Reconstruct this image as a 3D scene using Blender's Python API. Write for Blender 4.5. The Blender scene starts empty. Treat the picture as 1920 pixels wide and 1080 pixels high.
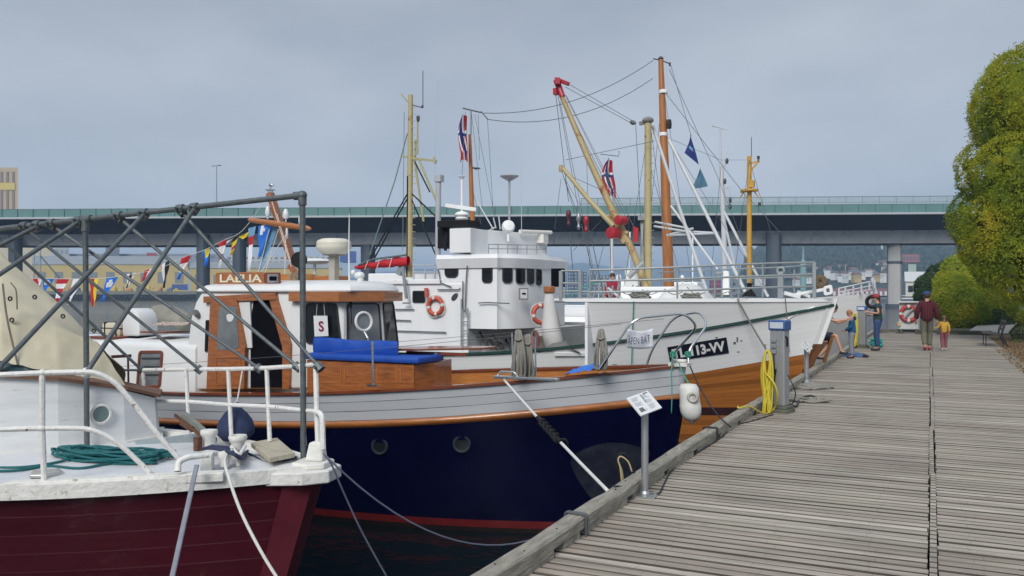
import bpy, bmesh, math, random
from mathutils import Vector, Matrix, noise as mnoise
C = bpy.context.scene.collection
rnd = random.Random(7)
R = math.radians
# ---------------------------------------------------------------- camera, light, exposure
F = 1600.0; YH = 551.0
YAW = math.atan(785/1600); S_, C_ = math.sin(YAW), math.cos(YAW)
EYE = Vector((0, 0, 1.7))
FWD = Vector((-S_, C_, 0)); RT = Vector((C_, S_, 0)); UP = Vector((0, 0, 1))
sc = bpy.context.scene
cd = bpy.data.cameras.new('camera'); cam = bpy.data.objects.new('camera', cd); C.objects.link(cam)
cam.location = EYE; cam.rotation_euler = (R(90), 0, YAW)
cd.sensor_width = 36; cd.lens = 36*F/1920; cd.shift_y = (YH-540)/1920; cd.clip_start = .05; cd.clip_end = 20000
sc.camera = cam
SUN_EL, SUN_AZ = R(36), R(172)      # azimuth of the sun, clockwise from +Y
w = bpy.data.worlds.new('World'); sc.world = w; w.use_nodes = True
nt = w.node_tree; nt.nodes.clear()
def N(t, **k):
    n = nt.nodes.new(t)
    for a, b in k.items(): setattr(n, a, b)
    return n
out = N('ShaderNodeOutputWorld'); bg = N('ShaderNodeBackground'); bg.inputs[1].default_value = .1
sky = N('ShaderNodeTexSky', sky_type='NISHITA', sun_disc=False, sun_elevation=SUN_EL, sun_rotation=SUN_AZ)
tc = N('ShaderNodeTexCoord'); mp = N('ShaderNodeMapping'); mp.inputs['Scale'].default_value = (1.0, 1.0, 2.4)
nz = N('ShaderNodeTexNoise'); nz.inputs['Scale'].default_value = 2.1; nz.inputs['Detail'].default_value = 5; nz.inputs['Roughness'].default_value = .52
cr = N('ShaderNodeValToRGB')
cr.color_ramp.elements[0].position = .34; cr.color_ramp.elements[0].color = (.31, .355, .42, 1)
cr.color_ramp.elements[1].position = .70; cr.color_ramp.elements[1].color = (.465, .50, .555, 1)
sx = N('ShaderNodeSeparateXYZ'); gr = N('ShaderNodeMapRange'); gr.inputs[1].default_value = 0; gr.inputs[2].default_value = .34; gr.inputs[3].default_value = 1.22; gr.inputs[4].default_value = .93
zg_ = N('ShaderNodeMapRange'); zg_.inputs[1].default_value = .34; zg_.inputs[2].default_value = .95; zg_.inputs[3].default_value = 1.; zg_.inputs[4].default_value = 1.6; zm_ = N('ShaderNodeMath', operation='MULTIPLY'); mul = N('ShaderNodeVectorMath', operation='SCALE'); mul2 = N('ShaderNodeVectorMath', operation='SCALE'); mul2.inputs['Scale'].default_value = 10.0
mx = N('ShaderNodeMix', data_type='RGBA'); mx.inputs[0].default_value = .93
L = nt.links.new
L(tc.outputs['Generated'], mp.inputs[0]); L(mp.outputs[0], nz.inputs['Vector']); L(nz.outputs[0], cr.inputs[0])
L(tc.outputs['Generated'], sx.inputs[0]); L(sx.outputs[2], gr.inputs[0]); L(cr.outputs[0], mul.inputs[0]); L(sx.outputs[2], zg_.inputs[0]); L(gr.outputs[0], zm_.inputs[0]); L(zg_.outputs[0], zm_.inputs[1]); L(zm_.outputs[0], mul.inputs['Scale'])
L(mul.outputs[0], mul2.inputs[0]); L(sky.outputs[0], mx.inputs[6]); L(mul2.outputs[0], mx.inputs[7]); L(mx.outputs[2], bg.inputs[0]); L(bg.outputs[0], out.inputs[0])
sd = bpy.data.lights.new('sun', 'SUN'); sd.energy = 2.3; sd.angle = R(24); sd.color = (1, .965, .91)
so = bpy.data.objects.new('sun', sd); C.objects.link(so)
sv = Vector((math.sin(SUN_AZ)*math.cos(SUN_EL), math.cos(SUN_AZ)*math.cos(SUN_EL), math.sin(SUN_EL)))
so.rotation_euler = sv.to_track_quat('Z', 'Y').to_euler(); so.location = sv*50
sc.view_settings.view_transform = 'Standard'; sc.view_settings.look = 'None'; sc.view_settings.exposure = .30; sc.view_settings.gamma = 1
sc.render.engine = 'CYCLES'; sc.cycles.use_denoising = True; sc.cycles.max_bounces = 6; sc.cycles.transparent_max_bounces = 12
sc.cycles.volume_bounces = 0; sc.cycles.caustics_reflective = False; sc.cycles.caustics_refractive = False

# ---------------------------------------------------------------- where things stand (measured once from the photograph)
def ray(px, py): return FWD + RT*((px-960)/F) + UP*((YH-py)/F)
def P(px, py, Z): return EYE + ray(px, py)*Z
def onY(px, py, y): d = ray(px, py); return EYE + d*(y/d.y)
def onX(px, py, x): d = ray(px, py); return EYE + d*(x/d.x)
def onZ(px, py, z=0.0): d = ray(px, py); return EYE + d*((z-1.7)/d.z)
def Wp(px, Z, z): d = ray(px, YH); p = d*Z; return Vector((p.x, p.y, z))
def Wy(y, Z): return 1.7 + (YH-y)*Z/F

# ---------------------------------------------------------------- materials
MATS = {}
def mat(name, col, rough=.6, metal=0., var=.18, scale=6., stretch=(1, 1, 1), bump=0., bscale=None, spots=None, coat=0., alpha=1., spec=.5, spot_lo=.62, spot_hi=.7, spot_scale=5.):
    if name in MATS: return MATS[name]
    m = bpy.data.materials.new(name); m.use_nodes = True; t = m.node_tree; n = t.nodes; l = t.links.new
    b = n['Principled BSDF']; b.inputs['Roughness'].default_value = rough; b.inputs['Metallic'].default_value = metal
    b.inputs['Coat Weight'].default_value = coat; b.inputs['Specular IOR Level'].default_value = spec; b.inputs['Alpha'].default_value = alpha
    g = n.new('ShaderNodeNewGeometry'); mp = n.new('ShaderNodeMapping'); mp.inputs['Scale'].default_value = stretch
    l(g.outputs['Position'], mp.inputs[0])
    nz = n.new('ShaderNodeTexNoise'); nz.inputs['Scale'].default_value = scale; nz.inputs['Detail'].default_value = 5; nz.inputs['Roughness'].default_value = .62
    l(mp.outputs[0], nz.inputs['Vector'])
    mr = n.new('ShaderNodeMapRange'); mr.inputs[1].default_value = .25; mr.inputs[2].default_value = .75; mr.inputs[3].default_value = 1-var; mr.inputs[4].default_value = 1+var
    l(nz.outputs[0], mr.inputs[0])
    vm = n.new('ShaderNodeVectorMath'); vm.operation = 'SCALE'; vm.inputs[0].default_value = col[:3]; l(mr.outputs[0], vm.inputs['Scale'])
    last = vm.outputs[0]
    if spots:
        n2 = n.new('ShaderNodeTexNoise'); n2.inputs['Scale'].default_value = spot_scale; n2.inputs['Detail'].default_value = 7; n2.inputs['Roughness'].default_value = .7
        l(mp.outputs[0], n2.inputs['Vector'])
        r2 = n.new('ShaderNodeMapRange'); r2.inputs[1].default_value = spot_lo; r2.inputs[2].default_value = spot_hi
        l(n2.outputs[0], r2.inputs[0]); mi = n.new('ShaderNodeMix'); mi.data_type = 'RGBA'
        l(r2.outputs[0], mi.inputs[0]); l(last, mi.inputs[6]); mi.inputs[7].default_value = (*spots, 1); last = mi.outputs[2]
    l(last, b.inputs['Base Color'])
    if bump:
        bp = n.new('ShaderNodeBump'); bp.inputs['Strength'].default_value = bump; bp.inputs['Distance'].default_value = .02
        if bscale:
            n3 = n.new('ShaderNodeTexNoise'); n3.inputs['Scale'].default_value = bscale; n3.inputs['Detail'].default_value = 4; l(mp.outputs[0], n3.inputs['Vector']); l(n3.outputs[0], bp.inputs['Height'])
        else: l(nz.outputs[0], bp.inputs['Height'])
        l(bp.outputs[0], b.inputs['Normal'])
    MATS[name] = m; return m

def plank_mat(name, col, n, seam=(.02, .02, .02), var=.2, rough=.55, bump=.25, seamw=.035, grain=.2, spots=None, dash=False, coat=0., bowed=0.):
    """planks running along a strip: the UV map's v counts across the strip, u runs along it in metres"""
    m = bpy.data.materials.new(name); m.use_nodes = True; t = m.node_tree; nn = t.nodes; l = t.links.new
    b = nn['Principled BSDF']; b.inputs['Roughness'].default_value = rough; b.inputs['Coat Weight'].default_value = coat
    uv = nn.new('ShaderNodeUVMap'); s = nn.new('ShaderNodeSeparateXYZ'); l(uv.outputs[0], s.inputs[0])
    def math_(op, a, b2=None, c=None):
        q = nn.new('ShaderNodeMath'); q.operation = op
        for i, v in enumerate((a, b2, c)):
            if v is None: continue
            if isinstance(v, (int, float)): q.inputs[i].default_value = v
            else: l(v, q.inputs[i])
        return q.outputs[0]
    v = math_('MULTIPLY', s.outputs[1], n); fl = math_('FLOOR', v); fr = math_('FRACT', v)
    wn = nn.new('ShaderNodeTexWhiteNoise'); wn.noise_dimensions = '1D'; l(fl, wn.inputs['W'])
    mp = nn.new('ShaderNodeMapping'); mp.inputs['Scale'].default_value = (1.2, n*2.2, 1); l(uv.outputs[0], mp.inputs[0])
    nz = nn.new('ShaderNodeTexNoise'); nz.inputs['Scale'].default_value = 2.2; nz.inputs['Detail'].default_value = 6; nz.inputs['Roughness'].default_value = .65; l(mp.outputs[0], nz.inputs['Vector'])
    f1 = math_('MULTIPLY_ADD', wn.outputs[0], var*2, 1-var); f2 = math_('MULTIPLY_ADD', math_('SUBTRACT', nz.outputs[0], .5), grain*4, 1.0)
    vm = nn.new('ShaderNodeVectorMath'); vm.operation = 'SCALE'; vm.inputs[0].default_value = col; l(math_('MULTIPLY', f1, f2), vm.inputs['Scale'])
    last = vm.outputs[0]
    if spots:
        n2 = nn.new('ShaderNodeTexNoise'); n2.inputs['Scale'].default_value = 3.3; n2.inputs['Detail'].default_value = 7; n2.inputs['Roughness'].default_value = .7
        mp2 = nn.new('ShaderNodeMapping'); mp2.inputs['Scale'].default_value = (1.6, n*.9, 1); l(uv.outputs[0], mp2.inputs[0]); l(mp2.outputs[0], n2.inputs['Vector'])
        r2 = nn.new('ShaderNodeMapRange'); r2.inputs[1].default_value = .64; r2.inputs[2].default_value = .72; l(n2.outputs[0], r2.inputs[0])
        mi = nn.new('ShaderNodeMix'); mi.data_type = 'RGBA'; l(r2.outputs[0], mi.inputs[0]); l(last, mi.inputs[6]); mi.inputs[7].default_value = (*spots, 1); last = mi.outputs[2]
    edge = math_('MINIMUM', fr, math_('SUBTRACT', 1.0, fr))
    # seams fade in and out along the hull as real caulking does
    n4 = nn.new('ShaderNodeTexNoise'); n4.inputs['Scale'].default_value = 1.1; n4.inputs['Detail'].default_value = 3
    mp4 = nn.new('ShaderNodeMapping'); mp4.inputs['Scale'].default_value = (1.6, n*3., 1); l(uv.outputs[0], mp4.inputs[0]); l(mp4.outputs[0], n4.inputs['Vector'])
    sw = math_('MULTIPLY', n4.outputs[0], seamw*2)
    isn = math_('LESS_THAN', edge, sw)
    m3 = nn.new('ShaderNodeMix'); m3.data_type = 'RGBA'; l(math_('MULTIPLY', isn, .8), m3.inputs[0]); l(last, m3.inputs[6]); m3.inputs[7].default_value = (*seam, 1)
    l(m3.outputs[2], b.inputs['Base Color'])
    bp = nn.new('ShaderNodeBump'); bp.inputs['Strength'].default_value = bump; bp.inputs['Distance'].default_value = .01
    l(math_('SUBTRACT', math_('MULTIPLY', nz.outputs[0], .4), isn), bp.inputs['Height']); l(bp.outputs[0], b.inputs['Normal'])
    MATS[name] = m; return m

white = mat('white_paint', (.66, .67, .67), .45, var=.05, scale=2.5, spots=(.50, .47, .42), spot_lo=.66, spot_hi=.78, spot_scale=2.2)
gloss_white = mat('glossy_white_paint', (.68, .685, .68), .35, var=.06, scale=2, coat=.1, spots=(.50, .48, .43), spot_lo=.62, spot_hi=.80, spot_scale=2.5)
old_white = mat('weathered_white_paint', (.70, .69, .65), .6, var=.10, scale=9, bump=.5, bscale=22, spots=(.30, .23, .14), spot_lo=.60, spot_hi=.68, spot_scale=8)
rail_white = mat('flaking_rail_paint', (.72, .71, .68), .5, var=.1, scale=14, bump=.4, bscale=30, spots=(.22, .15, .10), spot_lo=.61, spot_hi=.66, spot_scale=12)
ship_white = mat('ship_white_paint', (.78, .79, .79), .5, var=.06, scale=1.4, spots=(.47, .43, .38), spot_lo=.68, spot_hi=.80, spot_scale=1.9, bump=.08, bscale=4)
varnish = mat('varnished_wood', (.30, .10, .028), .3, var=.5, scale=5, stretch=(1, 1, 6), coat=.5)
varnish_h = mat('varnished_rail_wood', (.35, .125, .034), .32, var=.3, scale=7, stretch=(.6, 1, 5), coat=.5)
dark_varnish = mat('dark_varnished_wood', (.17, .042, .016), .3, var=.3, scale=6, stretch=(.5, 1, 4), coat=.5)
honey = mat('honey_wood', (.42, .175, .045), .4, var=.3, scale=5, stretch=(.5, 1, 5), coat=.3)
steel = mat('galvanised_steel', (.30, .32, .33), .45, .7, var=.15, scale=12)
inox = mat('stainless_steel', (.62, .63, .63), .18, 1., var=.08, scale=10)
pipe = mat('painted_steel_pipe', (.105, .122, .130), .5, .3, var=.35, scale=16, bump=.2, spots=(.16, .09, .06), spot_lo=.64, spot_hi=.7, spot_scale=9)
black = mat('black_rubber', (.010, .010, .012), .6, var=.3, spec=.2)
dark = mat('dark_interior', (.005, .005, .008), .8, var=.3, spec=.05)
glass = mat('dark_window_glass', (.010, .012, .015), .08, var=.3, scale=1.5, spec=.35)
greyglass = mat('grey_window_glass', (.15, .165, .17), .08, var=.35, scale=2.5, spec=.8)
navy_cloth = mat('navy_cloth', (.02, .032, .085), .8, var=.25, scale=12, bump=.3)
blue_cloth = mat('bright_blue_canvas', (.003, .060, .36), .65, var=.15, scale=5, bump=.25, bscale=9)
blue_tarp = mat('blue_tarpaulin', (.01, .15, .62), .5, var=.2, scale=9, bump=.5)
cream = mat('cream_mast_paint', (.42, .355, .18), .5, var=.12, scale=4, spots=(.24, .09, .03), spot_lo=.60, spot_hi=.68, spot_scale=4)
boomy = mat('rusty_cream_boom_paint', (.40, .31, .15), .5, var=.15, scale=4, spots=(.27, .08, .02), spot_lo=.52, spot_hi=.62, spot_scale=3)
orange_mast = mat('oiled_orange_wood', (.36, .135, .035), .4, var=.22, scale=4, stretch=(3, 3, .5))
red_paint = mat('red_paint', (.36, .015, .03), .4, var=.15)
white_tube = mat('white_tube_paint', (.50, .52, .54), .4, var=.08, scale=3)
rope_g = mat('grey_rope', (.24, .23, .20), .85, var=.3, scale=60, bump=.6)
rope_w = mat('white_rope', (.66, .65, .62), .8, var=.2, scale=70, bump=.5)
rope_y = mat('yellow_hose', (.56, .46, .04), .4, var=.12, scale=20)
rope_t = mat('teal_rope', (.005, .12, .13), .6, var=.35, scale=50, bump=.5)
rope_b = mat('black_line', (.02, .02, .025), .7, var=.2)
rope_n = mat('slate_line', (.11, .12, .17), .7, var=.2)
wire = mat('rigging_wire', (.13, .14, .15), .5, .5, var=.1)
tarp_c = mat('cream_tarpaulin', (.56, .51, .37), .6, var=.10, scale=2.6, bump=.5, bscale=3.2, spots=(.30, .28, .22), spot_lo=.62, spot_hi=.74, spot_scale=3.4)
tarp_t = mat('dark_teal_tarpaulin', (.03, .075, .085), .5, var=.3, scale=6, bump=.6, bscale=5)
concrete = mat('bridge_concrete', (.60, .60, .61), .8, var=.16, scale=.35, stretch=(1, 1, .3), spots=(.30, .31, .33), spot_lo=.55, spot_hi=.7, spot_scale=.5)
concrete_d = mat('dark_grey_and_shaded_concrete', (.060, .078, .105), .6, var=.22, scale=.5, stretch=(1, 1, .2))  # shade put into the colour on the columns, plain dark grey on other parts
green_glass = mat('green_screen_glass', (.12, .235, .225), .25, var=.12, scale=.2)
greywood = mat('weathered_kerb_wood', (.27, .25, .205), .85, var=.38, scale=7, stretch=(4, .7, 4), bump=.7, bscale=9, spots=(.10, .115, .07), spot_lo=.60, spot_hi=.75, spot_scale=3)

# ---------------------------------------------------------------- mesh builder
ORG = {}
class MB:
    def __init__(s): s.v = []; s.f = []; s.m = []; s.uv = {}; s.mi = 0
    def vert(s, p, uv=None):
        s.v.append(Vector(p));
        if uv is not None: s.uv[len(s.v)-1] = uv
        return len(s.v)-1
    def face(s, idx, mi=None): s.f.append(tuple(idx)); s.m.append(s.mi if mi is None else mi)
    def poly(s, pts, mi=None): s.face([s.vert(p) for p in pts], mi); return s
    def box(s, c, size, rot=None, mi=None, taper=1.):
        c = Vector(c); hx, hy, hz = size[0]/2, size[1]/2, size[2]/2
        Rm = rot if isinstance(rot, Matrix) else (Matrix.Rotation(rot, 3, 'Z') if rot else Matrix.Identity(3))
        ids = []
        for z, k in ((-hz, 1.), (hz, taper)):
            for x, y in ((-hx, -hy), (hx, -hy), (hx, hy), (-hx, hy)): ids.append(s.vert(c+Rm @ Vector((x*k, y*k, z))))
        for q in ((3, 2, 1, 0), (4, 5, 6, 7), (0, 1, 5, 4), (1, 2, 6, 5), (2, 3, 7, 6), (3, 0, 4, 7)): s.face([ids[i] for i in q], mi)
        return s
    def beam(s, a, b, w_, h_, up=(0, 0, 1), mi=None):
        a, b = Vector(a), Vector(b); d = (b-a); L_ = d.length; d.normalize(); u = Vector(up)
        if abs(d.dot(u)) > .98: u = Vector((0, 1, 0))
        x = d.cross(u).normalized(); y = x.cross(d)
        return s.box((a+b)/2, (w_, L_, h_), Matrix((x, d, y)).transposed(), mi)
    def tube(s, pts, r, n=8, closed=False, mi=None, cap=True, flat=1.):
        pts = [Vector(p) for p in pts]; k = len(pts); rr = r if isinstance(r, (list, tuple)) else [r]*k
        tang = []
        for i in range(k):
            a = pts[i-1] if (i > 0 or closed) else pts[i]; b = pts[(i+1) % k] if (i < k-1 or closed) else pts[i]
            t_ = (b-a); tang.append(t_.normalized() if t_.length > 1e-9 else Vector((0, 0, 1)))
        nrm = tang[0].orthogonal().normalized()
        if abs(tang[0].z) < .9: nrm = tang[0].cross(Vector((0, 0, 1))).normalized()
        rings = []
        for i in range(k):
            if i: nrm = (nrm - tang[i]*nrm.dot(tang[i])); nrm = nrm.normalized() if nrm.length > 1e-6 else tang[i].orthogonal().normalized()
            bn = tang[i].cross(nrm)
            rings.append([s.vert(pts[i]+(nrm*math.cos(2*math.pi*j/n)+bn*math.sin(2*math.pi*j/n)*flat)*rr[i]) for j in range(n)])
        for i in range(k-1 if not closed else k):
            A, B = rings[i], rings[(i+1) % k]
            for j in range(n): s.face((A[j], A[(j+1) % n], B[(j+1) % n], B[j]), mi)
        if cap and not closed: s.face(rings[0][::-1], mi); s.face(rings[-1], mi)
        return s
    def lathe(s, c, prof, n=20, axis=(0, 0, 1), mi=None, squash=(1, 1)):
        c = Vector(c); ax = Vector(axis).normalized(); u = ax.orthogonal().normalized(); v = ax.cross(u); rings = []
        if abs(ax.z) > .99: u, v = Vector((1, 0, 0)), Vector((0, 1, 0))
        for r_, h in prof: rings.append([s.vert(c+ax*h+(u*math.cos(2*math.pi*j/n)*squash[0]+v*math.sin(2*math.pi*j/n)*squash[1])*max(r_, 1e-4)) for j in range(n)])
        for i in range(len(rings)-1):
            A, B = rings[i], rings[i+1]
            for j in range(n): s.face((A[j], A[(j+1) % n], B[(j+1) % n], B[j]), mi)
        s.face(rings[0][::-1], mi); s.face(rings[-1], mi); return s
    def ball(s, c, r, n=12, sq=(1, 1, 1), mi=None, rot=None):
        c = Vector(c); k = max(5, n//2+1); rings = []; Rm = rot or Matrix.Identity(3)
        for i in range(k+1):
            t_ = math.pi*i/k; rings.append([s.vert(c+Rm @ Vector((r*sq[0]*math.sin(t_+1e-4)*math.cos(2*math.pi*j/n), r*sq[1]*math.sin(t_+1e-4)*math.sin(2*math.pi*j/n), -r*sq[2]*math.cos(t_)))) for j in range(n)])
        for i in range(k):
            A, B = rings[i], rings[i+1]
            for j in range(n): s.face((A[j], A[(j+1) % n], B[(j+1) % n], B[j]), mi)
        return s
    def torus(s, c, R_, r, axis=(0, 1, 0), n=24, m=8, mi=None, mf=None):
        c = Vector(c); ax = Vector(axis).normalized(); u = ax.cross(Vector((0, 0, 1)))
        u = u.normalized() if u.length > 1e-3 else Vector((1, 0, 0)); v = ax.cross(u); rings = []
        for i in range(n):
            a = 2*math.pi*i/n; d = u*math.cos(a)+v*math.sin(a)
            rings.append([s.vert(c+d*(R_+r*math.cos(2*math.pi*j/m))+ax*r*math.sin(2*math.pi*j/m)) for j in range(m)])
        for i in range(n):
            A, B = rings[i], rings[(i+1) % n]
            for j in range(m): s.face((A[j], B[j], B[(j+1) % m], A[(j+1) % m]), mf(i/n) if mf else mi)
        return s
    def grid(s, fn, nu, nv, uvf=None, mi=None, mf=None, us=None):
        ids = []
        for i in range(nu+1):
            u = us[i] if us else i/nu
            ids.append([s.vert(fn(u, j/nv), uvf(u, j/nv) if uvf else None) for j in range(nv+1)])
        for i in range(nu):
            for j in range(nv): s.face((ids[i][j], ids[i+1][j], ids[i+1][j+1], ids[i][j+1]), mf((i+.5)/nu, (j+.5)/nv) if mf else mi)
        return s
    def prism(s, pts, vec, mi=None, mside=None):
        """a flat outline given its own thickness vec"""
        vec = Vector(vec); a = [s.vert(p) for p in pts]; b = [s.vert(Vector(p)+vec) for p in pts]; n = len(pts)
        s.face(a[::-1], mi); s.face(b, mi)
        for i in range(n): s.face((a[i], a[(i+1) % n], b[(i+1) % n], b[i]), mside if mside is not None else mi)
        return s
    def solid(s, plan, z0, z1, mi=None, top=None):
        """walls over a plan outline (list of xy), closed top and bottom"""
        if top is None: top = plan
        a = [s.vert((p[0], p[1], z0)) for p in plan]; b = [s.vert((p[0], p[1], z1)) for p in top]; n = len(plan)
        s.face(a[::-1], mi); s.face(b, mi)
        for i in range(n): s.face((a[i], a[(i+1) % n], b[(i+1) % n], b[i]), mi)
        return s
    def plate(s, q, d, r=0., mi=None, inset=0., n=4, off=0.):
        """rounded plate on the quad q = lower left, lower right, upper right, upper left (seen from outside); d = thickness outwards"""
        a, b, c_, e = [Vector(p) for p in q]; nrm = (b-a).cross(e-a).normalized(); wd = ((b-a).length+(c_-e).length)/2; ht = ((e-a).length+(c_-b).length)/2
        def bl(u, v): return (a*(1-u)+b*u)*(1-v)+(e*(1-u)+c_*u)*v
        iu, iv = inset/wd, inset/ht; rr = max(r-inset, 0); ru, rv = rr/wd, rr/ht; pts = []
        if r <= 0: pts = [bl(iu, iv), bl(1-iu, iv), bl(1-iu, 1-iv), bl(iu, 1-iv)]
        else:
            for cu, cv, a0 in ((1-iu-ru, iv+rv, -90), (1-iu-ru, 1-iv-rv, 0), (iu+ru, 1-iv-rv, 90), (iu+ru, iv+rv, 180)):
                for k in range(n+1):
                    t_ = R(a0+90*k/n); pts.append(bl(cu+ru*math.cos(t_), cv+rv*math.sin(t_)))
        pts = [p+nrm*off for p in pts]
        return s.prism(pts, nrm*d, mi)
    def ring_plate(s, q, d, w_, r=0., mi=None, n=4, off=0.):
        """a frame of width w_ round the quad"""
        o = MB(); o.plate(q, d, r, inset=0, n=n, off=off); i_ = MB(); i_.plate(q, d, r, inset=w_, n=n, off=off)
        k = len(o.v)//2; base = len(s.v)
        for p in o.v+i_.v: s.vert(p)
        O0, O1, I0, I1 = base, base+k, base+2*k, base+3*k
        for j in range(k):
            t_ = (j+1) % k
            s.face((O1+j, O1+t_, I1+t_, I1+j), mi); s.face((O0+j, O0+t_, O1+t_, O1+j), mi); s.face((I0+t_, I0+j, I1+j, I1+t_), mi)
        return s
    def build(s, name, mats=None, parent=None, smooth=False, origin=None, bevel=0., fix=True):
        me = bpy.data.meshes.new(name)
        if parent is not None: org = ORG[parent]
        elif origin is not None: org = Vector(origin)
        else:
            xs = [p.x for p in s.v]; ys = [p.y for p in s.v]; zs = [p.z for p in s.v]; org = Vector(((min(xs)+max(xs))/2, (min(ys)+max(ys))/2, min(zs)))
        me.from_pydata([tuple(p-org) for p in s.v], [], s.f)
        mats = mats if isinstance(mats, (list, tuple)) else [mats]
        for m in mats: me.materials.append(m)
        me.polygons.foreach_set('material_index', s.m)
        if s.uv:
            ul = me.uv_layers.new(name='UVMap'); buf = []
            for lp in me.loops: buf.extend(s.uv.get(lp.vertex_index, (0, 0)))
            ul.data.foreach_set('uv', buf)
        if fix or bevel:
            b = bmesh.new(); b.from_mesh(me)
            if bevel:
                eds = [e for e in b.edges if len(e.link_faces) == 2 and e.calc_face_angle(0) > .6]
                bmesh.ops.bevel(b, geom=eds, offset=bevel, segments=2, affect='EDGES', profile=.5)
            bmesh.ops.recalc_face_normals(b, faces=b.faces); b.to_mesh(me); b.free()
        if smooth:
            me.polygons.foreach_set('use_smooth', [True]*len(me.polygons))
            if smooth != 2:
                try: me.set_sharp_from_angle(angle=R(38))
                except Exception: pass
        o = bpy.data.objects.new(name, me); C.objects.link(o)
        if parent is not None: o.parent = parent; ORG[o] = ORG[parent]
        else: o.location = org; ORG[o] = org
        return o
def tag(o, label=None, cat=None, group=None, kind=None):
    if label: o['label'] = label
    if cat: o['category'] = cat
    if group: o['group'] = group
    if kind: o['kind'] = kind
    return o
def thing(name, label, cat, loc, group=None):
    o = bpy.data.objects.new(name, None); o.empty_display_size = .2; C.objects.link(o); o.location = loc; ORG[o] = Vector(loc)
    return tag(o, label, cat, group)
def dup(root, loc, label=None, rotz=0., scale=1.):
    r = root.copy(); C.objects.link(r); r.location = loc; r.rotation_euler = (0, 0, rotz); r.scale = (scale,)*3
    if label: r['label'] = label
    for ch in list(root.children):
        c = ch.copy(); C.objects.link(c); c.parent = r
        for g in ch.children: d = g.copy(); C.objects.link(d); d.parent = c
    return r
def arc(pts, k=6):
    """smooth curve through points (Catmull-Rom)"""
    pts = [Vector(p) for p in pts]; q = [pts[0]*2-pts[1]]+pts+[pts[-1]*2-pts[-2]]; o = []
    for i in range(1, len(q)-2):
        for j in range(k):
            t = j/k; a, b, c, d = q[i-1], q[i], q[i+1], q[i+2]
            o.append(.5*((2*b)+(c-a)*t+(2*a-5*b+4*c-d)*t*t+(3*b-a-3*c+d)*t**3))
    o.append(pts[-1]); return o
def bent(pts, rad=.1, k=4):
    """pipe with rounded bends"""
    pts = [Vector(p) for p in pts]; o = [pts[0]]
    for i in range(1, len(pts)-1):
        a, b, c = pts[i-1], pts[i], pts[i+1]; r1 = min(rad, (a-b).length*.45, (c-b).length*.45)
        p0 = b+(a-b).normalized()*r1; p2 = b+(c-b).normalized()*r1
        for j in range(k+1): t = j/k; o.append(p0*(1-t)**2+b*2*t*(1-t)+p2*t*t)
    o.append(pts[-1]); return o
def sag(a, b, s_, k=14):
    a, b = Vector(a), Vector(b); return [a.lerp(b, i/k)-Vector((0, 0, s_*4*(i/k)*(1-i/k))) for i in range(k+1)]
def text_mesh(s, q, m, parent, name='lettering', depth=.004, off=.003, bold=0., squeeze=True):
    """writing laid on the quad q (lower left, lower right, upper right, upper left)"""
    cu = bpy.data.curves.new('t', 'FONT'); cu.body = s; cu.offset = bold; cu.resolution_u = 3
    o = bpy.data.objects.new('t', cu); C.objects.link(o); bpy.context.view_layer.update()
    me = bpy.data.meshes.new_from_object(o.evaluated_get(bpy.context.evaluated_depsgraph_get())); bpy.data.objects.remove(o)
    xs = [v.co.x for v in me.vertices]; ys = [v.co.y for v in me.vertices]; x0, x1, y0, y1 = min(xs), max(xs), min(ys), max(ys)
    a, b, c_, e = [Vector(p) for p in q]; nr = (b-a).cross(e-a).normalized(); B = MB()
    for v in me.vertices:
        u = (v.co.x-x0)/(x1-x0); t = (v.co.y-y0)/(y1-y0); B.vert((a*(1-u)+b*u)*(1-t)+(e*(1-u)+c_*u)*t+nr*(off+depth))
    for p in me.polygons: B.face(list(p.vertices))
    bpy.data.meshes.remove(me)
    return B.build(name, m, parent, fix=False)
def flag_mesh(a, b, tip, bands, mats, wave=.04, w_end=.12, horizontal=False, n=10):
    """cloth hanging from the edge a-b down to tip; bands(u, v) gives the colour index"""
    a, b, tip = Vector(a), Vector(b), Vector(tip); nr = (b-a).cross(tip-a).normalized(); mid = (a+b)/2; B = MB(); ph = rnd.random()*6
    def fn(u, v):
        top = a.lerp(b, u); low = tip+(top-mid)*w_end; p = top.lerp(low, v)
        return p+nr*wave*(math.sin(v*7+u*4+ph)*.6+math.sin(u*6+ph)*.5)*min(1, v*3+.15)
    B.grid(fn, 8, n, mf=bands); o = B; return o
# ================================================================ the setting
WZ = -1.6
def water_material():
    m = bpy.data.materials.new('harbour_water'); m.use_nodes = True; n = m.node_tree.nodes; l = m.node_tree.links.new; b = n['Principled BSDF']
    b.inputs['Base Color'].default_value = (.006, .011, .014, 1); b.inputs['Roughness'].default_value = .06; b.inputs['IOR'].default_value = 1.33
    g = n.new('ShaderNodeNewGeometry'); bp = None
    for sc_, st, dist, rot in ((.55, .6, .3, .3), (2.6, .30, .06, -.5), (9, .18, .02, .9)):
        mp = n.new('ShaderNodeMapping'); mp.inputs['Scale'].default_value = (1, 2.1, 1); mp.inputs['Rotation'].default_value = (0, 0, rot); l(g.outputs['Position'], mp.inputs[0])
        nz = n.new('ShaderNodeTexNoise'); nz.inputs['Scale'].default_value = sc_; nz.inputs['Detail'].default_value = 3; l(mp.outputs[0], nz.inputs['Vector'])
        q = n.new('ShaderNodeBump'); q.inputs['Strength'].default_value = st; q.inputs['Distance'].default_value = dist; l(nz.outputs[0], q.inputs['Height'])
        if bp: l(bp.outputs[0], q.inputs['Normal'])
        bp = q
    l(bp.outputs[0], b.inputs['Normal']); return m
B = MB(); B.poly([(-4200, -800, WZ), (4200, -800, WZ), (4200, 5200, WZ), (-4200, 5200, WZ)])
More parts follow.
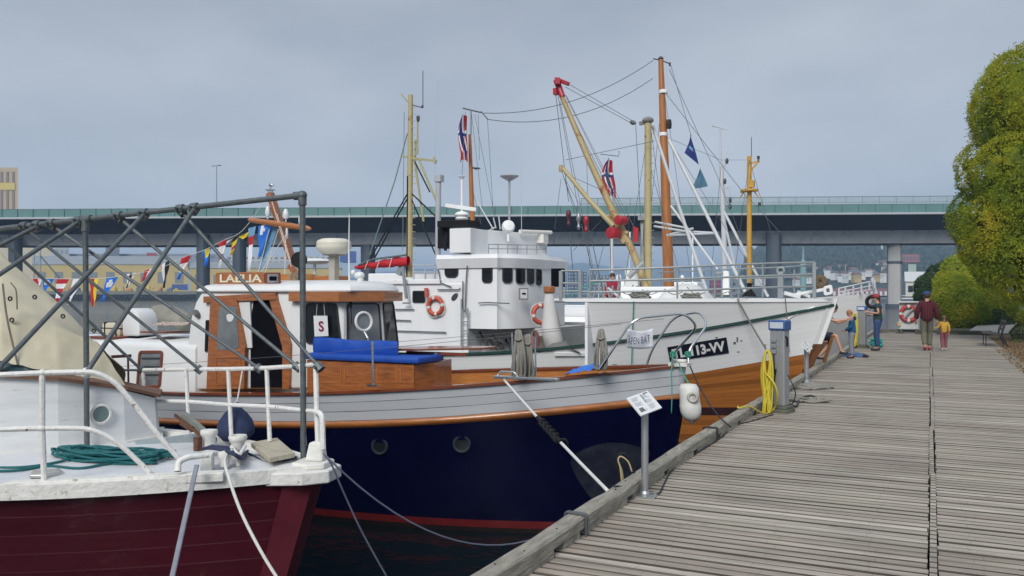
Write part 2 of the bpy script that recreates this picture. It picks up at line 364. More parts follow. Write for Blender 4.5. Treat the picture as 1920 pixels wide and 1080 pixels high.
tag(B.build('water', water_material(), origin=(0, 0, WZ)), kind='structure')

PITCH = .114; Y0 = -2.0; Y1 = 40.1
def deck_material():
    m = bpy.data.materials.new('deck_boards'); m.use_nodes = True; n = m.node_tree.nodes; l = m.node_tree.links.new; b = n['Principled BSDF']; b.inputs['Roughness'].default_value = .8
    g = n.new('ShaderNodeNewGeometry'); s = n.new('ShaderNodeSeparateXYZ'); l(g.outputs['Position'], s.inputs[0])
    def mt(op, a, c=None, d=None):
        q = n.new('ShaderNodeMath'); q.operation = op
        for i, v in enumerate((a, c, d)):
            if v is None: continue
            if isinstance(v, (int, float)): q.inputs[i].default_value = v
            else: l(v, q.inputs[i])
        return q.outputs[0]
    idn = mt('FLOOR', mt('DIVIDE', mt('SUBTRACT', s.outputs[1], Y0-.006), PITCH)); side = mt('GREATER_THAN', s.outputs[0], 0.0)
    idn = mt('ADD', idn, mt('MULTIPLY', side, 517.0))
    wn = n.new('ShaderNodeTexWhiteNoise'); wn.noise_dimensions = '1D'; l(idn, wn.inputs['W'])
    cv = n.new('ShaderNodeCombineXYZ'); l(mt('MULTIPLY_ADD', wn.outputs[0], 37.0, s.outputs[0]), cv.inputs[0]); l(s.outputs[1], cv.inputs[1]); l(idn, cv.inputs[2])
    mp = n.new('ShaderNodeMapping'); mp.inputs['Scale'].default_value = (1.1, 16, .7); l(cv.outputs[0], mp.inputs[0])
    nz = n.new('ShaderNodeTexNoise'); nz.inputs['Scale'].default_value = 1.4; nz.inputs['Detail'].default_value = 8; nz.inputs['Roughness'].default_value = .68; l(mp.outputs[0], nz.inputs['Vector'])
    cr = n.new('ShaderNodeValToRGB'); e = cr.color_ramp.elements; e[0].position = .0; e[0].color = (.30, .25, .205, 1); e[1].position = 1; e[1].color = (.46, .415, .35, 1)
    for p_, c_ in ((.3, (.335, .29, .24, 1)), (.55, (.31, .28, .225, 1)), (.8, (.38, .335, .28, 1))): q = e.new(p_); q.color = c_
    l(wn.outputs[0], cr.inputs[0])
    big = n.new('ShaderNodeTexNoise'); big.inputs['Scale'].default_value = .9; big.inputs['Detail'].default_value = 5; l(g.outputs['Position'], big.inputs['Vector'])
    f = mt('MULTIPLY', mt('MULTIPLY_ADD', mt('SUBTRACT', nz.outputs[0], .5), 1.7, 1.0), mt('MULTIPLY_ADD', mt('SUBTRACT', big.outputs[0], .5), .9, 1.0))
    vm = n.new('ShaderNodeVectorMath'); vm.operation = 'SCALE'; l(cr.outputs[0], vm.inputs[0]); l(f, vm.inputs['Scale'])
    kn = n.new('ShaderNodeTexVoronoi'); kn.inputs['Scale'].default_value = 1.0; mk = n.new('ShaderNodeMapping'); mk.inputs['Scale'].default_value = (1.9, 8.9, 1); l(g.outputs['Position'], mk.inputs[0]); l(mk.outputs[0], kn.inputs['Vector'])
    fx = mt('FRACT', mt('DIVIDE', mt('ADD', s.outputs[0], mt('MULTIPLY', wn.outputs[0], .10)), .62)); fy = mt('FRACT', mt('DIVIDE', mt('SUBTRACT', s.outputs[1], Y0), PITCH)); dx_ = mt('MULTIPLY', mt('ABSOLUTE', mt('SUBTRACT', fx, .5)), .62); dy_ = mt('MULTIPLY', mt('ABSOLUTE', mt('SUBTRACT', mt('ABSOLUTE', mt('SUBTRACT', fy, .5)), .22)), PITCH)
    ks = mt('MAXIMUM', mt('LESS_THAN', kn.outputs['Distance'], .075), mt('MULTIPLY', mt('LESS_THAN', mt('ADD', mt('MULTIPLY', dx_, dx_), mt('MULTIPLY', dy_, dy_)), .00004), .8)); mi = n.new('ShaderNodeMix'); mi.data_type = 'RGBA'; l(mt('MULTIPLY', ks, .7), mi.inputs[0]); l(vm.outputs[0], mi.inputs[6]); mi.inputs[7].default_value = (.07, .05, .035, 1)
    # green film in broad patches
    r2 = n.new('ShaderNodeMapRange'); r2.inputs[1].default_value = .55; r2.inputs[2].default_value = .75; r2.inputs[4].default_value = .35; l(big.outputs[0], r2.inputs[0])
    m4 = n.new('ShaderNodeMix'); m4.data_type = 'RGBA'; l(r2.outputs[0], m4.inputs[0]); l(mi.outputs[2], m4.inputs[6]); m4.inputs[7].default_value = (.17, .18, .12, 1)
    m5 = n.new('ShaderNodeMix'); m5.data_type = 'RGBA'; ed = n.new('ShaderNodeMapRange'); ed.inputs[1].default_value = .335; ed.inputs[2].default_value = .385; ed.inputs[4].default_value = .88; l(mt('ADD', mt('ABSOLUTE', mt('SUBTRACT', fy, .5)), mt('MULTIPLY', mt('SUBTRACT', nz.outputs[0], .5), .10)), ed.inputs[0]); l(ed.outputs[0], m5.inputs[0]); l(m4.outputs[2], m5.inputs[6]); m5.inputs[7].default_value = (.045, .036, .03, 1)
    l(m5.outputs[2], b.inputs['Base Color'])
    bp = n.new('ShaderNodeBump'); bp.inputs['Strength'].default_value = .6; bp.inputs['Distance'].default_value = .006; l(nz.outputs[0], bp.inputs['Height']); l(bp.outputs[0], b.inputs['Normal'])
    return m
XK = -2.17; XR = 2.05
B = MB(); k = 0; y = Y0
while y < Y1:
    wv = PITCH-.026+rnd.uniform(-.006, .005)
    for x0, x1 in ((XK-.16, -.012+rnd.uniform(-.012, .004)), (.042+rnd.uniform(-.004, .012), XR+rnd.uniform(-.01, .02) if y > 18 else 3.6)):
        h = rnd.uniform(-.0035, .0035); B.box(((x0+x1)/2, y+PITCH/2, -.02+h), (x1-x0, wv, .04), rnd.uniform(-.0006, .0006))
    y += PITCH
yy = Y0
while yy < Y1: L_ = rnd.uniform(2.6, 4.2); B.box((.015+.01*math.sin(yy*.6), yy+L_/2, -.012), (.042, L_-.01, .05), rnd.uniform(-.003, .003)); yy += L_
deckm = deck_material()
tag(B.build('quay_deck', deckm, bevel=0), kind='structure')
B = MB(); B.box((.7, (Y0+Y1)/2, -.16), (5.7, Y1-Y0, .12), mi=0); yy = 0
B.box((-2.1, (Y0+Y1)/2, -.33), (.2, Y1-Y0+.2, .2)); B.box((-2.05, (Y0+Y1)/2, -.6), (.08, Y1-Y0, .16))
for i in range(15): B.tube([(-1.85, i*3-1, -.25), (-1.85, i*3-1, -3)], .14, 10)
for i in range(8): B.tube([(-1.6+i*.5, Y1-.3, -.2), (-1.6+i*.5, Y1-.3, -3)], .12, 8)
tag(B.build('quay_substructure', mat('shaded_underdeck_timber', (.010, .009, .008), .9, var=.4, stretch=(1, 1, 3), spec=.1)), kind='structure')  # near-black so that the shade in the board gaps comes from its colour
# kerb timbers along the edge, raised on blocks
def kx(y): return -2.155-.075*math.exp(-((y-10)/4.5)**2)
kt = thing('quay_kerb', 'weathered grey timber kerb along the edge of the boardwalk', 'kerb', (-2.2, 10, 0))
yy = Y0; i = 0
while yy < Y1-.2:
    L_ = 3.35 if i else 2.9
    if yy < 5.6 < yy+L_: L_ = 5.62-yy
    y2 = min(yy+L_, Y1); B = MB(); n = 10; wd = .135; h0, h1 = .055, .135
    def fn(u, v, yy=yy, y2=y2):
        y = yy+.006+(y2-yy-.012)*u; a = v*4; x = kx(y)
        jit = .006*mnoise.noise((y*3, v*9, 0)); h = h1+.008*mnoise.noise((y*1.3, 3, i))
        c_ = [(x, h0), (x+jit, h-.012), (x-.012, h+jit), (x-wd+.012, h+jit), (x-wd, h-.012), (x-wd, h0)]
        p = c_[min(int(round(v*5)), 5)]; return Vector((p[0], y, p[1]))
    B.grid(fn, 30, 5)
    st = len(B.v)
    for e in (0, 30): B.face([e*6+j for j in range(6)])
    B.build('kerb_timber', greywood, kt)
    # blocks under it leave dark scupper gaps
    B = MB(); yb = yy
    while yb < y2-.05:
        lb = min(rnd.uniform(.85, 1.35), y2-yb); xm = kx(yb+lb/2)-.068; B.box((xm, yb+lb/2, .027), (.128, lb-.19, .055)); yb += lb
    B.build('spacer_block', greywood, kt)
    yy = y2; i += 1
B = MB()
for j in range(90):
    y = 3.5+j*.42+rnd.uniform(-.1, .1); B.lathe((kx(y)-.045-rnd.random()*.05, y, .13), [(.007, 0), (.007, .008), (.003, .011)], 8)
B.build('bolt', mat('rusty_bolt', (.06, .035, .025), .7, .4), kt)
# kerb across the far end
ke = thing('end_kerb', 'low dark timber kerb across the far end of the boardwalk', 'kerb', (0, Y1, 0))
B = MB(); B.box((.0, Y1+.1, .11), (4.5, .2, .13)); B.build('kerb_timber', mat('dark_weathered_timber', (.10, .092, .078), .8, var=.3), ke)
B = MB(); [B.box((-2+j*.8, Y1+.1, .02), (.3, .18, .06)) for j in range(6)]; B.build('spacer_block', MATS['dark_weathered_timber'], ke)

# ground to the right: leaf-strewn earth, path, grass
soil = mat('leafy_earth', (.13, .085, .05), .95, var=.4, scale=9, bump=.8, bscale=25, spots=(.30, .17, .07), spot_lo=.52, spot_hi=.58, spot_scale=30)
def gz(x, y): return -.01+.10*min(max((x-2.3)/2.5, 0), 1)+.03*mnoise.noise((x*.8, y*.8, 0))*min(max(x-2.1, 0), 1)+.35*min(max((y-44)/40, 0), 1)
B = MB(); B.grid(lambda u, v: Vector((2.06+u*u*46, 17.9+v*60, gz(2.06+u*u*46, 17.9+v*60))), 30, 60)
tag(B.build('ground', soil, smooth=2, fix=False), kind='structure')
B = MB(); B.grid(lambda u, v: Vector((.35+u*1.75, Y1+.12+v*36, -.02+.33*v-.25*max(0, .3-u)*3)), 8, 20)
tag(B.build('shore_bank', mat('bank_earth', (.07, .075, .035), .95, var=.4, scale=4, bump=.8), smooth=2, fix=False), kind='structure')
B = MB(); B.grid(lambda u, v: Vector((1.3+u*1.6+2.2*v*v+v*2.5, 41.+v*26, gz(2.5+u, 41+v*26)+.02+v*.5)), 4, 14)
tag(B.build('path', mat('pale_gravel_path', (.36, .33, .29), .9, var=.12, scale=20), smooth=2, fix=False), kind='structure')
# grass by the path and litter under the bench: many small blades and leaves, nobody could count them
B = MB()
for i in range(9000):
    x = 2.6+rnd.random()**1.4*7; y = 34+rnd.random()*26
    if x < 2.6+(y-34)*.05: continue
    z = gz(x, y); a = rnd.random()*6.28; h = rnd.uniform(.05, .13); dx, dy = .018*math.cos(a), .018*math.sin(a); B.poly([(x-dx, y-dy, z), (x+dx, y+dy, z), (x+dy*2, y-dx*2, z+h)])
tag(B.build('grass', mat('short_grass', (.055, .105, .02), .8, var=.4, scale=3), fix=False), 'short green grass between the path and the fallen leaves', 'grass', kind='stuff')
B = MB()
for i in range(5200):
    y = 20+rnd.random()**1.2*18; x = 1.75+abs(rnd.gauss(0, 1))*1.1+(.25 if y > 30 else 0)
    z = (gz(x, y) if x > 2.06 else 0)+.006+rnd.random()*.02; a = rnd.random()*6.28; s_ = rnd.uniform(.012, .032); dx, dy = s_*math.cos(a), s_*math.sin(a); t_ = rnd.uniform(-.012, .02)
    B.face([B.vert(p) for p in ((x-dx, y-dy, z), (x+dy*.6, y-dx*.6, z+t_), (x+dx, y+dy, z+.004), (x-dy*.6, y+dx*.6, z+.01))], rnd.choice((0, 0, 1, 2)))
tag(B.build('leaf_litter', [mat('brown_leaf', (.16, .085, .03), .8), mat('yellow_leaf', (.36, .25, .05), .8), mat('dark_leaf', (.07, .05, .03), .8)], fix=False), 'brown fallen leaves scattered under and beside the bench', 'leaves', kind='stuff')

# ================================================================ trees and bushes
def leaf_mat(name, cols, tr=.25):
    m = bpy.data.materials.new(name); m.use_nodes = True; n = m.node_tree.nodes; l = m.node_tree.links.new; b = n['Principled BSDF']; b.inputs['Roughness'].default_value = .7
    g = n.new('ShaderNodeNewGeometry'); nz = n.new('ShaderNodeTexNoise'); nz.inputs['Scale'].default_value = .75; nz.inputs['Detail'].default_value = 4; l(g.outputs['Position'], nz.inputs['Vector'])
    ad = n.new('ShaderNodeMath'); ad.operation = 'MULTIPLY_ADD'; l(g.outputs['Random Per Island'], ad.inputs[0]); ad.inputs[1].default_value = .26
    m2 = n.new('ShaderNodeMath'); m2.operation = 'MULTIPLY_ADD'; l(nz.outputs[0], m2.inputs[0]); m2.inputs[1].default_value = 1.7; m2.inputs[2].default_value = -.49; l(m2.outputs[0], ad.inputs[2])
    cr = n.new('ShaderNodeValToRGB'); e = cr.color_ramp.elements; e[0].color = (*cols[0], 1); e[1].color = (*cols[-1], 1)
    for i, c_ in enumerate(cols[1:-1]): q = e.new((i+1)/(len(cols)-1)); q.color = (*c_, 1)
    l(ad.outputs[0], cr.inputs[0]); l(cr.outputs[0], b.inputs['Base Color'])
    tl = n.new('ShaderNodeBsdfTranslucent'); l(cr.outputs[0], tl.inputs[0]); ms = n.new('ShaderNodeMixShader'); ms.inputs[0].default_value = tr
    l(b.outputs[0], ms.inputs[1]); l(tl.outputs[0], ms.inputs[2]); l(ms.outputs[0], n['Material Output'].inputs[0]); return m
willow = leaf_mat('willow_leaves', [(.04, .08, .006), (.20, .27, .010), (.38, .38, .012), (.52, .38, .018)], .4)
yellowg = leaf_mat('yellow_green_leaves', [(.09, .15, .012), (.25, .34, .02), (.42, .43, .02), (.58, .50, .02)], .4)
deepg = leaf_mat('deep_green_leaves', [(.015, .04, .015), (.03, .07, .02), (.07, .12, .025)])
bark = mat('grey_brown_bark', (.09, .07, .05), .9, var=.35, scale=8, stretch=(1, 1, .2), bump=.8)
def crown(lobes, n_leaf, size, core=.86, droop=.3, flow=False):
    """leaves all through the outer shell of each lobe, over a few inner boughs of leaves"""
    B = MB(); tot = sum(r*r for _, r in lobes)
    for c_, r in lobes:
        c_ = Vector(c_); k = int(n_leaf*r*r/tot); sq = Vector((1, 1, 1.05))
        for i in range(k):
            while True:
                d = Vector((rnd.uniform(-1, 1), rnd.uniform(-1, 1), rnd.uniform(-1, 1)))
                if .05 < d.length < 1: break
            d.normalize(); bump_ = 1+.09*mnoise.noise(d*2.6+c_)+.07*mnoise.noise(d*6+c_)
            rr = r*bump_*(1-abs(rnd.gauss(0, .06))) + (rnd.random()**8)*r*.08; p = c_+Vector((d.x*rr, d.y*rr, d.z*rr*1.05))
            if p.z < 0.02: continue
            if flow: t_ = (Vector((d.x*.5, d.y*.5, d.z*.5+rnd.uniform(-.9, .5)))+Vector((rnd.gauss(0, .5), rnd.gauss(0, .5), rnd.gauss(0, .35)))).normalized()
            else: t_ = Vector((rnd.gauss(0, 1), rnd.gauss(0, 1), rnd.gauss(0, 1))).normalized()
            u = t_.cross(d+Vector((rnd.gauss(0, .6), rnd.gauss(0, .6), rnd.gauss(0, .6)))); u = u.normalized() if u.length > 1e-3 else t_.orthogonal()
            l_ = size*rnd.uniform(.7, 1.5); w_ = l_*rnd.uniform(.22, .42)
            B.face([B.vert(q) for q in (p-t_*l_*.5, p+u*w_*.5, p+t_*l_*.5, p-u*w_*.5)])
        # inner mass
        kk = max(20, int(k*.012))
        for i in range(kk):
            d = Vector((rnd.gauss(0, 1), rnd.gauss(0, 1), rnd.gauss(0, 1))).normalized(); p = c_+d*r*core*rnd.uniform(.75, .93); u = d.orthogonal().normalized(); v = d.cross(u); a = rnd.random()*6.28; s_ = r*.20*rnd.uniform(.6, 1.2)
            u2 = (u*math.cos(a)+v*math.sin(a)); v2 = d.cross(u2)+d*rnd.uniform(-.5, .5)
            if p.z-s_ < 0: continue
            B.face([B.vert(q) for q in (p-u2*s_, p-v2*s_*.8, p+u2*s_*1.1, p+v2*s_*.7)])
    return B
def lb(px, py, Z, rpx): return (P(px, py, Z), rpx*Z/F)
tb = Wp(1945, 30.5, 0)
t = thing('willow_tree', 'tall rounded yellow-green willow with billowing clumps beside the boardwalk', 'tree', tb)
lobes = [lb(1948, 205, 30.5, 118), lb(1885, 215, 31, 62), lb(1858, 320, 31, 62), lb(1905, 320, 29.5, 72), lb(1838, 408, 31.5, 58), lb(1885, 425, 29.5, 74), lb(1925, 480, 29, 84), lb(1868, 490, 30, 48), lb(1985, 380, 30, 120), lb(2010, 230, 33, 110), lb(1930, 380, 28.6, 66), lb(1842, 465, 31.2, 42), lb(1900, 150, 31.5, 50), lb(2060, 480, 31, 110), lb(1990, 520, 29.5, 80)]
crown(lobes, 200000, .092, flow=True).build('crown', willow, t, fix=False)
B = MB(); B.tube(arc([tb+Vector((0, 0, -.1)), tb+Vector((.05, 0, 1.2)), tb+Vector((-.1, .1, 3.4)), tb+Vector((.1, 0, 7.2))]), [.30-.011*i for i in range(19)], 12)
for c_, r in lobes[:9]: a = tb+Vector((0, 0, rnd.uniform(1.3, 3))); B.tube(arc([a, a.lerp(c_, .5)+Vector((0, 0, -.3)), c_], 4), [.13, .12, .11, .10, .09, .08, .06, .05, .03], 7)
B.build('trunk', bark, t, smooth=True)
def bush(name, label, cat, base, lobes, n, size, m, group=None, flow=False):
    t = thing(name, label, cat, base, group); crown(lobes, n, size, flow=flow).build('crown', m, t, fix=False)
    B = MB()
    for c_, r in lobes: B.tube(arc([Vector(base)+Vector((rnd.uniform(-.2, .2), rnd.uniform(-.2, .2), -.05)), Vector(base).lerp(c_, .5)+Vector((.1, 0, -.1)), c_], 3), [.05, .045, .04, .035, .03, .025, .02], 6)
    B.build('trunk', bark, t, smooth=True); return t
bush('shrub', 'yellow-green bushy shrub behind the yellow-jacketed child', 'shrub', Wp(1795, 43, .0), [lb(1790, 548, 43, 36), lb(1773, 570, 42.5, 32), lb(1812, 575, 42, 36), lb(1795, 592, 42, 30)], 26000, .10, yellowg)
bush('shrub', 'broad yellow-green shrub below the willow, behind the bench', 'shrub', Wp(1850, 44, .0), [lb(1838, 560, 44, 38), lb(1868, 575, 43, 34), lb(1850, 592, 42.5, 28), lb(1900, 585, 43, 32), lb(1830, 590, 42, 26)], 26000, .10, yellowg)
bush('shrub', 'darker leafy shrub between the two yellow-green ones, close to the end kerb', 'shrub', Wp(1868, 42.5, 0), [lb(1866, 602, 42, 22), lb(1842, 606, 41.8, 15), lb(1885, 610, 41.5, 16)], 9000, .09, leaf_mat('mid_green_leaves', [(.03, .06, .02), (.07, .11, .03), (.13, .16, .05)]))
bush('tree', 'dark green tree over the water, left of the yellow-green shrubs', 'tree', Wp(1752, 62, .1), [lb(1742, 540, 62, 26), lb(1760, 520, 62, 24), lb(1730, 556, 61, 16), lb(1760, 552, 61, 28), lb(1778, 510, 63, 22)], 24000, .15, deepg)
bush('tree', 'loose yellow-green tree rising behind the shrubs, under the willow', 'tree', Wp(1800, 58, .1), [lb(1795, 510, 56, 30), lb(1825, 495, 56, 30), lb(1775, 530, 56, 24), lb(1850, 520, 56, 34), lb(1815, 540, 55, 36)], 30000, .13, yellowg)

# ================================================================ bridge
Zn = 186.0
br = thing('motorway_bridge', 'long grey motorway bridge with green glass screens crossing above the harbour', 'bridge', Wp(900, Zn, WZ))
ax = (Wp(1400, Zn-3, 0)-Wp(0, Zn+3, 0)).normalized(); nrm = Vector((-ax.y, ax.x, 0)); nrm = nrm if nrm.y > 0 else -nrm
b0 = Wp(900, Zn, 0)
def bp_(t_, d, z): q = b0+ax*t_+nrm*d; return Vector((q.x, q.y, z))
TL, TR = -270, 250
prof = [(0, 18.15), (0, 18.6), (.5, 18.6), (.5, 18.4), (24, 18.4), (24, 17.9), (19, 15.4), (17.5, 12.9), (8.5, 12.9), (7, 15.3)]
B = MB(); n_ = 26; rings = []
for i in range(n_+1):
    t_ = TL+(TR-TL)*i/n_; up = .55*(t_+150)/250; rings.append([B.vert(bp_(t_, d, z+(up if z > 15 else .25*up))) for d, z in prof])
for i in range(n_):
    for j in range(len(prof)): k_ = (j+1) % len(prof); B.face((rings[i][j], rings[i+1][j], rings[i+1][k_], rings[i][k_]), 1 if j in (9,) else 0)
B.build('deck', [concrete, mat('bridge_girder_shade', (.008, .020, .06), .8, var=.07, scale=.3, spec=.2)], br)  # underside of the overhang: its shade is painted in as very dark navy
def up_(t_): return .55*(t_+150)/250
B = MB()
for i in range(n_): a, b = TL+(TR-TL)*i/n_, TL+(TR-TL)*(i+1)/n_; B.beam(bp_(a, -.05, 18.40+up_(a)), bp_(b, -.05, 18.40+up_(b)), .14, .32)
B.build('edge_strip', mat('pale_edge_strip', (.45, .47, .48), .6), br)
B = MB()
for i in range(n_): a, b = TL+(TR-TL)*i/n_, TL+(TR-TL)*(i+1)/n_; B.beam(bp_(a, .25, 19.5+up_(a)), bp_(b, .25, 19.5+up_(b)), .06, 1.75)
B.build('glass_screen', green_glass, br)
B = MB(); t_ = TL
while t_ < TR: B.beam(bp_(t_, .16, 18.6+up_(t_)), bp_(t_, .16, 20.45+up_(t_)), .10, .10); t_ += 3.55
for i in range(n_): a, b = TL+(TR-TL)*i/n_, TL+(TR-TL)*(i+1)/n_; B.beam(bp_(a, .25, 20.42+up_(a)), bp_(b, .25, 20.42+up_(b)), .10, .08)
B.build('screen_frame', mat('dark_teal_frame', (.05, .10, .10), .5), br)
B = MB(); t_ = 22
while t_ < TR: B.beam(bp_(t_, .3, 20.4+up_(t_)), bp_(t_, .3, 22.1+up_(t_)), .09, .09); t_ += 3.55
B.beam(bp_(22, .3, 22.1+up_(22)), bp_(TR, .3, 22.1+up_(TR)), .08, .10); B.beam(bp_(22, .3, 20.9+up_(22)), bp_(TR, .3, 20.9+up_(TR)), .05, .05)
B.build('railing', mat('thin_grey_railing', (.16, .22, .22), .5), br)
B = MB(); B.beam(bp_(22, .34, 21.3+up_(22)), bp_(TR, .34, 21.3+up_(TR)), .02, 1.5)
B.build('clear_screen', mat('clear_screen_glass', (.35, .45, .47), .2, alpha=.35), br)
def px_col(px, d, wpx, m, zt, cap=False):
    t_ = 0
    for _ in range(30):                      # find the bay where the column stands
        q = bp_(t_, d, 0); v = q-EYE; x = 960+F*v.dot(RT)/v.dot(FWD); t_ += (px-x)/F*v.dot(FWD)
    c_ = bp_(t_, d, 0); w_ = wpx*v.dot(FWD)/F; B = MB(); h = w_/2; sq = []
    for k_ in range(16): a = 2*math.pi*k_/16; q = 3.2; cx_, cy_ = math.cos(a), math.sin(a); rr = (abs(cx_)**q+abs(cy_)**q)**(-1/q); sq.append((c_.x+h*rr*cx_, c_.y+h*rr*cy_))
    B.solid(sq, WZ-1, zt); B.build('column', m, br, smooth=True)
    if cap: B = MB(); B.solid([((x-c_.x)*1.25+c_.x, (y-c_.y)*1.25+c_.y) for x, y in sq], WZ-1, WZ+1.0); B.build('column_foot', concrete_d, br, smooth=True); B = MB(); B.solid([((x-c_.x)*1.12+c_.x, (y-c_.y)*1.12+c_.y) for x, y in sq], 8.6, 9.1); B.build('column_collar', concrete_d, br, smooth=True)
for px, w_ in ((29, 21), (381, 21), (449, 22), (1451, 27)): px_col(px, 6.5, w_, concrete_d, 15.3)  # the deck's shade on these columns is painted in by the darker colour
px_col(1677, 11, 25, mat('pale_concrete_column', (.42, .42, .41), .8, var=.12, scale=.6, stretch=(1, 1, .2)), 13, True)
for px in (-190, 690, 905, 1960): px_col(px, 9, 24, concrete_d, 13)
# lamp post on the bridge
p = bp_(0, 8, 0); t_ = 0
for _ in range(30): q = bp_(t_, 8, 0); v = q-EYE; t_ += (406-(960+F*v.dot(RT)/v.dot(FWD)))/F*v.dot(FWD)
q = bp_(t_, 8, 18.4); t = thing('street_lamp', 'thin lamp post with a two-armed head standing on the bridge', 'street lamp', q)
zt = 1.7+(551-307)*193/F
B = MB(); B.tube([q, (q.x, q.y, zt)], [.16, .09], 8); B.build('pole', steel, t); B = MB(); B.beam((q.x-.9, q.y, zt), (q.x+.9, q.y, zt+.1), .14, .12); B.build('arm', steel, t)
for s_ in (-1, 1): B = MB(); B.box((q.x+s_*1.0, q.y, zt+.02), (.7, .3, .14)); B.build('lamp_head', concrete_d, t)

# ================================================================ far shore, left
ZF = 425.0
bank = mat('far_ground', (.16, .17, .15), .9, var=.2, scale=.05)
B = MB()
def far_slab(x0, x1, Z0, Z1, z, m, name):
    B = MB(); B.solid([Wp(x0, Z0, 0)[:2], Wp(x1, Z0, 0)[:2], Wp(x1*1.0, Z1, 0)[:2], Wp(x0, Z1, 0)[:2]], WZ-1, z); return tag(B.build(name, m), kind='structure')
far_slab(-500, 735, ZF+.3, 1500, Wy(546, ZF), bank, 'far_quay_ground')
def tyre():
    B = MB(); p = Wp(100, ZF-.25, 0); B.torus((p.x, p.y, 0), .62, .30, axis=FWD, n=14, m=6); return B
base = None
zq = Wy(546, ZF)
for row in (0, 1):
    for i in range(62):
        px = 20+i*5.9+row*2.9; p = Wp(px, ZF-.35, WZ+.65+row*1.35); p.z += rnd.uniform(-.15, .15)
        if base is None:
            B = MB(); B.torus((p.x, p.y, p.z), .78, .34, axis=FWD, n=14, m=6); base = B.build('tyre_fender', black, origin=p); tag(base, 'black tyre hung in the rows along the far quay wall', 'tyre', 'tyres hung along the far quay wall')
        else: o = base.copy(); C.objects.link(o); o.location = p
B = MB(); B.box((0, 0, 0), (1, 1, 1)); 
def far_box(name, label, cat, x0, x1, y0, y1, Z, m, depth=20, rows=0, cols=0, wm=None, roof=None, group=None):
    """a building on the far shore: walls, windows one by one, roof"""
    z0, z1 = Wy(y1, Z), Wy(y0, Z); a, b = Wp(x0, Z, 0), Wp(x1, Z, 0); t = thing(name, label, cat, Vector(((a.x+b.x)/2, (a.y+b.y)/2, z0)), group)
    c_, d_ = b*((Z+depth)/Z), a*((Z+depth)/Z); B = MB(); B.solid([a[:2], b[:2], c_[:2], d_[:2]], z0, z1); B.build('wall', m, t)
    if roof:
        e = .4; B = MB(); a2, b2, c2, d2 = a-RT*e-FWD*e, b+RT*e-FWD*e, c_+RT*e+FWD*e, d_-RT*e+FWD*e; h = roof[1]
        m1, m2 = (a2+d2)/2, (b2+c2)/2; vs = [B.vert((q.x, q.y, z1)) for q in (a2, b2, c2, d2)]+[B.vert((m1.x, m1.y, z1+h)), B.vert((m2.x, m2.y, z1+h))]
        for f in ((0, 1, 5, 4), (2, 3, 4, 5), (1, 2, 5), (3, 0, 4), (3, 2, 1, 0)): B.face([vs[i] for i in f])
        B.build('roof', roof[0], t)
    n = 0
    for r_ in range(rows):
        for c2_ in range(cols):
            if n >= 90: break
            u0, u1 = (c2_+.25)/cols, (c2_+.75)/cols; za = z0+(z1-z0)*(r_+.3)/rows; zb = z0+(z1-z0)*(r_+.72)/rows
            pa, pb = a.lerp(b, u0)-FWD*.03, a.lerp(b, u1)-FWD*.03; B = MB(); B.plate([(pa.x, pa.y, za), (pb.x, pb.y, za), (pb.x, pb.y, zb), (pa.x, pa.y, zb)], .08); B.build('window', wm or glass, t); n += 1
    return t
yel = mat('ochre_wall', (.46, .36, .14), .8, var=.08, scale=.15); grr = mat('grey_flat_roof', (.25, .27, .29), .7, var=.1, scale=.1)
sil = mat('cream_silo_wall', (.42, .34, .20), .8, var=.08, scale=.06); sild = mat('brown_silo_stripe', (.20, .14, .10), .8)
bl = mat('grey_blue_wall', (.20, .23, .27), .7, var=.1, scale=.1); bld = mat('slate_wall', (.11, .13, .17), .7, var=.1, scale=.1)
t = far_box('warehouse', 'long ochre harbour warehouse with a low grey roof beyond the water', 'warehouse', 62, 352, 496, 546, 455, yel, 45, 1, 9, mat('grey_door', (.17, .19, .20), .6), (grr, 5.5))
t = far_box('warehouse', 'second ochre warehouse behind the wheelhouse with the name board', 'warehouse', 356, 640, 503, 546, 450, yel, 40, 1, 8, MATS['grey_door'], (grr, 4))
t = far_box('grain_silo', 'tall cream silo tower with brown stripes at the left edge', 'silo', -160, 34, 314, 500, 600, sil, 60)
for i in range(14):
    a = Wp(-118+i*11, 599.7, 0); B = MB(); B.beam((a.x, a.y, Wy(395, 600)), (a.x, a.y, Wy(322, 600)), 1.7, .3, up=FWD); B.build('stripe', sild, t)
B = MB(); a = Wp(-60, 599.6, 0); b = Wp(28, 599.6, 0); B.plate([(a.x, a.y, Wy(356, 600)), (b.x, b.y, Wy(356, 600)), (b.x, b.y, Wy(343, 600)), (a.x, a.y, Wy(343, 600))], .2); B.build('sign_panel', mat('yellow_sign', (.55, .42, .08), .7), t)
far_box('silo_annex', 'cream annex of the silo seen below the bridge', 'building', -160, 96, 455, 548, 560, mat('pale_cream_wall', (.48, .43, .31), .8, var=.06, scale=.1), 30)
far_box('factory_building', 'long grey-blue factory block behind the ochre warehouse', 'building', 104, 420, 476, 500, 620, bl, 40, 2, 22, bld)
far_box('factory_tower', 'pale square tower block on top of the grey factory, left one', 'building', 102, 130, 463, 500, 612, mat('pale_grey_cladding', (.33, .36, .40), .7), 20, 2, 3, bl)
far_box('factory_tower', 'dark slate block on the factory roof beneath the bridge', 'building', 198, 224, 458, 500, 610, bld, 20)
far_box('red_shed', 'dark red shed above the warehouse roof', 'shed', 275, 294, 474, 500, 600, mat('dark_red_wall', (.28, .04, .06), .7), 14)
far_box('office_building', 'long white office block with dark window bands behind the wooden mast', 'building', 425, 622, 480, 512, 640, mat('off_white_cladding', (.42, .43, .44), .7), 30, 4, 18, bld)
far_box('blue_container_stack', 'blue container stack beside the radar dome', 'container', 637, 668, 471, 492, 520, mat('blue_steel', (.03, .07, .25), .6), 8)
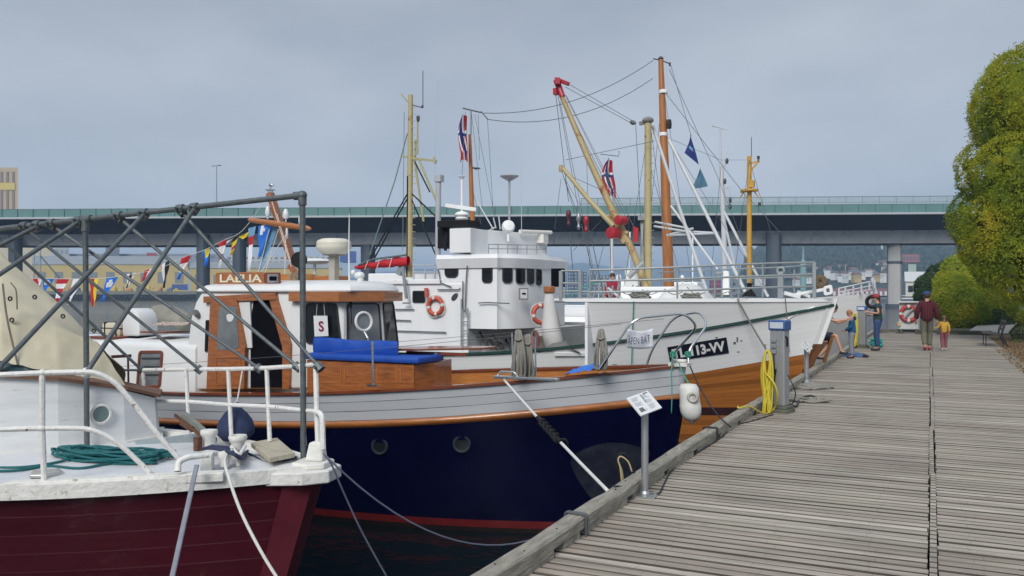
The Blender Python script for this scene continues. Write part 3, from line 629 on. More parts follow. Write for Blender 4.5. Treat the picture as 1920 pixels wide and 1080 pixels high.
far_box('pale_container', 'pale blue container under the blue stack beyond the radar dome', 'container', 636, 664, 494, 521, 510, mat('pale_blue_steel', (.28, .40, .52), .6), 8)
far_box('site_container', 'small blue container on the far quay', 'container', 322, 352, 533, 544, 440, MATS['blue_steel'], 3)
# stacked timber and machines on the quay: small coloured heaps
for i in range(16):
    px = 120+i*14+rnd.uniform(-4, 4); p = Wp(px, 436, zq); B = MB(); h = rnd.uniform(.8, 2.2)
    B.box((p.x, p.y, zq+h/2), (rnd.uniform(1.4, 3.4), 2, h), YAW+rnd.uniform(-.4, .4), taper=.8); B.box((p.x+.4, p.y, zq+h+.3), (1.2, 1.4, .6), YAW, taper=.7)
    for s_ in (-1, 1): B.lathe((p.x+s_*.6, p.y-1.1, zq+.35), [(.35, -.15), (.35, .15)], 10, axis=(0, 1, 0))
    tag(B.build('quay_machine', [yel, mat('machine_orange', (.42, .18, .03), .6), bld, mat('machine_yellow', (.55, .40, .04), .6)][i % 4]), ('small ochre', 'small orange', 'small slate', 'small yellow')[i % 4]+' machine or crate parked on the far quay before the ochre wall', 'machine', 'machines and crates on the far quay')
# lattice frames between
t = thing('harbour_crane', 'pale blue-grey lattice crane leg in front of the cream annex', 'crane', Wp(70, 430, zq)); B = MB(); a = Wp(64, 430, zq); b = Wp(76, 430, zq); H_ = Wy(458, 430)
for q in (a, b): B.beam(q, (q.x, q.y, H_), .35, .35)
for i in range(9): z0, z1 = zq+(H_-zq)*i/9, zq+(H_-zq)*(i+1)/9; B.beam((a.x, a.y, z0), (b.x, b.y, z1), .2, .2); B.beam((b.x, b.y, z0), (a.x, a.y, z1), .2, .2)
B.build('tower', mat('crane_blue_grey', (.22, .32, .38), .6), t)
B = MB(); B.beam((b.x, b.y, Wy(480, 430)), Wp(112, 430, Wy(522, 430)), .5, .5); B.build('jib', concrete_d, t)

# ================================================================ far shore, middle and right
far_slab(655, 1420, 900, 1900, .4, mat('low_shore', (.05, .06, .05), .9), 'far_shore')
hillm = mat('wooded_hill', (.014, .030, .024), .95, var=.45, scale=.045, bump=0, spots=(.07, .085, .04), spot_lo=.6, spot_hi=.7, spot_scale=.012)
def hill(name, pts, Z, depth, m=hillm, rough=4):
    """ridge outline given as (px, py) at distance Z, sloping down towards the water in front"""
    def ry(px):
        for (x0, y0), (x1, y1) in zip(pts, pts[1:]):
            if x0 <= px <= x1: return y0+(y1-y0)*(px-x0)/(x1-x0)
        return pts[-1][1]
    B = MB(); x0, x1 = pts[0][0], pts[-1][0]
    def fn(u, v):
        px = x0+(x1-x0)*u; top = Wy(ry(px), Z); zz = Z-depth+depth*min(v, .75)/.75 + max(0, v-.75)*depth*2
        h = (top+1)*math.sin(min(v/.75, 1)*math.pi/2)**1.15*(1 if v < .75 else math.cos((v-.75)/.25*1.4)); q = Wp(px, zz, 0)
        return Vector((q.x, q.y, -1+h+rough*mnoise.noise((q.x*.02, q.y*.02, 0))*min(1, v*5)))
    B.grid(fn, 90, 36); return tag(B.build(name, m, smooth=2, fix=False), kind='structure'), fn
h1, hf = hill('hills', [(1385, 548), (1400, 492), (1430, 476), (1470, 463), (1520, 455), (1560, 447), (1640, 436), (1720, 430), (1850, 428), (2100, 425)], 1400, 800)
hill('distant_mountains', [(560, 535), (640, 520), (760, 507), (900, 503), (1000, 508), (1090, 494), (1180, 505), (1300, 500), (1380, 506), (1500, 500), (1600, 530)], 3600, 900, mat('far_mountain', (.05, .08, .09), .95, var=.2, scale=.004), 8)
B = MB()
for i in range(7000):
    u, v = rnd.random(), rnd.uniform(.1, .78); p = hf(u, v); s_ = rnd.uniform(4, 8.5); h = s_*rnd.uniform(1.0, 1.9); k_ = 5; a0 = rnd.random()*6
    r0 = [B.vert((p.x+s_*.5*math.cos(a0+6.283*j/k_), p.y+s_*.5*math.sin(a0+6.283*j/k_), p.z+h*.2)) for j in range(k_)]; r1 = [B.vert((p.x+s_*.38*math.cos(a0+.5+6.283*j/k_), p.y+s_*.38*math.sin(a0+.5+6.283*j/k_), p.z+h*.7)) for j in range(k_)]; tp = B.vert((p.x, p.y, p.z+h))
    for j in range(k_): B.face((r0[j], r0[(j+1) % k_], r1[(j+1) % k_], r1[j])); B.face((r1[j], r1[(j+1) % k_], tp))
tag(B.build('forest', leaf_mat('hill_forest_leaves', [(.008, .022, .018), (.018, .038, .028), (.035, .055, .032)], .05), fix=False), 'dark wooded slope covering the hill beyond the bridge', 'forest', kind='stuff')
# houses on the hillside and along the water
wh = mat('white_house_wall', (.64, .65, .65), .7, var=.05); rf = [mat('slate_roof', (.12, .12, .14), .7), mat('red_tile_roof', (.15, .085, .07), .7), mat('brown_roof', (.14, .09, .07), .7)]
HW = [wh, mat('yellow_house_wall', (.5, .38, .16), .7), mat('red_house_wall', (.26, .06, .05), .7), mat('grey_house_wall', (.3, .32, .33), .7)]
protos = []
spots = []
for i in range(34): spots.append((rnd.uniform(1538, 1662), 508+30*rnd.random()))
for i in range(14): spots.append((rnd.uniform(1420, 1540), rnd.uniform(512, 545)))
for i in range(16): spots.append((rnd.uniform(1640, 1790), rnd.uniform(458, 500)))
for i, (px, py) in enumerate(spots):
    k_ = i % 6 if i > 5 else i; uu = (px-1385)/715; p = None
    for q_ in range(60):
        p = hf(uu, .06+q_*.0117); Zp = (p-EYE).dot(FWD)
        if YH-(p.z-1.7)*F/Zp <= py: break
    p = p+Vector((0, 0, 3.5))
    if i < 6:
        L_, W_, H_ = rnd.uniform(11, 16), rnd.uniform(8, 10), rnd.uniform(6, 8.5); mw = HW[(0, 0, 0, 0, 0, 1)[i]]; t = thing('house', 'x', 'house', p, 'houses on the far hillside'); rz = YAW+rnd.uniform(-.5, .5); Rm = Matrix.Rotation(rz, 3, 'Z')
        B = MB(); B.box(p+Vector((0, 0, H_/2-3)), (L_, W_, H_+6), rz); B.build('wall', mw, t)
        B = MB(); cs = [p+Rm @ Vector(q) for q in ((-L_/2-.5, -W_/2-.6, H_), (L_/2+.5, -W_/2-.6, H_), (L_/2+.5, W_/2+.6, H_), (-L_/2-.5, W_/2+.6, H_), (-L_/2-.5, 0, H_+3.4), (L_/2+.5, 0, H_+3.4))]; vs = [B.vert(q) for q in cs]
        for f in ((0, 1, 5, 4), (2, 3, 4, 5), (1, 2, 5), (3, 0, 4), (3, 2, 1, 0)): B.face([vs[j] for j in f])
        B.build('roof', rf[i % 3], t)
        B = MB()
        for r_ in range(2):
            for c2_ in range(4): q = p+Rm @ Vector((-L_/2+L_*(c2_+.5)/4, -W_/2-.03, 1.3+r_*2.4)); B.box(q, (1.2, .1, 1.1), rz)
        B.build('window', glass, t); protos.append(t); o = t; t.scale = (.5,)*3
    else: o = dup(protos[k_], p, rotz=rnd.uniform(-.5, .5), scale=rnd.uniform(.32, .6))
    o['label'] = 'small gabled house among the trees of the far hillside'
far_box('apartment_block', 'dark blue apartment block left of the rails, first of the waterfront row', 'building', 1032, 1062, 514, 549, 700, mat('navy_facade', (.045, .07, .13), .6), 20, 6, 6, mat('pale_balcony', (.35, .42, .5), .6))
far_box('apartment_block', 'dark blue apartment block, middle of the waterfront row behind the rails', 'building', 1065, 1100, 510, 549, 705, MATS['navy_facade'], 20, 6, 6, MATS['pale_balcony'])
far_box('apartment_block', 'slate apartment block behind the cream mast on the waterfront', 'building', 1103, 1142, 516, 549, 712, bld, 20, 5, 6, MATS['pale_balcony'])
for i, (x0, x1, y0) in enumerate(((1262, 1290, 526), (1292, 1322, 520), (1330, 1352, 524), (1355, 1398, 516), (1400, 1430, 522), (1180, 1210, 524))):
    far_box('waterfront_building', ('dark low', 'slate', 'brick red', 'grey', 'pale', 'green-grey')[i]+' waterfront building beyond the trawler foredeck', 'building', x0, x1, y0, 550, 720+i*9, (bld, bl, MATS['dark_red_wall'], bl, wh, mat('green_grey_wall', (.12, .17, .16), .7))[i], 18, 3, 5, glass)
for i, (x0, x1, y0, y1) in enumerate(((1668, 1700, 459, 472), (1705, 1738, 457, 474), (1742, 1788, 460, 471), (1745, 1792, 474, 484), (1640, 1664, 460, 468))):
    far_box('terrace_block', 'white terraced block high on the hill, '+('left of the tall column', 'under the bridge edge', 'upper right one', 'lower right one', 'smallest one')[i], 'building', x0, x1, y0, y1, 1120-i*12, wh, 14, 2, 8, bl)
t = far_box('harbour_house', 'white house with a hipped pale roof and arched window beyond the end of the boardwalk', 'house', 1698, 1752, 528, 556, 260, mat('cream_white_wall', (.62, .62, .55), .7, var=.04), 14, 1, 3, glass, (mat('pale_roof', (.55, .56, .55), .6), 3.2))
far_box('pink_gallery', 'dull pink raised control cabin on the waterfront', 'building', 1692, 1724, 477, 492, 420, mat('dull_pink_wall', (.30, .15, .17), .7), 6, 1, 5, bld)
far_box('pale_tower', 'pale green stair tower under the pink cabin', 'tower', 1703, 1718, 492, 530, 421, mat('pale_green_wall', (.38, .48, .42), .7), 5)
far_box('low_terrace', 'long dull red low building along the far waterfront', 'building', 1560, 1665, 541, 560, 480, mat('dull_red_wall', (.25, .12, .14), .7), 12, 1, 12, wh)
B = MB(); p = Wp(1506, 640, 4); B.lathe(p, [(2.2, 0), (2.2, 18), (2.6, 18.5), (.9, 24), (.1, 36)], 8); tag(B.build('church_spire', mat('copper_green', (.20, .36, .34), .6)), 'slim pale green spire before the wooded hill', 'church spire')
far_slab(1420, 2000, 470, 700, .6, MATS['low_shore'], 'far_shore')
# moored boats far off under the bridge
for i, (px, Z, L_, lab) in enumerate(((1655, 330, 12, 'small dark motor boat moored left of the tall bridge column'), (1705, 300, 11, 'dark moored boat right of the tall bridge column'), (1742, 310, 9, 'low white boat moored before the cream house'), (585, 330, 15, 'white motor yacht moored beyond the radar dome'), (1640, 350, 8, 'white cabin cruiser far off behind the red-capped man'))):
    p = Wp(px, Z, WZ); t = thing('moored_boat', lab, 'boat', p); B = MB(); Rm = Matrix.Rotation(YAW, 3, 'Z'); pl = [(-.5, -.12), (.25, -.14), (.5, 0), (.25, .14), (-.5, .12)]
    B.solid([(p.x+(Rm @ Vector((a*L_*.9, b*L_, 0))).x, p.y+(Rm @ Vector((a*L_*.9, b*L_, 0))).y) for a, b in pl], WZ-.3, WZ+1.5, top=[(p.x+(Rm @ Vector((a*L_, b*L_*1.15, 0))).x, p.y+(Rm @ Vector((a*L_, b*L_*1.15, 0))).y) for a, b in pl]); B.build('hull', white if i > 1 else bld, t)
    B = MB(); B.box(p+Rm @ Vector((-.05*L_, 0, 2.1)), (L_*.45, L_*.2, 1.3), YAW, taper=.85); B.build('cabin', white if i != 0 else MATS['grey_blue_wall'], t); B = MB(); B.box(p+Rm @ Vector((-.05*L_, 0, 2.25)), (L_*.44, L_*.205, .45), YAW); B.build('window', glass, t)
# ================================================================ hulls
class Hull:
    def __init__(s, tip, th, L_, zg, stem, Bt, Bw, Lt, Lw, nt_, nw, w0=.06, fl=.7, taper=.8, zw=WZ):
        s.o = Vector((tip[0], tip[1], 0)); s.h = Vector((math.cos(th), math.sin(th), 0)); s.n = Vector((math.sin(th), -math.cos(th), 0))
        s.L = L_; s.zg = zg; s.stem = stem; s.Bt, s.Bw, s.Lt, s.Lw, s.nt, s.nw, s.w0, s.fl, s.tp, s.zw = Bt, Bw, Lt, Lw, nt_, nw, w0, fl, taper, zw
    def at(s, a, b, z): q = s.o-s.h*a+s.n*b; return Vector((q.x, q.y, z))
    def loc(s, p): d = Vector(p)-s.o; return (-d.dot(s.h), d.dot(s.n), p[2])
    def hb(s, a, z):
        a2 = a-s.stem(z)
        u = min(max((z-s.zw)/(s.zg(a)-s.zw), 0), 1.15)**s.fl; Bm = s.Bw+(s.Bt-s.Bw)*u; L_ = s.Lw+(s.Lt-s.Lw)*u; n = s.nw+(s.nt-s.nw)*u
        if z < s.zw: Bm *= max(.0, 1+(z-s.zw)*.55)
        if a2 <= 0: return s.w0
        f = 1-(1-min(a2/L_, 1))**n
        r = a/s.L
        if r > .6: f *= 1-(1-s.tp)*((r-.6)/.4)**2
        return s.w0+(Bm-s.w0)*f
    def strip(s, name, za, zb, m, parent, nv=6, off=0., nu=44, a_end=None, smooth=2, rounded=0., uscale=1.):
        B = MB(); ae = a_end or s.L; us = [-(i/nu)**1.7 for i in range(nu, 0, -1)]+[0.]+[(i/nu)**1.7 for i in range(1, nu+1)]
        def fn(u, v):
            k = abs(u); a = k*ae; z = za(a)+(zb(a)-za(a))*v; st = s.stem(z); a = st+k*(ae-st); z = za(a)+(zb(a)-za(a))*v
            o = off+rounded*math.sin(v*math.pi); b = s.hb(a, z)+o; sg = 1 if u > 0 else -1
            if u == 0: return s.at(st-o, 0, z)
            return s.at(a, sg*b, z)
        def uvf(u, v): return (abs(u)*ae*uscale+(50 if u < 0 else 0), v)
        ids = B.grid(fn, len(us)-1, nv, uvf, us=us)
        return B.build(name, m, parent, smooth=smooth)
    def transom(s, name, za, zb, m, parent, nv=6):
        B = MB(); a = s.L
        def fn(u, v): z = za(a)+(zb(a)-za(a))*v; return s.at(a, (2*u-1)*s.hb(a, z), z)
        B.grid(fn, 6, nv, lambda u, v: (u*3, v)); return B.build(name, m, parent)
    def deck(s, name, z, m, parent, a0=.15, inset=.04, nu=30, camber=.05, a_end=None):
        B = MB(); ae = a_end or s.L
        def fn(u, v):
            a = a0+(ae-a0)*u**1.4; zz = z(a); b = max(s.hb(a, zz)-inset, .01)*(2*v-1); return s.at(a, b, zz+camber*(1-(2*v-1)**2))
        B.grid(fn, nu, 10, lambda u, v: (u*ae, v)); return B.build(name, m, parent, smooth=2)
    def cap(s, name, m, parent, w_=.12, t_=.05, out_=.03, dz=0., a_end=None, nu=44, zf=None):
        """cap rail running round the gunwale"""
        B = MB(); ae = a_end or s.L; zf = zf or s.zg; us = [-(i/nu)**1.7 for i in range(nu, 0, -1)]+[0.]+[(i/nu)**1.7 for i in range(1, nu+1)]
        def fn(u, v):
            k = abs(u); st = s.stem(zf(0)); a = st+k*(ae-st); z = zf(a)+dz; b = s.hb(a, z); sg = 1 if u > 0 else -1
            j = int(round(v*4)); o_, h_ = ((out_, -t_/2), (out_, t_/2), (out_-w_, t_/2), (out_-w_, -t_/2), (out_, -t_/2))[j]
            if u == 0: return s.at(a-o_, 0, z+h_)
            return s.at(a, sg*max(b+o_, .005), z+h_)
        B.grid(fn, len(us)-1, 4, us=us); return B.build(name, m, parent, smooth=False)

# ================================================================ the burgundy boat in front
wine = plank_mat('burgundy_hull_paint', (.072, .008, .017), 13, seam=(.13, .05, .06), var=.10, rough=.32, bump=.25, seamw=.02, grain=.16, coat=.25, spots=(.12, .045, .05))
TH = R(14); HB = Hull((-4.82, 5.97), TH, 11., lambda a: .19+.012*a*0, lambda z: .02+max(0, (.1-z))*.30, 1.55, 1.0, 3.8, 5.6, 2.35, 1.9, w0=.09, fl=.8)
bb = thing('burgundy_motor_boat', 'old burgundy-hulled wooden boat with white deck and flaking white railings, nearest the camera', 'boat', HB.at(3, 0, WZ))
HB.strip('hull', lambda a: .10, lambda a: WZ-.5, wine, bb, nv=18)
HB.transom('transom', lambda a: .10, lambda a: WZ-.5, wine, bb)
HB.cap('toe_rail', old_white, bb, w_=.13, t_=.115, out_=.045, dz=-.035)
HB.deck('deck', lambda a: .15, mat('white_deck_paint', (.66, .67, .69), .55, var=.07, scale=4, spots=(.42, .42, .40), spot_lo=.6, spot_hi=.7), bb, a0=.06, camber=.05)
# stem strip and bow block
B = MB(); st = []
for i in range(14):
    z = .1-(i/13)*2.1; a = HB.stem(z); st.append((a, z))
for sg in (1, -1):
    B.grid(lambda u, v: HB.at(st[min(int(round(v*13)), 13)][0]+u*.20-.03, sg*(HB.hb(st[min(int(round(v*13)), 13)][0]+u*.20, st[min(int(round(v*13)), 13)][1])+.022), st[min(int(round(v*13)), 13)][1]), 3, 13)
B.grid(lambda u, v: HB.at(st[min(int(round(v*13)), 13)][0]-.03, (2*u-1)*.112, st[min(int(round(v*13)), 13)][1]), 2, 13)
B.build('stem', mat('paler_burgundy_paint', (.12, .018, .03), .4, var=.2, scale=6), bb)
B = MB(); B.solid([HB.at(a, b, 0)[:2] for a, b in ((-.16, -.13), (-.16, .13), (.02, .28), (.32, .36), (.36, .2), (.3, -.2), (.30, -.36), (.0, -.28))], .075, .185)
B.solid([HB.at(a, b, 0)[:2] for a, b in ((-.1, -.12), (-.1, .10), (.02, .17), (.2, .12), (.2, -.12), (.02, -.20))], .185, .235); B.build('bow_block', old_white, bb, bevel=.012)
B = MB(); B.solid([HB.at(a, b, 0)[:2] for a, b in ((-.05, -.09), (-.05, .03), (.11, .05), (.11, -.11))], .235, .40, top=[HB.at(a, b, 0)[:2] for a, b in ((-.04, -.07), (-.04, .01), (.08, .03), (.08, -.08))]); B.build('bow_post', old_white, bb, bevel=.02)
# railing
def rl(pts, r=.021, name='railing_tube', m=None, n=8): B = MB(); B.tube(pts, r, n); return B.build(name, m or rail_white, bb, smooth=True)
def nz_(px, py): return P(px, py, 6.75)
def near(px, foot=None, z=.16):   # rail point at a pixel, above the near gunwale
    pass
Zn_ = lambda px: 6.72+.0012*(px-80)
def NR(px, py): return P(px, py, Zn_(px))
rl(bent([NR(-260, 712), NR(-60, 706), NR(80, 699), NR(178, 697), NR(215, 715), NR(262, 770), P(300, 820, 6.95), P(337, 862, 7.0)], .12), .0215)
rl(bent([NR(-260, 812), NR(-60, 807), NR(80, 803), NR(172, 803), NR(222, 830), NR(292, 896)], .12), .0205)
for px, pt, pf in ((79, 699, 903), (-150, 707, 912)): rl([NR(px, pt), NR(px, (pt+pf)/2), NR(px+4, pf)], .0225, 'railing_post')
for p_, r_ in ((NR(79, 803), .032), (NR(79, 699), .028), (P(162, 699, 6.95), .045)): B = MB(); B.ball(p_, r_, 10); B.build('rail_fitting', rail_white, bb, smooth=True)
def FR(px, py): return P(px, py, 7.62+(590-px)*.0058)
rl([FR(150, 694), FR(268, 694)], .013, m=pipe); rl([FR(268, 694), FR(350, 692.5), FR(430, 692), FR(500, 690), FR(565, 686), FR(597, 683)], .021)
rl(arc([FR(280, 752), FR(352, 753), FR(430, 759), FR(500, 762), FR(565, 769), FR(590, 771)], 4), .020)
for px, pt, pf in ((268, 696, 806), (349, 693, 818), (428, 692, 822), (500, 690, 827), (565, 686, 836)): rl(arc([FR(px, pt), FR(px+3, (pt+pf)/2), FR(px+6, pf)], 3), .021, 'railing_post')
rl(bent([P(592, 683, 7.6), P(594, 770, 7.55), P(597, 845, 7.5)], .05), .024, 'railing_post'); rl(bent([P(590, 771, 7.5), P(604, 776, 7.4), P(606, 842, 7.35)], .06), .024, 'railing_post')
# pipe frame for the winter cover
fr = thing('cover_frame', 'dark steel pipe frame for a cover, standing over the foredeck of the burgundy boat', 'frame', P(568, 862, 7.7))
def fp(pts, r=.024, name='frame_pipe'): B = MB(); B.tube(pts, r, 10); return B.build(name, pipe, fr, smooth=True)
TOP0, TOP1 = P(567, 366, 7.7), P(160, 411, 8.36)
def ridge(px): t_ = (567-px)/407; return TOP0.lerp(TOP1, t_)
rt = ridge(-240); fp([TOP0, TOP1, rt], .026, 'ridge_pipe'); fp([TOP0, P(569, 862, 7.7)], .027, 'upright_pipe'); fp([TOP1, P(163, 840, 8.36)], .026, 'upright_pipe')
B = MB(); B.ball(TOP0, .043, 12); B.tube([TOP0+Vector((0, 0, -.09)), TOP0+Vector((0, 0, -.02))], .038, 10); B.tube([TOP0, TOP0.lerp(TOP1, .035)], .038, 10)
B.build('corner_fitting', pipe, fr, smooth=True); B = MB(); B.tube([TOP1.lerp(TOP0, -.03), TOP1.lerp(TOP0, .03)], .038, 10); B.tube([TOP1, TOP1+Vector((0, 0, -.12))], .037, 10); B.build('corner_fitting', pipe, fr, smooth=True)
def clamp(B, p, d): d = Vector(d).normalized(); B.tube([Vector(p)-d*.035, Vector(p)+d*.035], .042, 8); B.lathe(Vector(p)+Vector((0, -.04, .0)), [(.012, -.03), (.012, .03)], 6, axis=(0, 1, 0))
for x, e in ((373, (161, 700)), (277, (-14, 703)), (147, (-285, 703)), (60, (-480, 703))):
    a = ridge(x)-Vector((0, 0, .03)); b = P(e[0], e[1], Zn_(e[0]) if e[0] > -200 else 6.5); fp([a+FWD*-.03, b], .021, 'brace_pipe'); B = MB(); clamp(B, a, b-a); B.build('clamp', pipe, fr); B = MB(); clamp(B, ridge(x), TOP1-TOP0); B.build('clamp', pipe, fr)
for x, e in ((347, (598, 688)), (227, (558, 688)), (90, (486, 691)), (33, (374, 693)), (-38, (266, 694)), (-118, (157, 695))):
    a = ridge(x)-Vector((0, 0, .03))+FWD*.03; b = FR(*e); fp([a, b], .0165, 'brace_pipe'); B = MB(); clamp(B, a, b-a); B.build('clamp', pipe, fr); B = MB(); clamp(B, b, b-a); B.build('clamp', pipe, fr); B = MB(); clamp(B, ridge(x), TOP1-TOP0); B.build('clamp', pipe, fr)
# coachroof
cr_ = [(P(-330, 880, 7.6)), P(-60, 856, 7.9), P(110, 836, 8.25), P(236, 822, 8.7), P(296, 814, 9.05), P(300, 806, 9.6), P(255, 800, 10.0), P(-330, 800, 10.2)]
plan = [(p.x, p.y) for p in cr_]; ctr = (sum(p[0] for p in plan)/8, sum(p[1] for p in plan)/8)
B = MB(); z1s = [.97, .94, .86, .72, .60, .59, .60, .93]; a = [B.vert((p[0], p[1], .12)) for p in plan]; b = [B.vert((p[0]+(ctr[0]-p[0])*.03, p[1]+(ctr[1]-p[1])*.03, z)) for p, z in zip(plan, z1s)]
for i in range(7): B.face((a[i], a[i+1], b[i+1], b[i]))
B.face((a[7], a[0], b[0], b[7])); B.build('coachroof', mat('weathered_white_boards', (.68, .69, .69), .6, var=.1, scale=3, stretch=(.6, .6, 4), bump=.25, spots=(.42, .41, .38), spot_lo=.62, spot_hi=.72), bb, smooth=False)
B = MB(); tp = [B.vert((p[0]+(p[0]-ctr[0])*.02, p[1]+(p[1]-ctr[1])*.02, z)) for p, z in zip(plan, z1s)]; t2 = [B.vert((p[0]+(p[0]-ctr[0])*.02, p[1]+(p[1]-ctr[1])*.02, z+.035)) for p, z in zip(plan, z1s)]; cc = B.vert((ctr[0], ctr[1], .98))
for i in range(8): j = (i+1) % 8; B.face((tp[i], tp[j], t2[j], t2[i])); B.face((t2[i], t2[j], cc))
B.build('coachroof_top', mat('worn_brown_canvas', (.17, .085, .055), .8, var=.2, scale=3, bump=.3), bb)
B = MB(); 
for i in range(5): p, q = Vector((*plan[i], 0)), Vector((*plan[i+1], 0)); d = Vector((p.y-q.y, q.x-p.x, 0)).normalized()*-.02; d = d if d.dot(Vector((ctr[0], ctr[1], 0))-p) < 0 else -d; B.beam(p+d+Vector((0, 0, .18)), q+d+Vector((0, 0, .18)), .05, .045)
B.build('coachroof_moulding', old_white, bb)
# porthole in the coachroof side
def onseg(px, py, p, q): n_ = Vector((p[1]-q[1], q[0]-p[0], 0)); d = ray(px, py); return EYE+d*((Vector((p[0], p[1], 0))-EYE).dot(n_)/d.dot(n_)), (n_.normalized() if n_.dot(FWD) < 0 else -n_.normalized())
c_, nn_ = onseg(187, 776, plan[2], plan[3]); B = MB(); B.lathe(c_+nn_*.01, [(.105, -.02), (.105, .03), (.085, .035), (.075, .02)], 22, axis=nn_); ph = B.build('porthole', old_white, bb, smooth=True); B = MB(); B.lathe(c_+nn_*.028, [(.078, -.01), (.078, .006)], 22, axis=nn_); B.build('porthole_glass', mat('pale_green_glass', (.15, .21, .21), .15, var=.2), ph)
# hatch boards, timbers, bollards and fittings on the foredeck
def dz(px, py, z=.2): return onZ(px, py, z)
q = [dz(470, 838, .25), dz(505, 868, .24), dz(553, 858, .24), dz(520, 829, .25)]
hb_ = MB(); hb_.prism([q[0], q[1], q[2], q[3]], (0, 0, .045)); tag(hb_.build('wooden_hatch_board', mat('bare_pale_timber', (.42, .38, .29), .8, var=.2, scale=6, stretch=(1, 3, 1), bump=.4), bevel=.006), 'bare pale hatch board lying by the bow of the burgundy boat', 'board')
B = MB(); B.beam(P(255, 838, 8.6), P(378, 822, 8.9), .10, .11); B.build('deck_timber', mat('grey_painted_timber', (.30, .35, .37), .7, var=.2, scale=8, bump=.3), bb)
def bitt(px, py, Z, w_, h_): 
    p = P(px, py, Z); B = MB(); B.lathe(p, [(w_*.42, -h_), (w_*.40, -.05), (w_*.5, -.03), (w_*.56, 0), (w_*.52, .02), (w_*.1, .03)], 16); B.build('bollard', old_white, bb, smooth=True)
bitt(446, 820, 7.8, .15, .19); bitt(392, 810, 8.3, .15, .18); bitt(421, 852, 7.35, .10, .10)
B = MB(); B.tube(bent([P(434, 838, 7.7), P(446, 852, 7.45), P(446, 872, 7.3)], .03), .016); B.tube(bent([P(460, 836, 7.7), P(450, 852, 7.45)], .03), .016); B.build('bollard_bracket', rail_white, bb)
# fairlead arch
B = MB(); B.tube(bent([P(333, 884, 6.9), P(334, 866, 6.93), P(352, 857, 6.98), P(392, 854, 7.1)], .10, 6), [.03]+[.026]*14+[.02], 10); B.build('fairlead_arch', rail_white, bb, smooth=True)
B = MB(); B.solid([dz(375, 886, .2)[:2], dz(397, 884, .2)[:2], dz(402, 876, .2)[:2], dz(380, 877, .2)[:2]], .17, .34); B.solid([HB.at(a, b, 0)[:2] for a, b in ((.55, .62), (2.0, 1.33), (2.03, 1.22), (.60, .50))], .16, .235); B.build('fairlead_base', old_white, bb, bevel=.008)
# rusty iron and timber pieces at the far side
B = MB(); B.beam(P(402, 828, 8.35), P(344, 778, 8.7), .05, .07); B.build('anchor_stock', mat('grey_bare_wood', (.20, .21, .19), .8, var=.3, bump=.4), bb)
B = MB(); B.beam(P(378, 818, 8.4), P(328, 778, 8.7), .018, .03); B.beam(P(362, 806, 8.5), P(340, 792, 8.6), .03, .05); B.box(P(371, 832, 8.2), (.055, .06, .13)); B.build('anchor', mat('rusty_iron', (.13, .06, .035), .8, .2, var=.6, scale=20, bump=.6), bb)
# mooring gear
def coil(B, c_, rx, ry, turns, r, z0, rot=0, jit=.03, dzt=.004):
    pts = []; n = int(turns*22)
    for i in range(n+1):
        a = 2*math.pi*i/22; k_ = 1+.22*math.sin(i*.37)+jit*5*(mnoise.noise((i*.11, 2, rx))); x, y = rx*k_*math.cos(a), ry*k_*math.sin(a)
        pts.append((c_[0]+x*math.cos(rot)-y*math.sin(rot)+.02*math.sin(i*.9), c_[1]+x*math.sin(rot)+y*math.cos(rot), z0+dzt*i*.5+.012*math.sin(i*1.3)+.014))
    B.tube(pts, r, 6)
B = MB(); c_ = dz(195, 864, .19); coil(B, c_, .50, .13, 9, .0125, .19, rot=TH-R(8), dzt=.0009); coil(B, c_+Vector((.16, .12, 0)), .38, .10, 5, .0125, .21, rot=TH+R(6), dzt=.001)
B.tube(arc([dz(-60, 876, .19), dz(40, 876, .20), dz(110, 866, .21), dz(160, 852, .24), dz(215, 845, .26), dz(250, 850, .22)]), .0125, 6); B.tube(arc([dz(-60, 884, .19), dz(30, 882, .20), dz(90, 874, .20), dz(150, 878, .20), dz(210, 868, .21), dz(310, 858, .19), dz(280, 868, .20)]), .0125, 6)
tag(B.build('teal_rope_coil', rope_t, smooth=2), 'flat heap of teal rope coiled on the white deck of the burgundy boat', 'rope')
B = MB()
for i in range(7): B.tube(arc([dz(380+i*3, 842-i, .26), dz(405+i*5, 838+i*2, .30+.01*i), dz(436+i*3, 842+i*3, .28), dz(452+i*2, 858-i*2, .22)]), .016, 6)
B.tube(arc([dz(440, 845, .25), dz(470, 852, .2), dz(500, 868, .19), dz(540, 862, .2), dz(570, 852, .2)]), .012, 6); tag(B.build('dark_rope_heap', mat('navy_rope', (.022, .028, .075), .8, var=.3), smooth=2), 'navy rope heaped between the white bollards of the burgundy boat', 'rope')
# deck chock near the coil
B = MB(); q = [dz(55, 897, .18), dz(80, 897, .18), dz(117, 890, .18), dz(112, 884, .18), dz(62, 887, .18)]; B.prism(q, (0, 0, .03)); B.build('deck_vent', mat('tarnished_chrome', (.5, .5, .48), .3, .8, spots=(.2, .15, .08), spot_lo=.55), bb, bevel=.008)
# fender: dark blue ball hanging over the far rail
t = thing('ball_fender', 'dark blue pear-shaped fender hung from the far rail of the burgundy boat', 'fender', P(442, 815, 8.75))
c_ = P(442, 795, 8.75); B = MB(); B.lathe(c_, [(.03, -.17), (.13, -.16), (.185, -.10), (.19, -.04), (.165, .04), (.115, .11), (.06, .165), (.03, .20), (.035, .22)], 22); B.build('cover', navy_cloth, t, smooth=2); B = MB(); B.tube(arc([c_+Vector((0, 0, .17)), P(447, 740, 8.8), P(455, 690, 9.0)]), .008, 6); B.torus(c_+Vector((0, 0, .20)), .025, .008, axis=(1, 0, 0), n=14, m=6); B.build('hanging_line', rope_w, t)
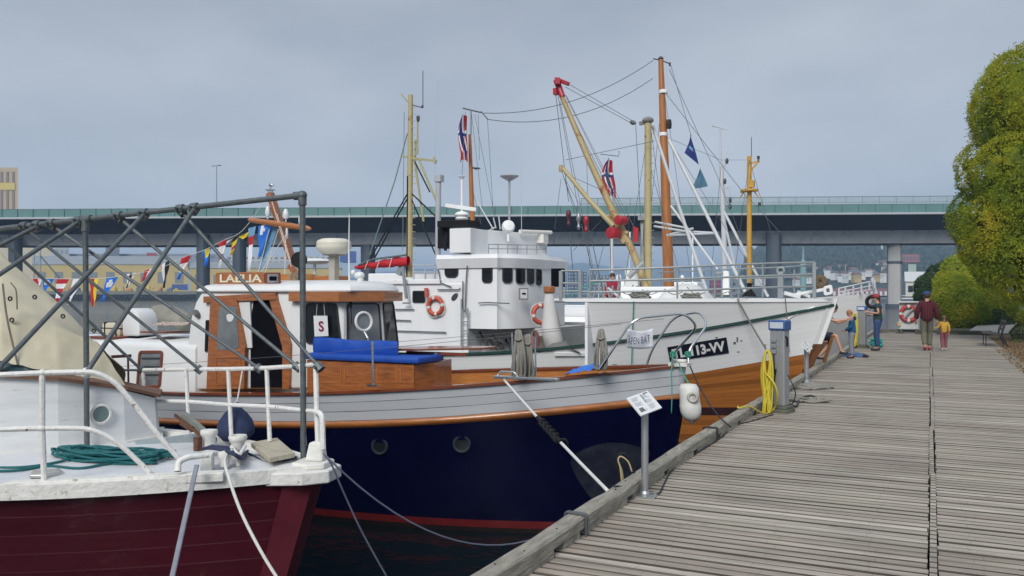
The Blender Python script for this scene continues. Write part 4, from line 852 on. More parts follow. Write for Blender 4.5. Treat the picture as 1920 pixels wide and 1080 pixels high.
# a grey boat-hook pole leaning over the gunwale, ropes down to the water
B = MB(); B.tube([P(369, 872, 6.85), P(345, 980, 6.5), P(322, 1085, 6.2)], .020, 8, flat=.5); tag(B.build('boarding_pole', mat('grey_worn_plank', (.20, .21, .25), .6, var=.2, scale=10), smooth=True), 'flat grey pole hanging down over the burgundy hull', 'pole')
B = MB(); B.tube(arc([P(436, 842, 7.6), P(422, 862, 7.1), P(428, 892, 6.9), P(452, 960, 6.75), P(490, 1035, 6.6), P(530, 1100, 6.5)]), .0135, 6); tag(B.build('pale_mooring_rope', rope_w, smooth=2), 'pale mooring rope running from the bollard down over the burgundy bow', 'rope')
p0 = P(606, 850, 7.25); B = MB(); B.tube(sag(p0, P(1015, 1006, 8.6), .35), .009, 6); tag(B.build('dark_mooring_line', rope_n, smooth=2), 'thin slate line sagging from the burgundy bow to the boardwalk edge', 'rope')
B = MB(); B.tube(arc([p0, P(622, 872, 7.3), P(645, 925, 7.4), P(680, 1000, 7.5), P(730, 1090, 7.6)]), .008, 6); tag(B.build('slack_line', rope_n, smooth=2), 'thin slate line dropping from the burgundy bow into the dark water', 'rope')
# cream tarpaulin tent over the cabin behind
A0, A1, A2, A3 = P(-330, 280, 9.6), P(0, 470, 9.4), P(110, 572, 9.3), P(232, 694, 9.15)
Bm = [P(-330, 470, 8.7), P(0, 588, 8.55), P(102, 614, 8.75), P(180, 640, 8.95)]; Cm = [P(-330, 740, 8.0), P(0, 692, 8.2), P(110, 694, 8.5), P(236, 726, 9.0)]
B = MB(); top = [A0, A1, A2, A3]; bk = [(p-EYE).normalized()*k_ for p, k_ in zip(top, (1, 1, .9, .5))]
def cat4(r_, u): u = u*3; i = min(int(u), 2); return r_[i].lerp(r_[i+1], u-i)
rows = [[p+p_*1.4-Vector((0, 0, .45)) for p, p_ in zip(top, bk)], [p+p_*.5-Vector((0, 0, .08)) for p, p_ in zip(top, bk)], top, [a_.lerp(b_, .5)+Vector((0, 0, -.02)) for a_, b_ in zip(top, Bm)], Bm, [a_.lerp(b_, .5) for a_, b_ in zip(Bm, Cm)], Cm]
def fn(u, v):
    v = v*6; i = min(int(v), 5); p = cat4(rows[i], u).lerp(cat4(rows[i+1], u), v-i); return p+FWD*(.06*mnoise.noise(p*2.2)+.035*abs(mnoise.noise(p*4.5))+.012*mnoise.noise(p*9))+Vector((0, 0, .02*mnoise.noise(p*3)))
B.grid(fn, 60, 42); tt = thing('boat_tarpaulin', 'big cream tarpaulin tent with eyelets draped over the cabin of the burgundy boat', 'tarpaulin', P(60, 700, 9)); B.build('tarpaulin', tarp_c, tt, smooth=2)
B = MB()
for px, py in ((19, 560), (65, 557), (118, 593), (176, 620), (170, 648), (22, 600), (80, 640)): p = P(px, py, 8.5); B.torus(P(px, py, 8.45+.0035*px), .018, .009, axis=FWD, n=12, m=5)
B.build('eyelet', mat('dark_eyelet', (.05, .045, .04), .5), tt)
B = MB(); B.tube(arc([P(5, 532, 8.5), P(14, 600, 8.4), P(35, 690, 8.3)]), .010, 5); B.tube(arc([P(20, 530, 8.5), P(30, 545, 8.45), P(32, 580, 8.4)]), .007, 5); B.build('tie_cord', mat('grey_cord', (.16, .15, .12), .8), tt)
B = MB(); rr_ = [[P(-330, 735, 8.0), P(0, 676, 8.15), P(50, 688, 8.25), P(112, 702, 8.4)], [P(-330, 760, 8.2), P(0, 712, 8.35), P(60, 716, 8.4), P(125, 716, 8.5)]]
B.grid(lambda u, v: cat4(rr_[0], u).lerp(cat4(rr_[1], u), v)+FWD*(.1*mnoise.noise((u*9, v*3, 0)))-FWD*.12*math.sin(v*3.1), 40, 8); B.build('under_tarpaulin', tarp_t, tt, smooth=2)
# posts of the rail behind the tarpaulin hem
B = MB(); B.tube([P(240, 668, 10.3), P(241, 728, 10.3)], .012); B.beam(P(209, 669, 10.2), P(246, 667, 10.35), .03, .035); tag(B.build('flag_socket', mat('reddish_brown_metal', (.10, .035, .03), .6)), 'short brown post with a dark crosspiece beside the oval cabin window', 'post')
# ================================================================ the navy boat with the wooden wheelhouse
navy = mat('navy_hull_paint', (.0012, .0018, .020), .30, var=.2, scale=1.5, coat=0, spec=.14, spots=(.003, .004, .024), spot_lo=.6, spot_hi=.8, spot_scale=1.2)
greyp = plank_mat('grey_bulwark_planks', (.47, .49, .52), 3.0, seam=(.05, .05, .06), var=.04, rough=.5, bump=.3, seamw=.035, grain=.05)
def zgL(a): return .15+.58*max(0, 1-a/9)**1.7
def stemL(z): t_ = min(max((.75-z)/2.35, 0), 1.3); return .22*t_+.22*t_*t_
HL = Hull((-2.98, 11.45), 0., 13.2, zgL, stemL, 2.0, 1.52, 5.6, 6.4, 2.35, 2.5, w0=.05, fl=.75)
lb_ = thing('navy_wooden_boat', 'navy-hulled wooden boat with grey bulwark and white wheelhouse with an open wooden door', 'boat', HL.at(6, 0, WZ))
zs = lambda a: zgL(a)-.405+.03*max(0, 1-a/3)
HL.strip('bulwark', lambda a: zgL(a)-.01, lambda a: zs(a)+.0, greyp, lb_, nv=6)
HL.strip('rubbing_strake', lambda a: zs(a), lambda a: zs(a)-.10, varnish_h, lb_, nv=5, off=.012, rounded=.035)
HL.strip('hull', lambda a: zs(a)-.09, lambda a: -1.42, navy, lb_, nv=16)
HL.strip('boot_stripe', lambda a: -1.42, lambda a: -1.53, mat('dark_red_boot_stripe', (.13, .012, .014), .4, var=.2), lb_, nv=2, off=.001)
HL.strip('underwater_hull', lambda a: -1.53, lambda a: -2.2, mat('dark_underwater_paint', (.02, .012, .012), .6), lb_, nv=3)
HL.transom('transom', zgL, lambda a: -1.6, navy, lb_)
HL.cap('cap_rail', dark_varnish, lb_, w_=.15, t_=.035, out_=.035)
HL.deck('deck', lambda a: zgL(a)-.40, honey, lb_, a0=.3)
B = MB()
for sg in (1, -1):
    pts_ = [(stemL(z), z) for z in [.28-i*.15 for i in range(14)]]
    B.grid(lambda u, v: HL.at(pts_[int(round(v*13))][0]-.02+u*.28, sg*(HL.hb(pts_[int(round(v*13))][0]+u*.28, pts_[int(round(v*13))][1])+.018+(.04 if pts_[int(round(v*13))][1] > .10 else 0)*u), pts_[int(round(v*13))][1]), 3, 13)
B.grid(lambda u, v: HL.at(pts_[int(round(v*13))][0]-.02, (2*u-1)*.068, pts_[int(round(v*13))][1]), 2, 13); B.build('stem', navy, lb_)
# inner bulwark (warm wood) seen over the near rail
B = MB(); B.grid(lambda u, v: HL.at(.5+u*7, -(HL.hb(.5+u*7, zgL(.5+u*7))-.07), zgL(.5+u*7)-.02-v*.36), 24, 2, lambda u, v: (u*7, v)); B.build('inner_bulwark', honey, lb_, smooth=2)
def stand(px, py, y): return onY(px, py, y)
def pY(pts, y): return [onY(px, py, y) for px, py in pts]
def slab(pts, y, t_, m, name, parent, bevel=0, smooth=False): B = MB(); B.prism(pY(pts, y), (0, -t_, 0)); return B.build(name, m, parent, bevel=bevel, smooth=smooth)
# portholes in the navy side
for px, py in ((712, 836), (866, 832)):
    y = 9.8
    for _ in range(12): p = onY(px, py, y); a, b, z = HL.loc(p); y = HL.o.y-HL.hb(a, z)
    p = onY(px, py, y); a, b, z = HL.loc(p); dn = (HL.at(a+.1, HL.hb(a+.1, z), z)-HL.at(a-.1, HL.hb(a-.1, z), z)).normalized(); nn = Vector((dn.y, -dn.x, 0)); nn = nn if nn.y < 0 else -nn
    B = MB(); B.lathe(p, [(.125, -.03), (.125, .012), (.115, .022), (.09, .018), (.085, -.01)], 24, axis=nn)
    for j in range(6): q = p+(nn.orthogonal().normalized()*math.cos(j*1.047)+nn.cross(nn.orthogonal().normalized())*math.sin(j*1.047))*.104; B.lathe(q, [(.009, .015), (.007, .03)], 6, axis=nn)
    o = B.build('porthole', mat('dark_bronze_rim', (.05, .07, .085), .3, .6), lb_, smooth=True); B = MB(); B.lathe(p, [(.088, -.015), (.088, .010)], 24, axis=nn); B.build('glass', glass, o)
# grey scuff patch near the bow (bare rubbing canvas)
B = MB()
def scuff(u, v):
    z = -.42-.95*v; a = .95+2.0*(1-v*.0)*(u)*(.45+.55*math.sin(min(v*1.6, 1)*1.57)); return HL.at(a, HL.hb(a, z)+.016, z)
cg = mat('grey_scuffed_paint', (.016, .020, .030), .5, var=.4, scale=3, spots=(.004, .006, .022), spot_lo=.42, spot_hi=.62)
pts_ = []
for i in range(28):
    t_ = 2*math.pi*i/28; a = .86+.50*math.cos(t_)*(1.0+.1*math.sin(3*t_)); z = -.66+.36*math.sin(t_)*(1.0 if math.sin(t_) > 0 else 1.5); pts_.append((a, z))
n0 = B.vert(HL.at(.9, HL.hb(.9, -.85)+.006, -.85)); rings = []
for k_ in (.33, .66, 1.): rings.append([B.vert(HL.at(.9+(a-.9)*k_, HL.hb(.9+(a-.9)*k_, -.85+(z+.85)*k_)+.006, -.85+(z+.85)*k_)) for a, z in pts_])
for j in range(28):
    k2 = (j+1) % 28; B.face((n0, rings[0][j], rings[0][k2])); B.face((rings[0][j], rings[1][j], rings[1][k2], rings[0][k2])); B.face((rings[1][j], rings[2][j], rings[2][k2], rings[1][k2]))
B.build('scuffed_patch', cg, lb_, fix=False)
# ---- aft cabin
YS = 10.25
B = MB(); zt0 = onY(300, 640, YS).z
a_l, a_r = onY(-60, 640, YS).x, onY(366, 640, YS).x
sec = [(0, -.35), (0, .72), (.05, .86), (.18, .93), (1.2, 1.0), (2.22, .93), (2.35, .86), (2.4, .72), (2.4, -.35)]
zb = zgL(8)-.4
def seccab(x0, x1, ztop, m, name, ysc=1., r=.12):
    B = MB(); Ht = ztop-zb; pr = [(0, 0), (.0, Ht-.12), (.03, Ht-.05), (.12, Ht-.01), (1.2, Ht+.05), (2.28, Ht-.01), (2.37, Ht-.05), (2.4, Ht-.12), (2.4, 0)]; rings = []
    for x in (x0, x1): rings.append([B.vert((x, YS+yy, zb+zz)) for yy, zz in pr])
    for j in range(8): B.face((rings[0][j], rings[1][j], rings[1][j+1], rings[0][j+1]))
    B.face(rings[0]); B.face(rings[1][::-1]); return B.build(name, m, lb_, bevel=.03, smooth=True)
seccab(a_l, a_r, zt0, white, 'aft_cabin')
q = pY([(257, 727), (302, 727), (307, 657), (262, 657)], YS); B = MB(); B.ring_plate(q, .03, .045, .07); wn_ = B.build('cabin_window', dark_varnish, lb_, bevel=.004); B = MB(); B.plate(q, .012, .05, inset=.04); B.build('pane', greyglass, wn_)
B = MB(); [B.beam(onY(266, yy, YS-.015), onY(300, yy, YS-.015), .014, .03) for yy in (672, 688, 703)]; B.build('louvre', mat('dark_slat', (.03, .035, .035), .4), wn_)
# things on the aft cabin roof
zr = zt0+.04
p = onY(262, 628, 10.9); t = thing('roof_vent', 'tall white dome-topped box on the aft cabin roof', 'ventilator', p)
B = MB(); pr = [(-.22, 0), (-.22, .30), (-.17, .42), (-.08, .49), (0, .505), (.08, .49), (.17, .42), (.22, .30), (.22, 0)]; B.prism([p+Vector((x, -.2, z-.02)) for x, z in pr], (0, .42, 0)); B.build('housing', gloss_white, t, bevel=.04, smooth=True)
B = MB(); B.box(p+Vector((.0, 0, -.03)), (.5, .5, .03)); B.build('base', dark, t)
p = onY(222, 627, 10.9); B = MB(); B.box(p+Vector((0, 0, .10)), (.50, .34, .24)); t = B.build('life_raft_case', mat('beige_plastic', (.55, .50, .38), .5, var=.05), bevel=.05, smooth=True); tag(t, 'beige strapped box on the aft cabin roof behind the white dome', 'box')
B = MB(); B.box(p+Vector((0, 0, .12)), (.515, .355, .015)); [B.box(p+Vector((x, 0, .10)), (.02, .36, .26)) for x in (-.15, .15)]; B.build('strap', dark, t)
B = MB(); B.box(onY(212, 632, 10.6), (.62, .5, .05)); B.build('hatch_trim', dark_varnish, lb_, bevel=.01)
B = MB(); B.box(onY(312, 622, 10.8), (.62, .6, .035)); B.build('hatch_trim', dark_varnish, lb_, bevel=.01)
B = MB(); B.grid(lambda u, v: onY(284+62*u, 612, 10.6)+Vector((0, v*.5, .02+.05*math.sin(v*3.1)*(1+.5*mnoise.noise((u*7, v*5, 1))))), 16, 8); tag(B.build('patterned_cloth', mat('red_patterned_fabric', (.50, .46, .40), .8, var=.2, spots=(.25, .07, .05), spot_lo=.50, spot_hi=.54, spot_scale=28), smooth=2), 'patterned cloth spread on the aft cabin hatch', 'cloth')
B = MB(); p = onY(292, 588, 12.4); q = onY(352, 606, 12.1); B.tube(arc([p, p.lerp(q, .5)+Vector((0, 0, .05)), q], 4), [.17, .19, .2, .2, .2, .2, .19, .19, .17], 12); tag(B.build('rolled_cover', mat('olive_grey_canvas', (.25, .24, .20), .8, var=.15, bump=.3), smooth=2), 'rolled grey canvas lying behind the white dome', 'canvas roll')
B = MB()
for i in range(3): B.tube(bent([onY(168, 622+i*4, 11.1), onY(192, 622+i*4, 11.1), onY(196, 630+i*2, 11.1)], .05), .018)
B.build('stove_pipe', inox, lb_, smooth=True)
# ---- wheelhouse
YW = 10.30; xf = onY(642, 600, YW).x; YF = 12.62
sl = [(333, 731), (350, 652), (357, 596), (366, 566), (378, 546), (396, 537), (642, 541), (642, 728)]
B = MB(); B.prism(pY(sl, YW), (0, YF-YW, 0)); B.v = [Vector((p_.x-(.75 if (p_.y > 12 and p_.x > xf-.3) else 0), p_.y, p_.z)) for p_ in B.v]; B.build('wheelhouse', gloss_white, lb_, bevel=.05, smooth=True)
zf0, zf1 = onY(650, 665, YW).z, onY(650, 561, YW).z
pl0 = [(xf-.02, YW+.005), (xf+.02, YW+.005), onY(722, 600, 10.95)[:2], onY(749, 600, 11.5)[:2], (xf-.75, 12.56), (xf-.8, 12.58)]
pl1 = [(xf-.02, YW+.03), (xf+.0, YW+.03), (pl0[2][0]-.10, pl0[2][1]+.04), (pl0[3][0]-.12, pl0[3][1]), (xf-.8, 12.5), (xf-.85, 12.5)]
B = MB(); B.solid(pl0, zf0-1.0, zf0); B.solid(pl0, zf0, zf1, top=pl1); B.build('wheelhouse_front', gloss_white, lb_)
def wallq(i, u0, u1, z0, z1):
    def pt(u, z): k_ = (z-zf0)/(zf1-zf0); a = Vector((pl0[i][0], pl0[i][1])).lerp(Vector((pl1[i][0], pl1[i][1])), k_); b = Vector((pl0[i+1][0], pl0[i+1][1])).lerp(Vector((pl1[i+1][0], pl1[i+1][1])), k_); q = a.lerp(b, u); return Vector((q.x, q.y, z))
    return [pt(u0, z0), pt(u1, z0), pt(u1, z1), pt(u0, z1)]
def window(q, r=.07, w_=.022, m=glass, fm=None, parent=None, name='window', off=.0): 
    B = MB(); B.ring_plate(q, .022, w_, r, off=off); o = B.build(name, fm or mat('black_window_rubber', (.02, .022, .024), .5), parent or lb_); B = MB(); B.plate(q, .010, max(r-.01, .01), inset=w_*.8, off=off); B.build('pane', m, o); return o
window(pY([(573, 645), (641, 645), (633, 568), (573, 568)], YW), .09)
for q, m in ((wallq(1, .07, .93, zf0+.05, zf1-.06), greyglass), (wallq(2, .06, .93, zf0+.05, zf1-.06), glass)): window(q, .07, m=m)
# deck washers: a round spinning clear-view screen, wiper
q = wallq(1, .45, .9, zf0+.3, zf1-.2); c_ = (q[0]+q[2])/2; nn = (q[1]-q[0]).cross(q[3]-q[0]).normalized(); c_ = c_+nn*.05; c_ = onY(682, 603, 10.42)
B = MB(); B.torus(c_, .135, .022, axis=nn, n=26, m=8); o = B.build('searchlight', gloss_white, lb_, smooth=True); B = MB(); B.lathe(c_-nn*.02, [(.12, 0), (.12, .01)], 20, axis=nn); B.build('lens', greyglass, o); B = MB(); B.tube([c_-Vector((0, 0, .13)), c_-Vector((-.07, 0, .24)), c_-Vector((-.08, 0, .40))], .018); B.build('bracket', inox, o)
B = MB(); p = onY(667, 565, YW+.2)-Vector((0, .12, 0)); B.tube([p, p+Vector((.0, -.0, -.10))], .02); B.tube([p+Vector((0, 0, -.10)), p+Vector((.03, -.02, -.34))], .008); B.build('wiper', black, lb_)
# roof and visor
def rz_(px, py, y): return onY(px, py, y)
B = MB(); rp = [(onY(374, 548, YW).x, YW-.04), (xf-.02, YW-.06), (xf+.16, YW-.02), (pl0[2][0]-.02, pl0[2][1]-.02), (pl0[3][0]-.02, 11.5), (xf-.7, 12.66), (onY(374, 548, YW).x, 12.68)]
zR = onY(642, 552, YW).z; cx_ = sum(p_[0] for p_ in rp)/7; cy_ = sum(p_[1] for p_ in rp)/7; rings = []
for k_, z in ((1., zR+.04), (1.01, zR+.06), (.985, zR+.10), (.93, zR+.15), (.75, zR+.20), (.4, zR+.225)): rings.append([B.vert((cx_+(x-cx_)*k_, cy_+(y-cy_)*k_, z)) for x, y in rp])
for A_, B_ in zip(rings, rings[1:]):
    for j in range(7): B.face((A_[j], A_[(j+1) % 7], B_[(j+1) % 7], B_[j]))
B.face(rings[0][::-1]); B.face(rings[-1]); B.build('roof', gloss_white, lb_, smooth=True)
B = MB(); vz = zR-.015; xa = onY(541, 560, YW-.1).x; vo = [(xa, YW-.10), (xf+.05, YW-.16), (pl0[2][0]+.07, pl0[2][1]-.10), (pl0[3][0]+.06, 11.5), (xf-.6, 12.75)]
vi = [(xa, YW-.02), (xf-.0, YW-.03), (pl0[2][0]-.03, pl0[2][1]+.02), (pl0[3][0]-.04, 11.48), (xf-.7, 12.6)]
for i in range(4):
    a, b, c_, d_ = [Vector((*p_, 0)) for p_ in (vo[i], vo[i+1], vi[i+1], vi[i])]; v = [B.vert((p_.x, p_.y, vz+dz_)) for dz_ in (-.09, .05) for p_ in (a, b, c_, d_)]
    for f in ((3, 2, 1, 0), (4, 5, 6, 7), (0, 1, 5, 4), (1, 2, 6, 5), (2, 3, 7, 6), (3, 0, 4, 7)): B.face([v[j] for j in f])
B.build('visor', varnish_h, lb_)
# door: jambs, open leaf, dark opening
slab([(476, 563), (508, 563), (538, 650), (538, 727), (470, 727), (470, 600)], YW, .004, dark, 'door_opening', lb_)
slab([(387, 556), (521, 549), (523, 562), (387, 568)], YW-.005, .07, varnish, 'door_lintel', lb_, .006)
slab([(507, 556), (521, 556), (548, 645), (546, 729), (533, 729), (533, 651)], YW-.006, .05, varnish, 'door_jamb', lb_, .005)
slab([(398, 566), (404, 566), (399, 729), (391, 729)], YW-.006, .05, varnish, 'door_jamb', lb_, .004)

B = MB(); yd = YW-.055; B.prism(pY([(400, 566), (446, 562), (463, 648), (461, 729), (393, 729), (394, 660)], yd), (0, -.04, 0)); door = B.build('sliding_door', varnish, lb_, bevel=.004)
B = MB(); B.plate(pY([(407, 657), (449, 654), (443, 574), (411, 575)], yd-.041), .006, .07); B.build('pane', greyglass, door)
B = MB(); B.ring_plate(pY([(404, 722), (452, 722), (452, 668), (404, 668)], yd-.041), .008, .03, .04); B.build('panel', varnish, door)
B = MB(); B.plate(pY([(426, 603), (436, 603), (440, 590), (424, 588)], yd-.050), .003, .05); B.build('paper_notice', gloss_white, door)
B = MB(); B.plate(pY([(463, 652), (474, 652), (470, 566), (449, 566)], yd+.03), .02, 0); B.build('curtain', gloss_white, lb_)
B = MB(); B.plate(pY([(386, 660), (391, 658), (393, 600), (388, 600)], YW), .03, .02); B.build('grab_handle', black, lb_)
p = onY(371, 588, YW); B = MB(); B.lathe(p, [(.055, 0), (.055, .05), (.04, .07)], 14, axis=(0, -1, 0), squash=(.8, 1.5)); o = B.build('wall_lamp', mat('grey_lamp_metal', (.12, .13, .13), .5, .3), lb_, smooth=True); B = MB(); B.lathe(p, [(.035, .06), (.03, .085)], 12, axis=(0, -1, 0), squash=(.8, 1.5)); B.build('lamp_glass', greyglass, o)
# S paper hanging in the window
q = pY([(590, 631), (616, 630), (614, 592), (588, 592)], YW-.06); t = thing('paper_sheet', 'white sheet with a dark red letter S hung before the side window of the wheelhouse', 'sign', q[0]); B = MB(); B.plate(q, .003); B.build('sheet', gloss_white, t)
text_mesh('S', pY([(598, 622), (608, 622), (607, 602), (597, 602)], YW-.064), mat('maroon_ink', (.22, .01, .05), .6), t, depth=.002, off=.001, bold=.03); B = MB(); B.tube([q[3]+Vector((.05, 0, 0)), onY(595, 566, YW-.06)], .004, 5); B.tube([q[2]-Vector((.05, 0, 0)), onY(607, 566, YW-.06)], .004, 5); B.build('string', rope_w, t)
# seat box before the wheelhouse with blue canvas
YB = 9.98
pb0, pb1 = onY(575, 722, YB), onY(782, 716, YB); zt = onY(700, 680, YB).z; B = MB(); B.solid([(pb0.x, YB), (pb1.x-.06, YB), (pb1.x+.04, YB+.4), (pb1.x-.1, 11.1), (pb0.x, 11.1)], zgL(5)-.4, zt); sb = B.build('seat_box', varnish, lb_, bevel=.01)
B = MB()
for x0, x1 in ((577, 640), (646, 700), (706, 745), (751, 776)): B.ring_plate(pY([(x0, 718), (x1, 718), (x1, 686), (x0, 686)], YB), .006, .02, .0)
B.build('panel_moulding', varnish_h, sb)
B = MB(); B.box(((pb0.x+pb1.x)/2, YB+.30, zt+.055), (pb1.x-pb0.x+.1, .70, .09)); B.build('seat_cushion', blue_cloth, lb_, bevel=.03, smooth=True)
B = MB(); xr = onY(758, 640, YB+.3).x
B.grid(lambda u, v: Vector((pb0.x-.05+(xr-pb0.x)*u, YB+.22-.02*math.sin(v*3.1)+.012*math.sin(u*25)*v, zt+.07+(.25-.03*u)*v+.01*math.sin(u*9))), 40, 6); o = B.build('canvas_backrest', blue_cloth, lb_, smooth=2); sm = o.modifiers.new('thickness', 'SOLIDIFY'); sm.thickness = .015
# folding table
t = thing('folding_table', 'narrow reddish-brown table on a single steel post in front of the blue seat', 'table', onY(818, 714, 10.35)); pt0, pt1 = onY(708, 656, 10.5), onY(914, 655, 10.9)
B = MB(); B.prism([pt0+Vector((0, -.18, 0)), pt0.lerp(pt1, .45)+Vector((0, -.34, 0)), pt1+Vector((0, -.06, 0)), pt1+Vector((0, .3, 0)), pt0.lerp(pt1, .5)+Vector((0, .5, 0)), pt0+Vector((0, .3, 0))], (0, 0, .03)); B.build('table_top', dark_varnish, t, bevel=.006)
B = MB(); p = onY(818, 660, 10.6); B.tube([p, (p.x, p.y, zgL(4)-.38)], .05, 12); B.build('post', steel, t, smooth=True); B = MB(); B.beam(p+Vector((-.5, 0, -.02)), p+Vector((.5, 0, -.02)), .06, .04); B.build('support', dark_varnish, t)
# stanchion with a base on the near rail
B = MB(); p = onY(700, 724, 9.52); B.tube([p, onY(698, 640, 9.52)], .018, 10); B.box(p+Vector((0, 0, .01)), (.16, .07, .03)); B.build('stanchion', inox, lb_, smooth=True)
for y_, z0_ in ((640, 1), (700, 2)):
    pass
B = MB(); B.tube(sag(onY(208, 688, 9.55), onY(1166, 607, 10.5), .06), .0035, 5); B.build('guard_wire', wire, lb_); B = MB(); B.tube(sag(onY(190, 678, 13.1), onY(1245, 598, 11.7), .05), .0035, 5); B.build('guard_wire', wire, lb_)
# bow pulpit of two polished hoops
def tub(pts, y, r=.017): B = MB(); B.tube(bent([onY(a, b, y_) for (a, b), y_ in zip(pts, y)], .16, 6), r, 10); return B.build('pulpit_tube', inox, lb_, smooth=True)
tub([(1124, 692), (1188, 597), (1284, 587), (1309, 612), (1262, 664), (1260, 690)], [10.35, 10.45, 10.85, 11.0, 11.2, 11.25])
tub([(1212, 686), (1222, 656), (1263, 593), (1313, 584), (1327, 608), (1292, 656), (1290, 682)], [12.0, 12.0, 12.05, 11.95, 11.85, 11.6, 11.55])
B = MB(); p = onY(1275, 683, 11.4); B.box(p, (.26, .26, .05)); B.tube([p+Vector((-.08, -.1, .05)), p+Vector((.12, -.1, .05))], .03, 10); B.build('bow_roller', old_white, lb_, bevel=.008)
# banner
def bn(u, v): p = onY(1176+48*u, 612+(4+2*math.sin(u*3.1))*1+36*v, 10.55+.06*math.sin(u*5)+.05*v); return p+Vector((0, 0, .04*math.sin(u*3.1)*(1-v)*-.5))
B = MB(); B.grid(bn, 14, 8); t = B.build('open_boat_banner', mat('white_bedsheet', (.70, .73, .80), .8, var=.06, scale=6, bump=.3), smooth=2); tag(t, 'white cloth with handwritten capitals tied to the steel bow rail of the navy boat', 'banner'); sm = t.modifiers.new('thickness', 'SOLIDIFY'); sm.thickness = .006
ink = mat('marker_ink', (.03, .03, .09), .7)
text_mesh('ÅPEN', [bn(.06, .80)-Vector((0, .04, 0)), bn(.52, .72)-Vector((0, .05, 0)), bn(.52, .22)-Vector((0, .05, 0)), bn(.06, .30)-Vector((0, .04, 0))], ink, t, depth=.002)
text_mesh('BÅT', [bn(.60, .70)-Vector((0, .05, 0)), bn(.92, .64)-Vector((0, .03, 0)), bn(.92, .16)-Vector((0, .03, 0)), bn(.60, .20)-Vector((0, .05, 0))], ink, t, depth=.002)
# hanging mooring rope bundles
def bundle(px, y0, y1, wpx, Y, name, label, k=7, m=rope_g):
    t = thing(name, label, 'rope', onY(px, y1, Y), 'rope bundles hung on the rail'); B = MB()
    for i in range(k):
        xo = (i/(k-1)-.5)*wpx; a = onY(px+xo*.35, y0, Y+.03*rnd.random()); b = onY(px+xo+rnd.uniform(-2, 2), y1-rnd.random()*8, Y+.06*rnd.random()); c_ = onY(px+xo*.9+rnd.uniform(-2, 2), (y0+y1)/2, Y-.03)
        B.tube(arc([onY(px+xo*.1, y0+6, Y+.05), a, c_, b, onY(px+xo*.6, y1, Y+.02)], 4), .017, 7)
    B.tube(arc([onY(px-wpx*.3, y0+14, Y-.03), onY(px, y0+16, Y-.05), onY(px+wpx*.3, y0+13, Y-.03)]), .014, 6); B.build('rope_strands', m, t, smooth=2); return t
bundle(972, 622, 708, 22, 10.05, 'hanging_rope', 'thick grey rope bundle hanging by the near rail, left one of the close pair', 9)
bundle(990, 630, 708, 18, 10.15, 'hanging_rope', 'thick grey rope bundle hanging by the near rail, right one of the close pair', 8)
bundle(1127, 620, 692, 20, 10.4, 'hanging_rope', 'grey rope loop hanging at the foot of the steel bow rail', 6)
B = MB()
for x in (962, 985, 1005): B.tube([onY(x, 706, 10.2), onY(x-2, 624+(x-960)*.2, 10.2)], .012, 8)
B.build('belaying_post', inox, lb_)
# blue cover lying in the bow
B = MB(); B.grid(lambda u, v: onY(1060+78*u, 702-14*u-10*math.sin(u*3)*math.sin(v*3.1), 10.45+.9*v)+Vector((0, 0, .03*mnoise.noise((u*8, v*6, 3)))), 24, 10); tag(B.build('blue_cover', blue_tarp, smooth=2), 'crumpled bright blue tarpaulin lying in the bow of the navy boat', 'tarpaulin')
# mast with crosstree, name board, radar and gear on the wheelhouse roof
mt_ = thing('wooden_mast', 'short raked orange-brown wooden mast with a cross spar on the wheelhouse roof', 'mast', onY(560, 520, 11.45)); YM = 11.45
B = MB(); B.beam(onY(506, 362, YM), onY(547, 486, YM), .13, .10); B.build('mast_pole', varnish, mt_, bevel=.015)
B = MB(); a, b = onY(466, 412, YM-.11), onY(583, 429, YM-.11); B.tube([a, a.lerp(b, .06), a.lerp(b, .5), a.lerp(b, .94), b], [.02, .045, .055, .045, .02], 10); B.build('cross_spar', varnish_h, mt_, smooth=True)
B = MB(); p = onY(507, 360, YM); B.lathe(p, [(.05, -.02), (.05, .02), (.09, .03), (.09, .04)], 12); B.tube([p+Vector((0, 0, .04)), p+Vector((.0, 0, .10))], .02); B.ball(p+Vector((.02, 0, .12)), .035, 8, sq=(1.6, 1, 1)); B.build('masthead_fitting', inox, mt_, smooth=True)
for px, py, s_ in ((502, 400, 1), (536, 405, 1.2), (563, 415, .7), (538, 436, .5)):
    p = onY(px, py, YM-.12); B = MB(); B.lathe(p, [(.03*s_, -.05), (.045*s_, 0), (.04*s_, .06), (.02*s_, .12)], 12); B.tube([p-Vector((0, 0, .10)), p], .012); B.build('navigation_light', gloss_white, mt_, smooth=True)
B = MB(); B.beam(onY(543, 497, YM), onY(562, 523, YM), .06, .09); B.tube(arc([onY(545, 484, YM), onY(548, 500, YM), onY(560, 512, YM)]), .02); B.build('tackle', varnish, mt_)
B = MB()
for a, b in (((505, 430), (480, 528)), ((522, 430), (492, 528)), ((519, 400), (545, 490)), ((536, 440), (534, 514)), ((536, 440), (478, 528)), ((508, 372), (546, 500))): B.tube([onY(*a, YM-.15), onY(*b, YM-.15)], .006, 5)
B.build('stay', rope_w, mt_); B = MB()
for i in range(14): a = rnd.random()*6.28; p = onY(553+rnd.uniform(-14, 14), 524+rnd.uniform(-8, 4), 11.2); B.tube(arc([p, p+Vector((.06*math.cos(a), .04, .07)), p+Vector((.1*math.cos(a+1), 0, -.03))]), .006, 5)
B.build('line_tangle', rope_g, mt_)
t = thing('name_board', 'varnished name board with cream capitals on the wheelhouse roof', 'sign', onY(452, 533, 10.42)); B = MB(); B.plate(pY([(407, 533), (498, 533), (498, 510), (407, 511)], 10.42), .035, .04); B.build('board', varnish_h, t, bevel=.006)
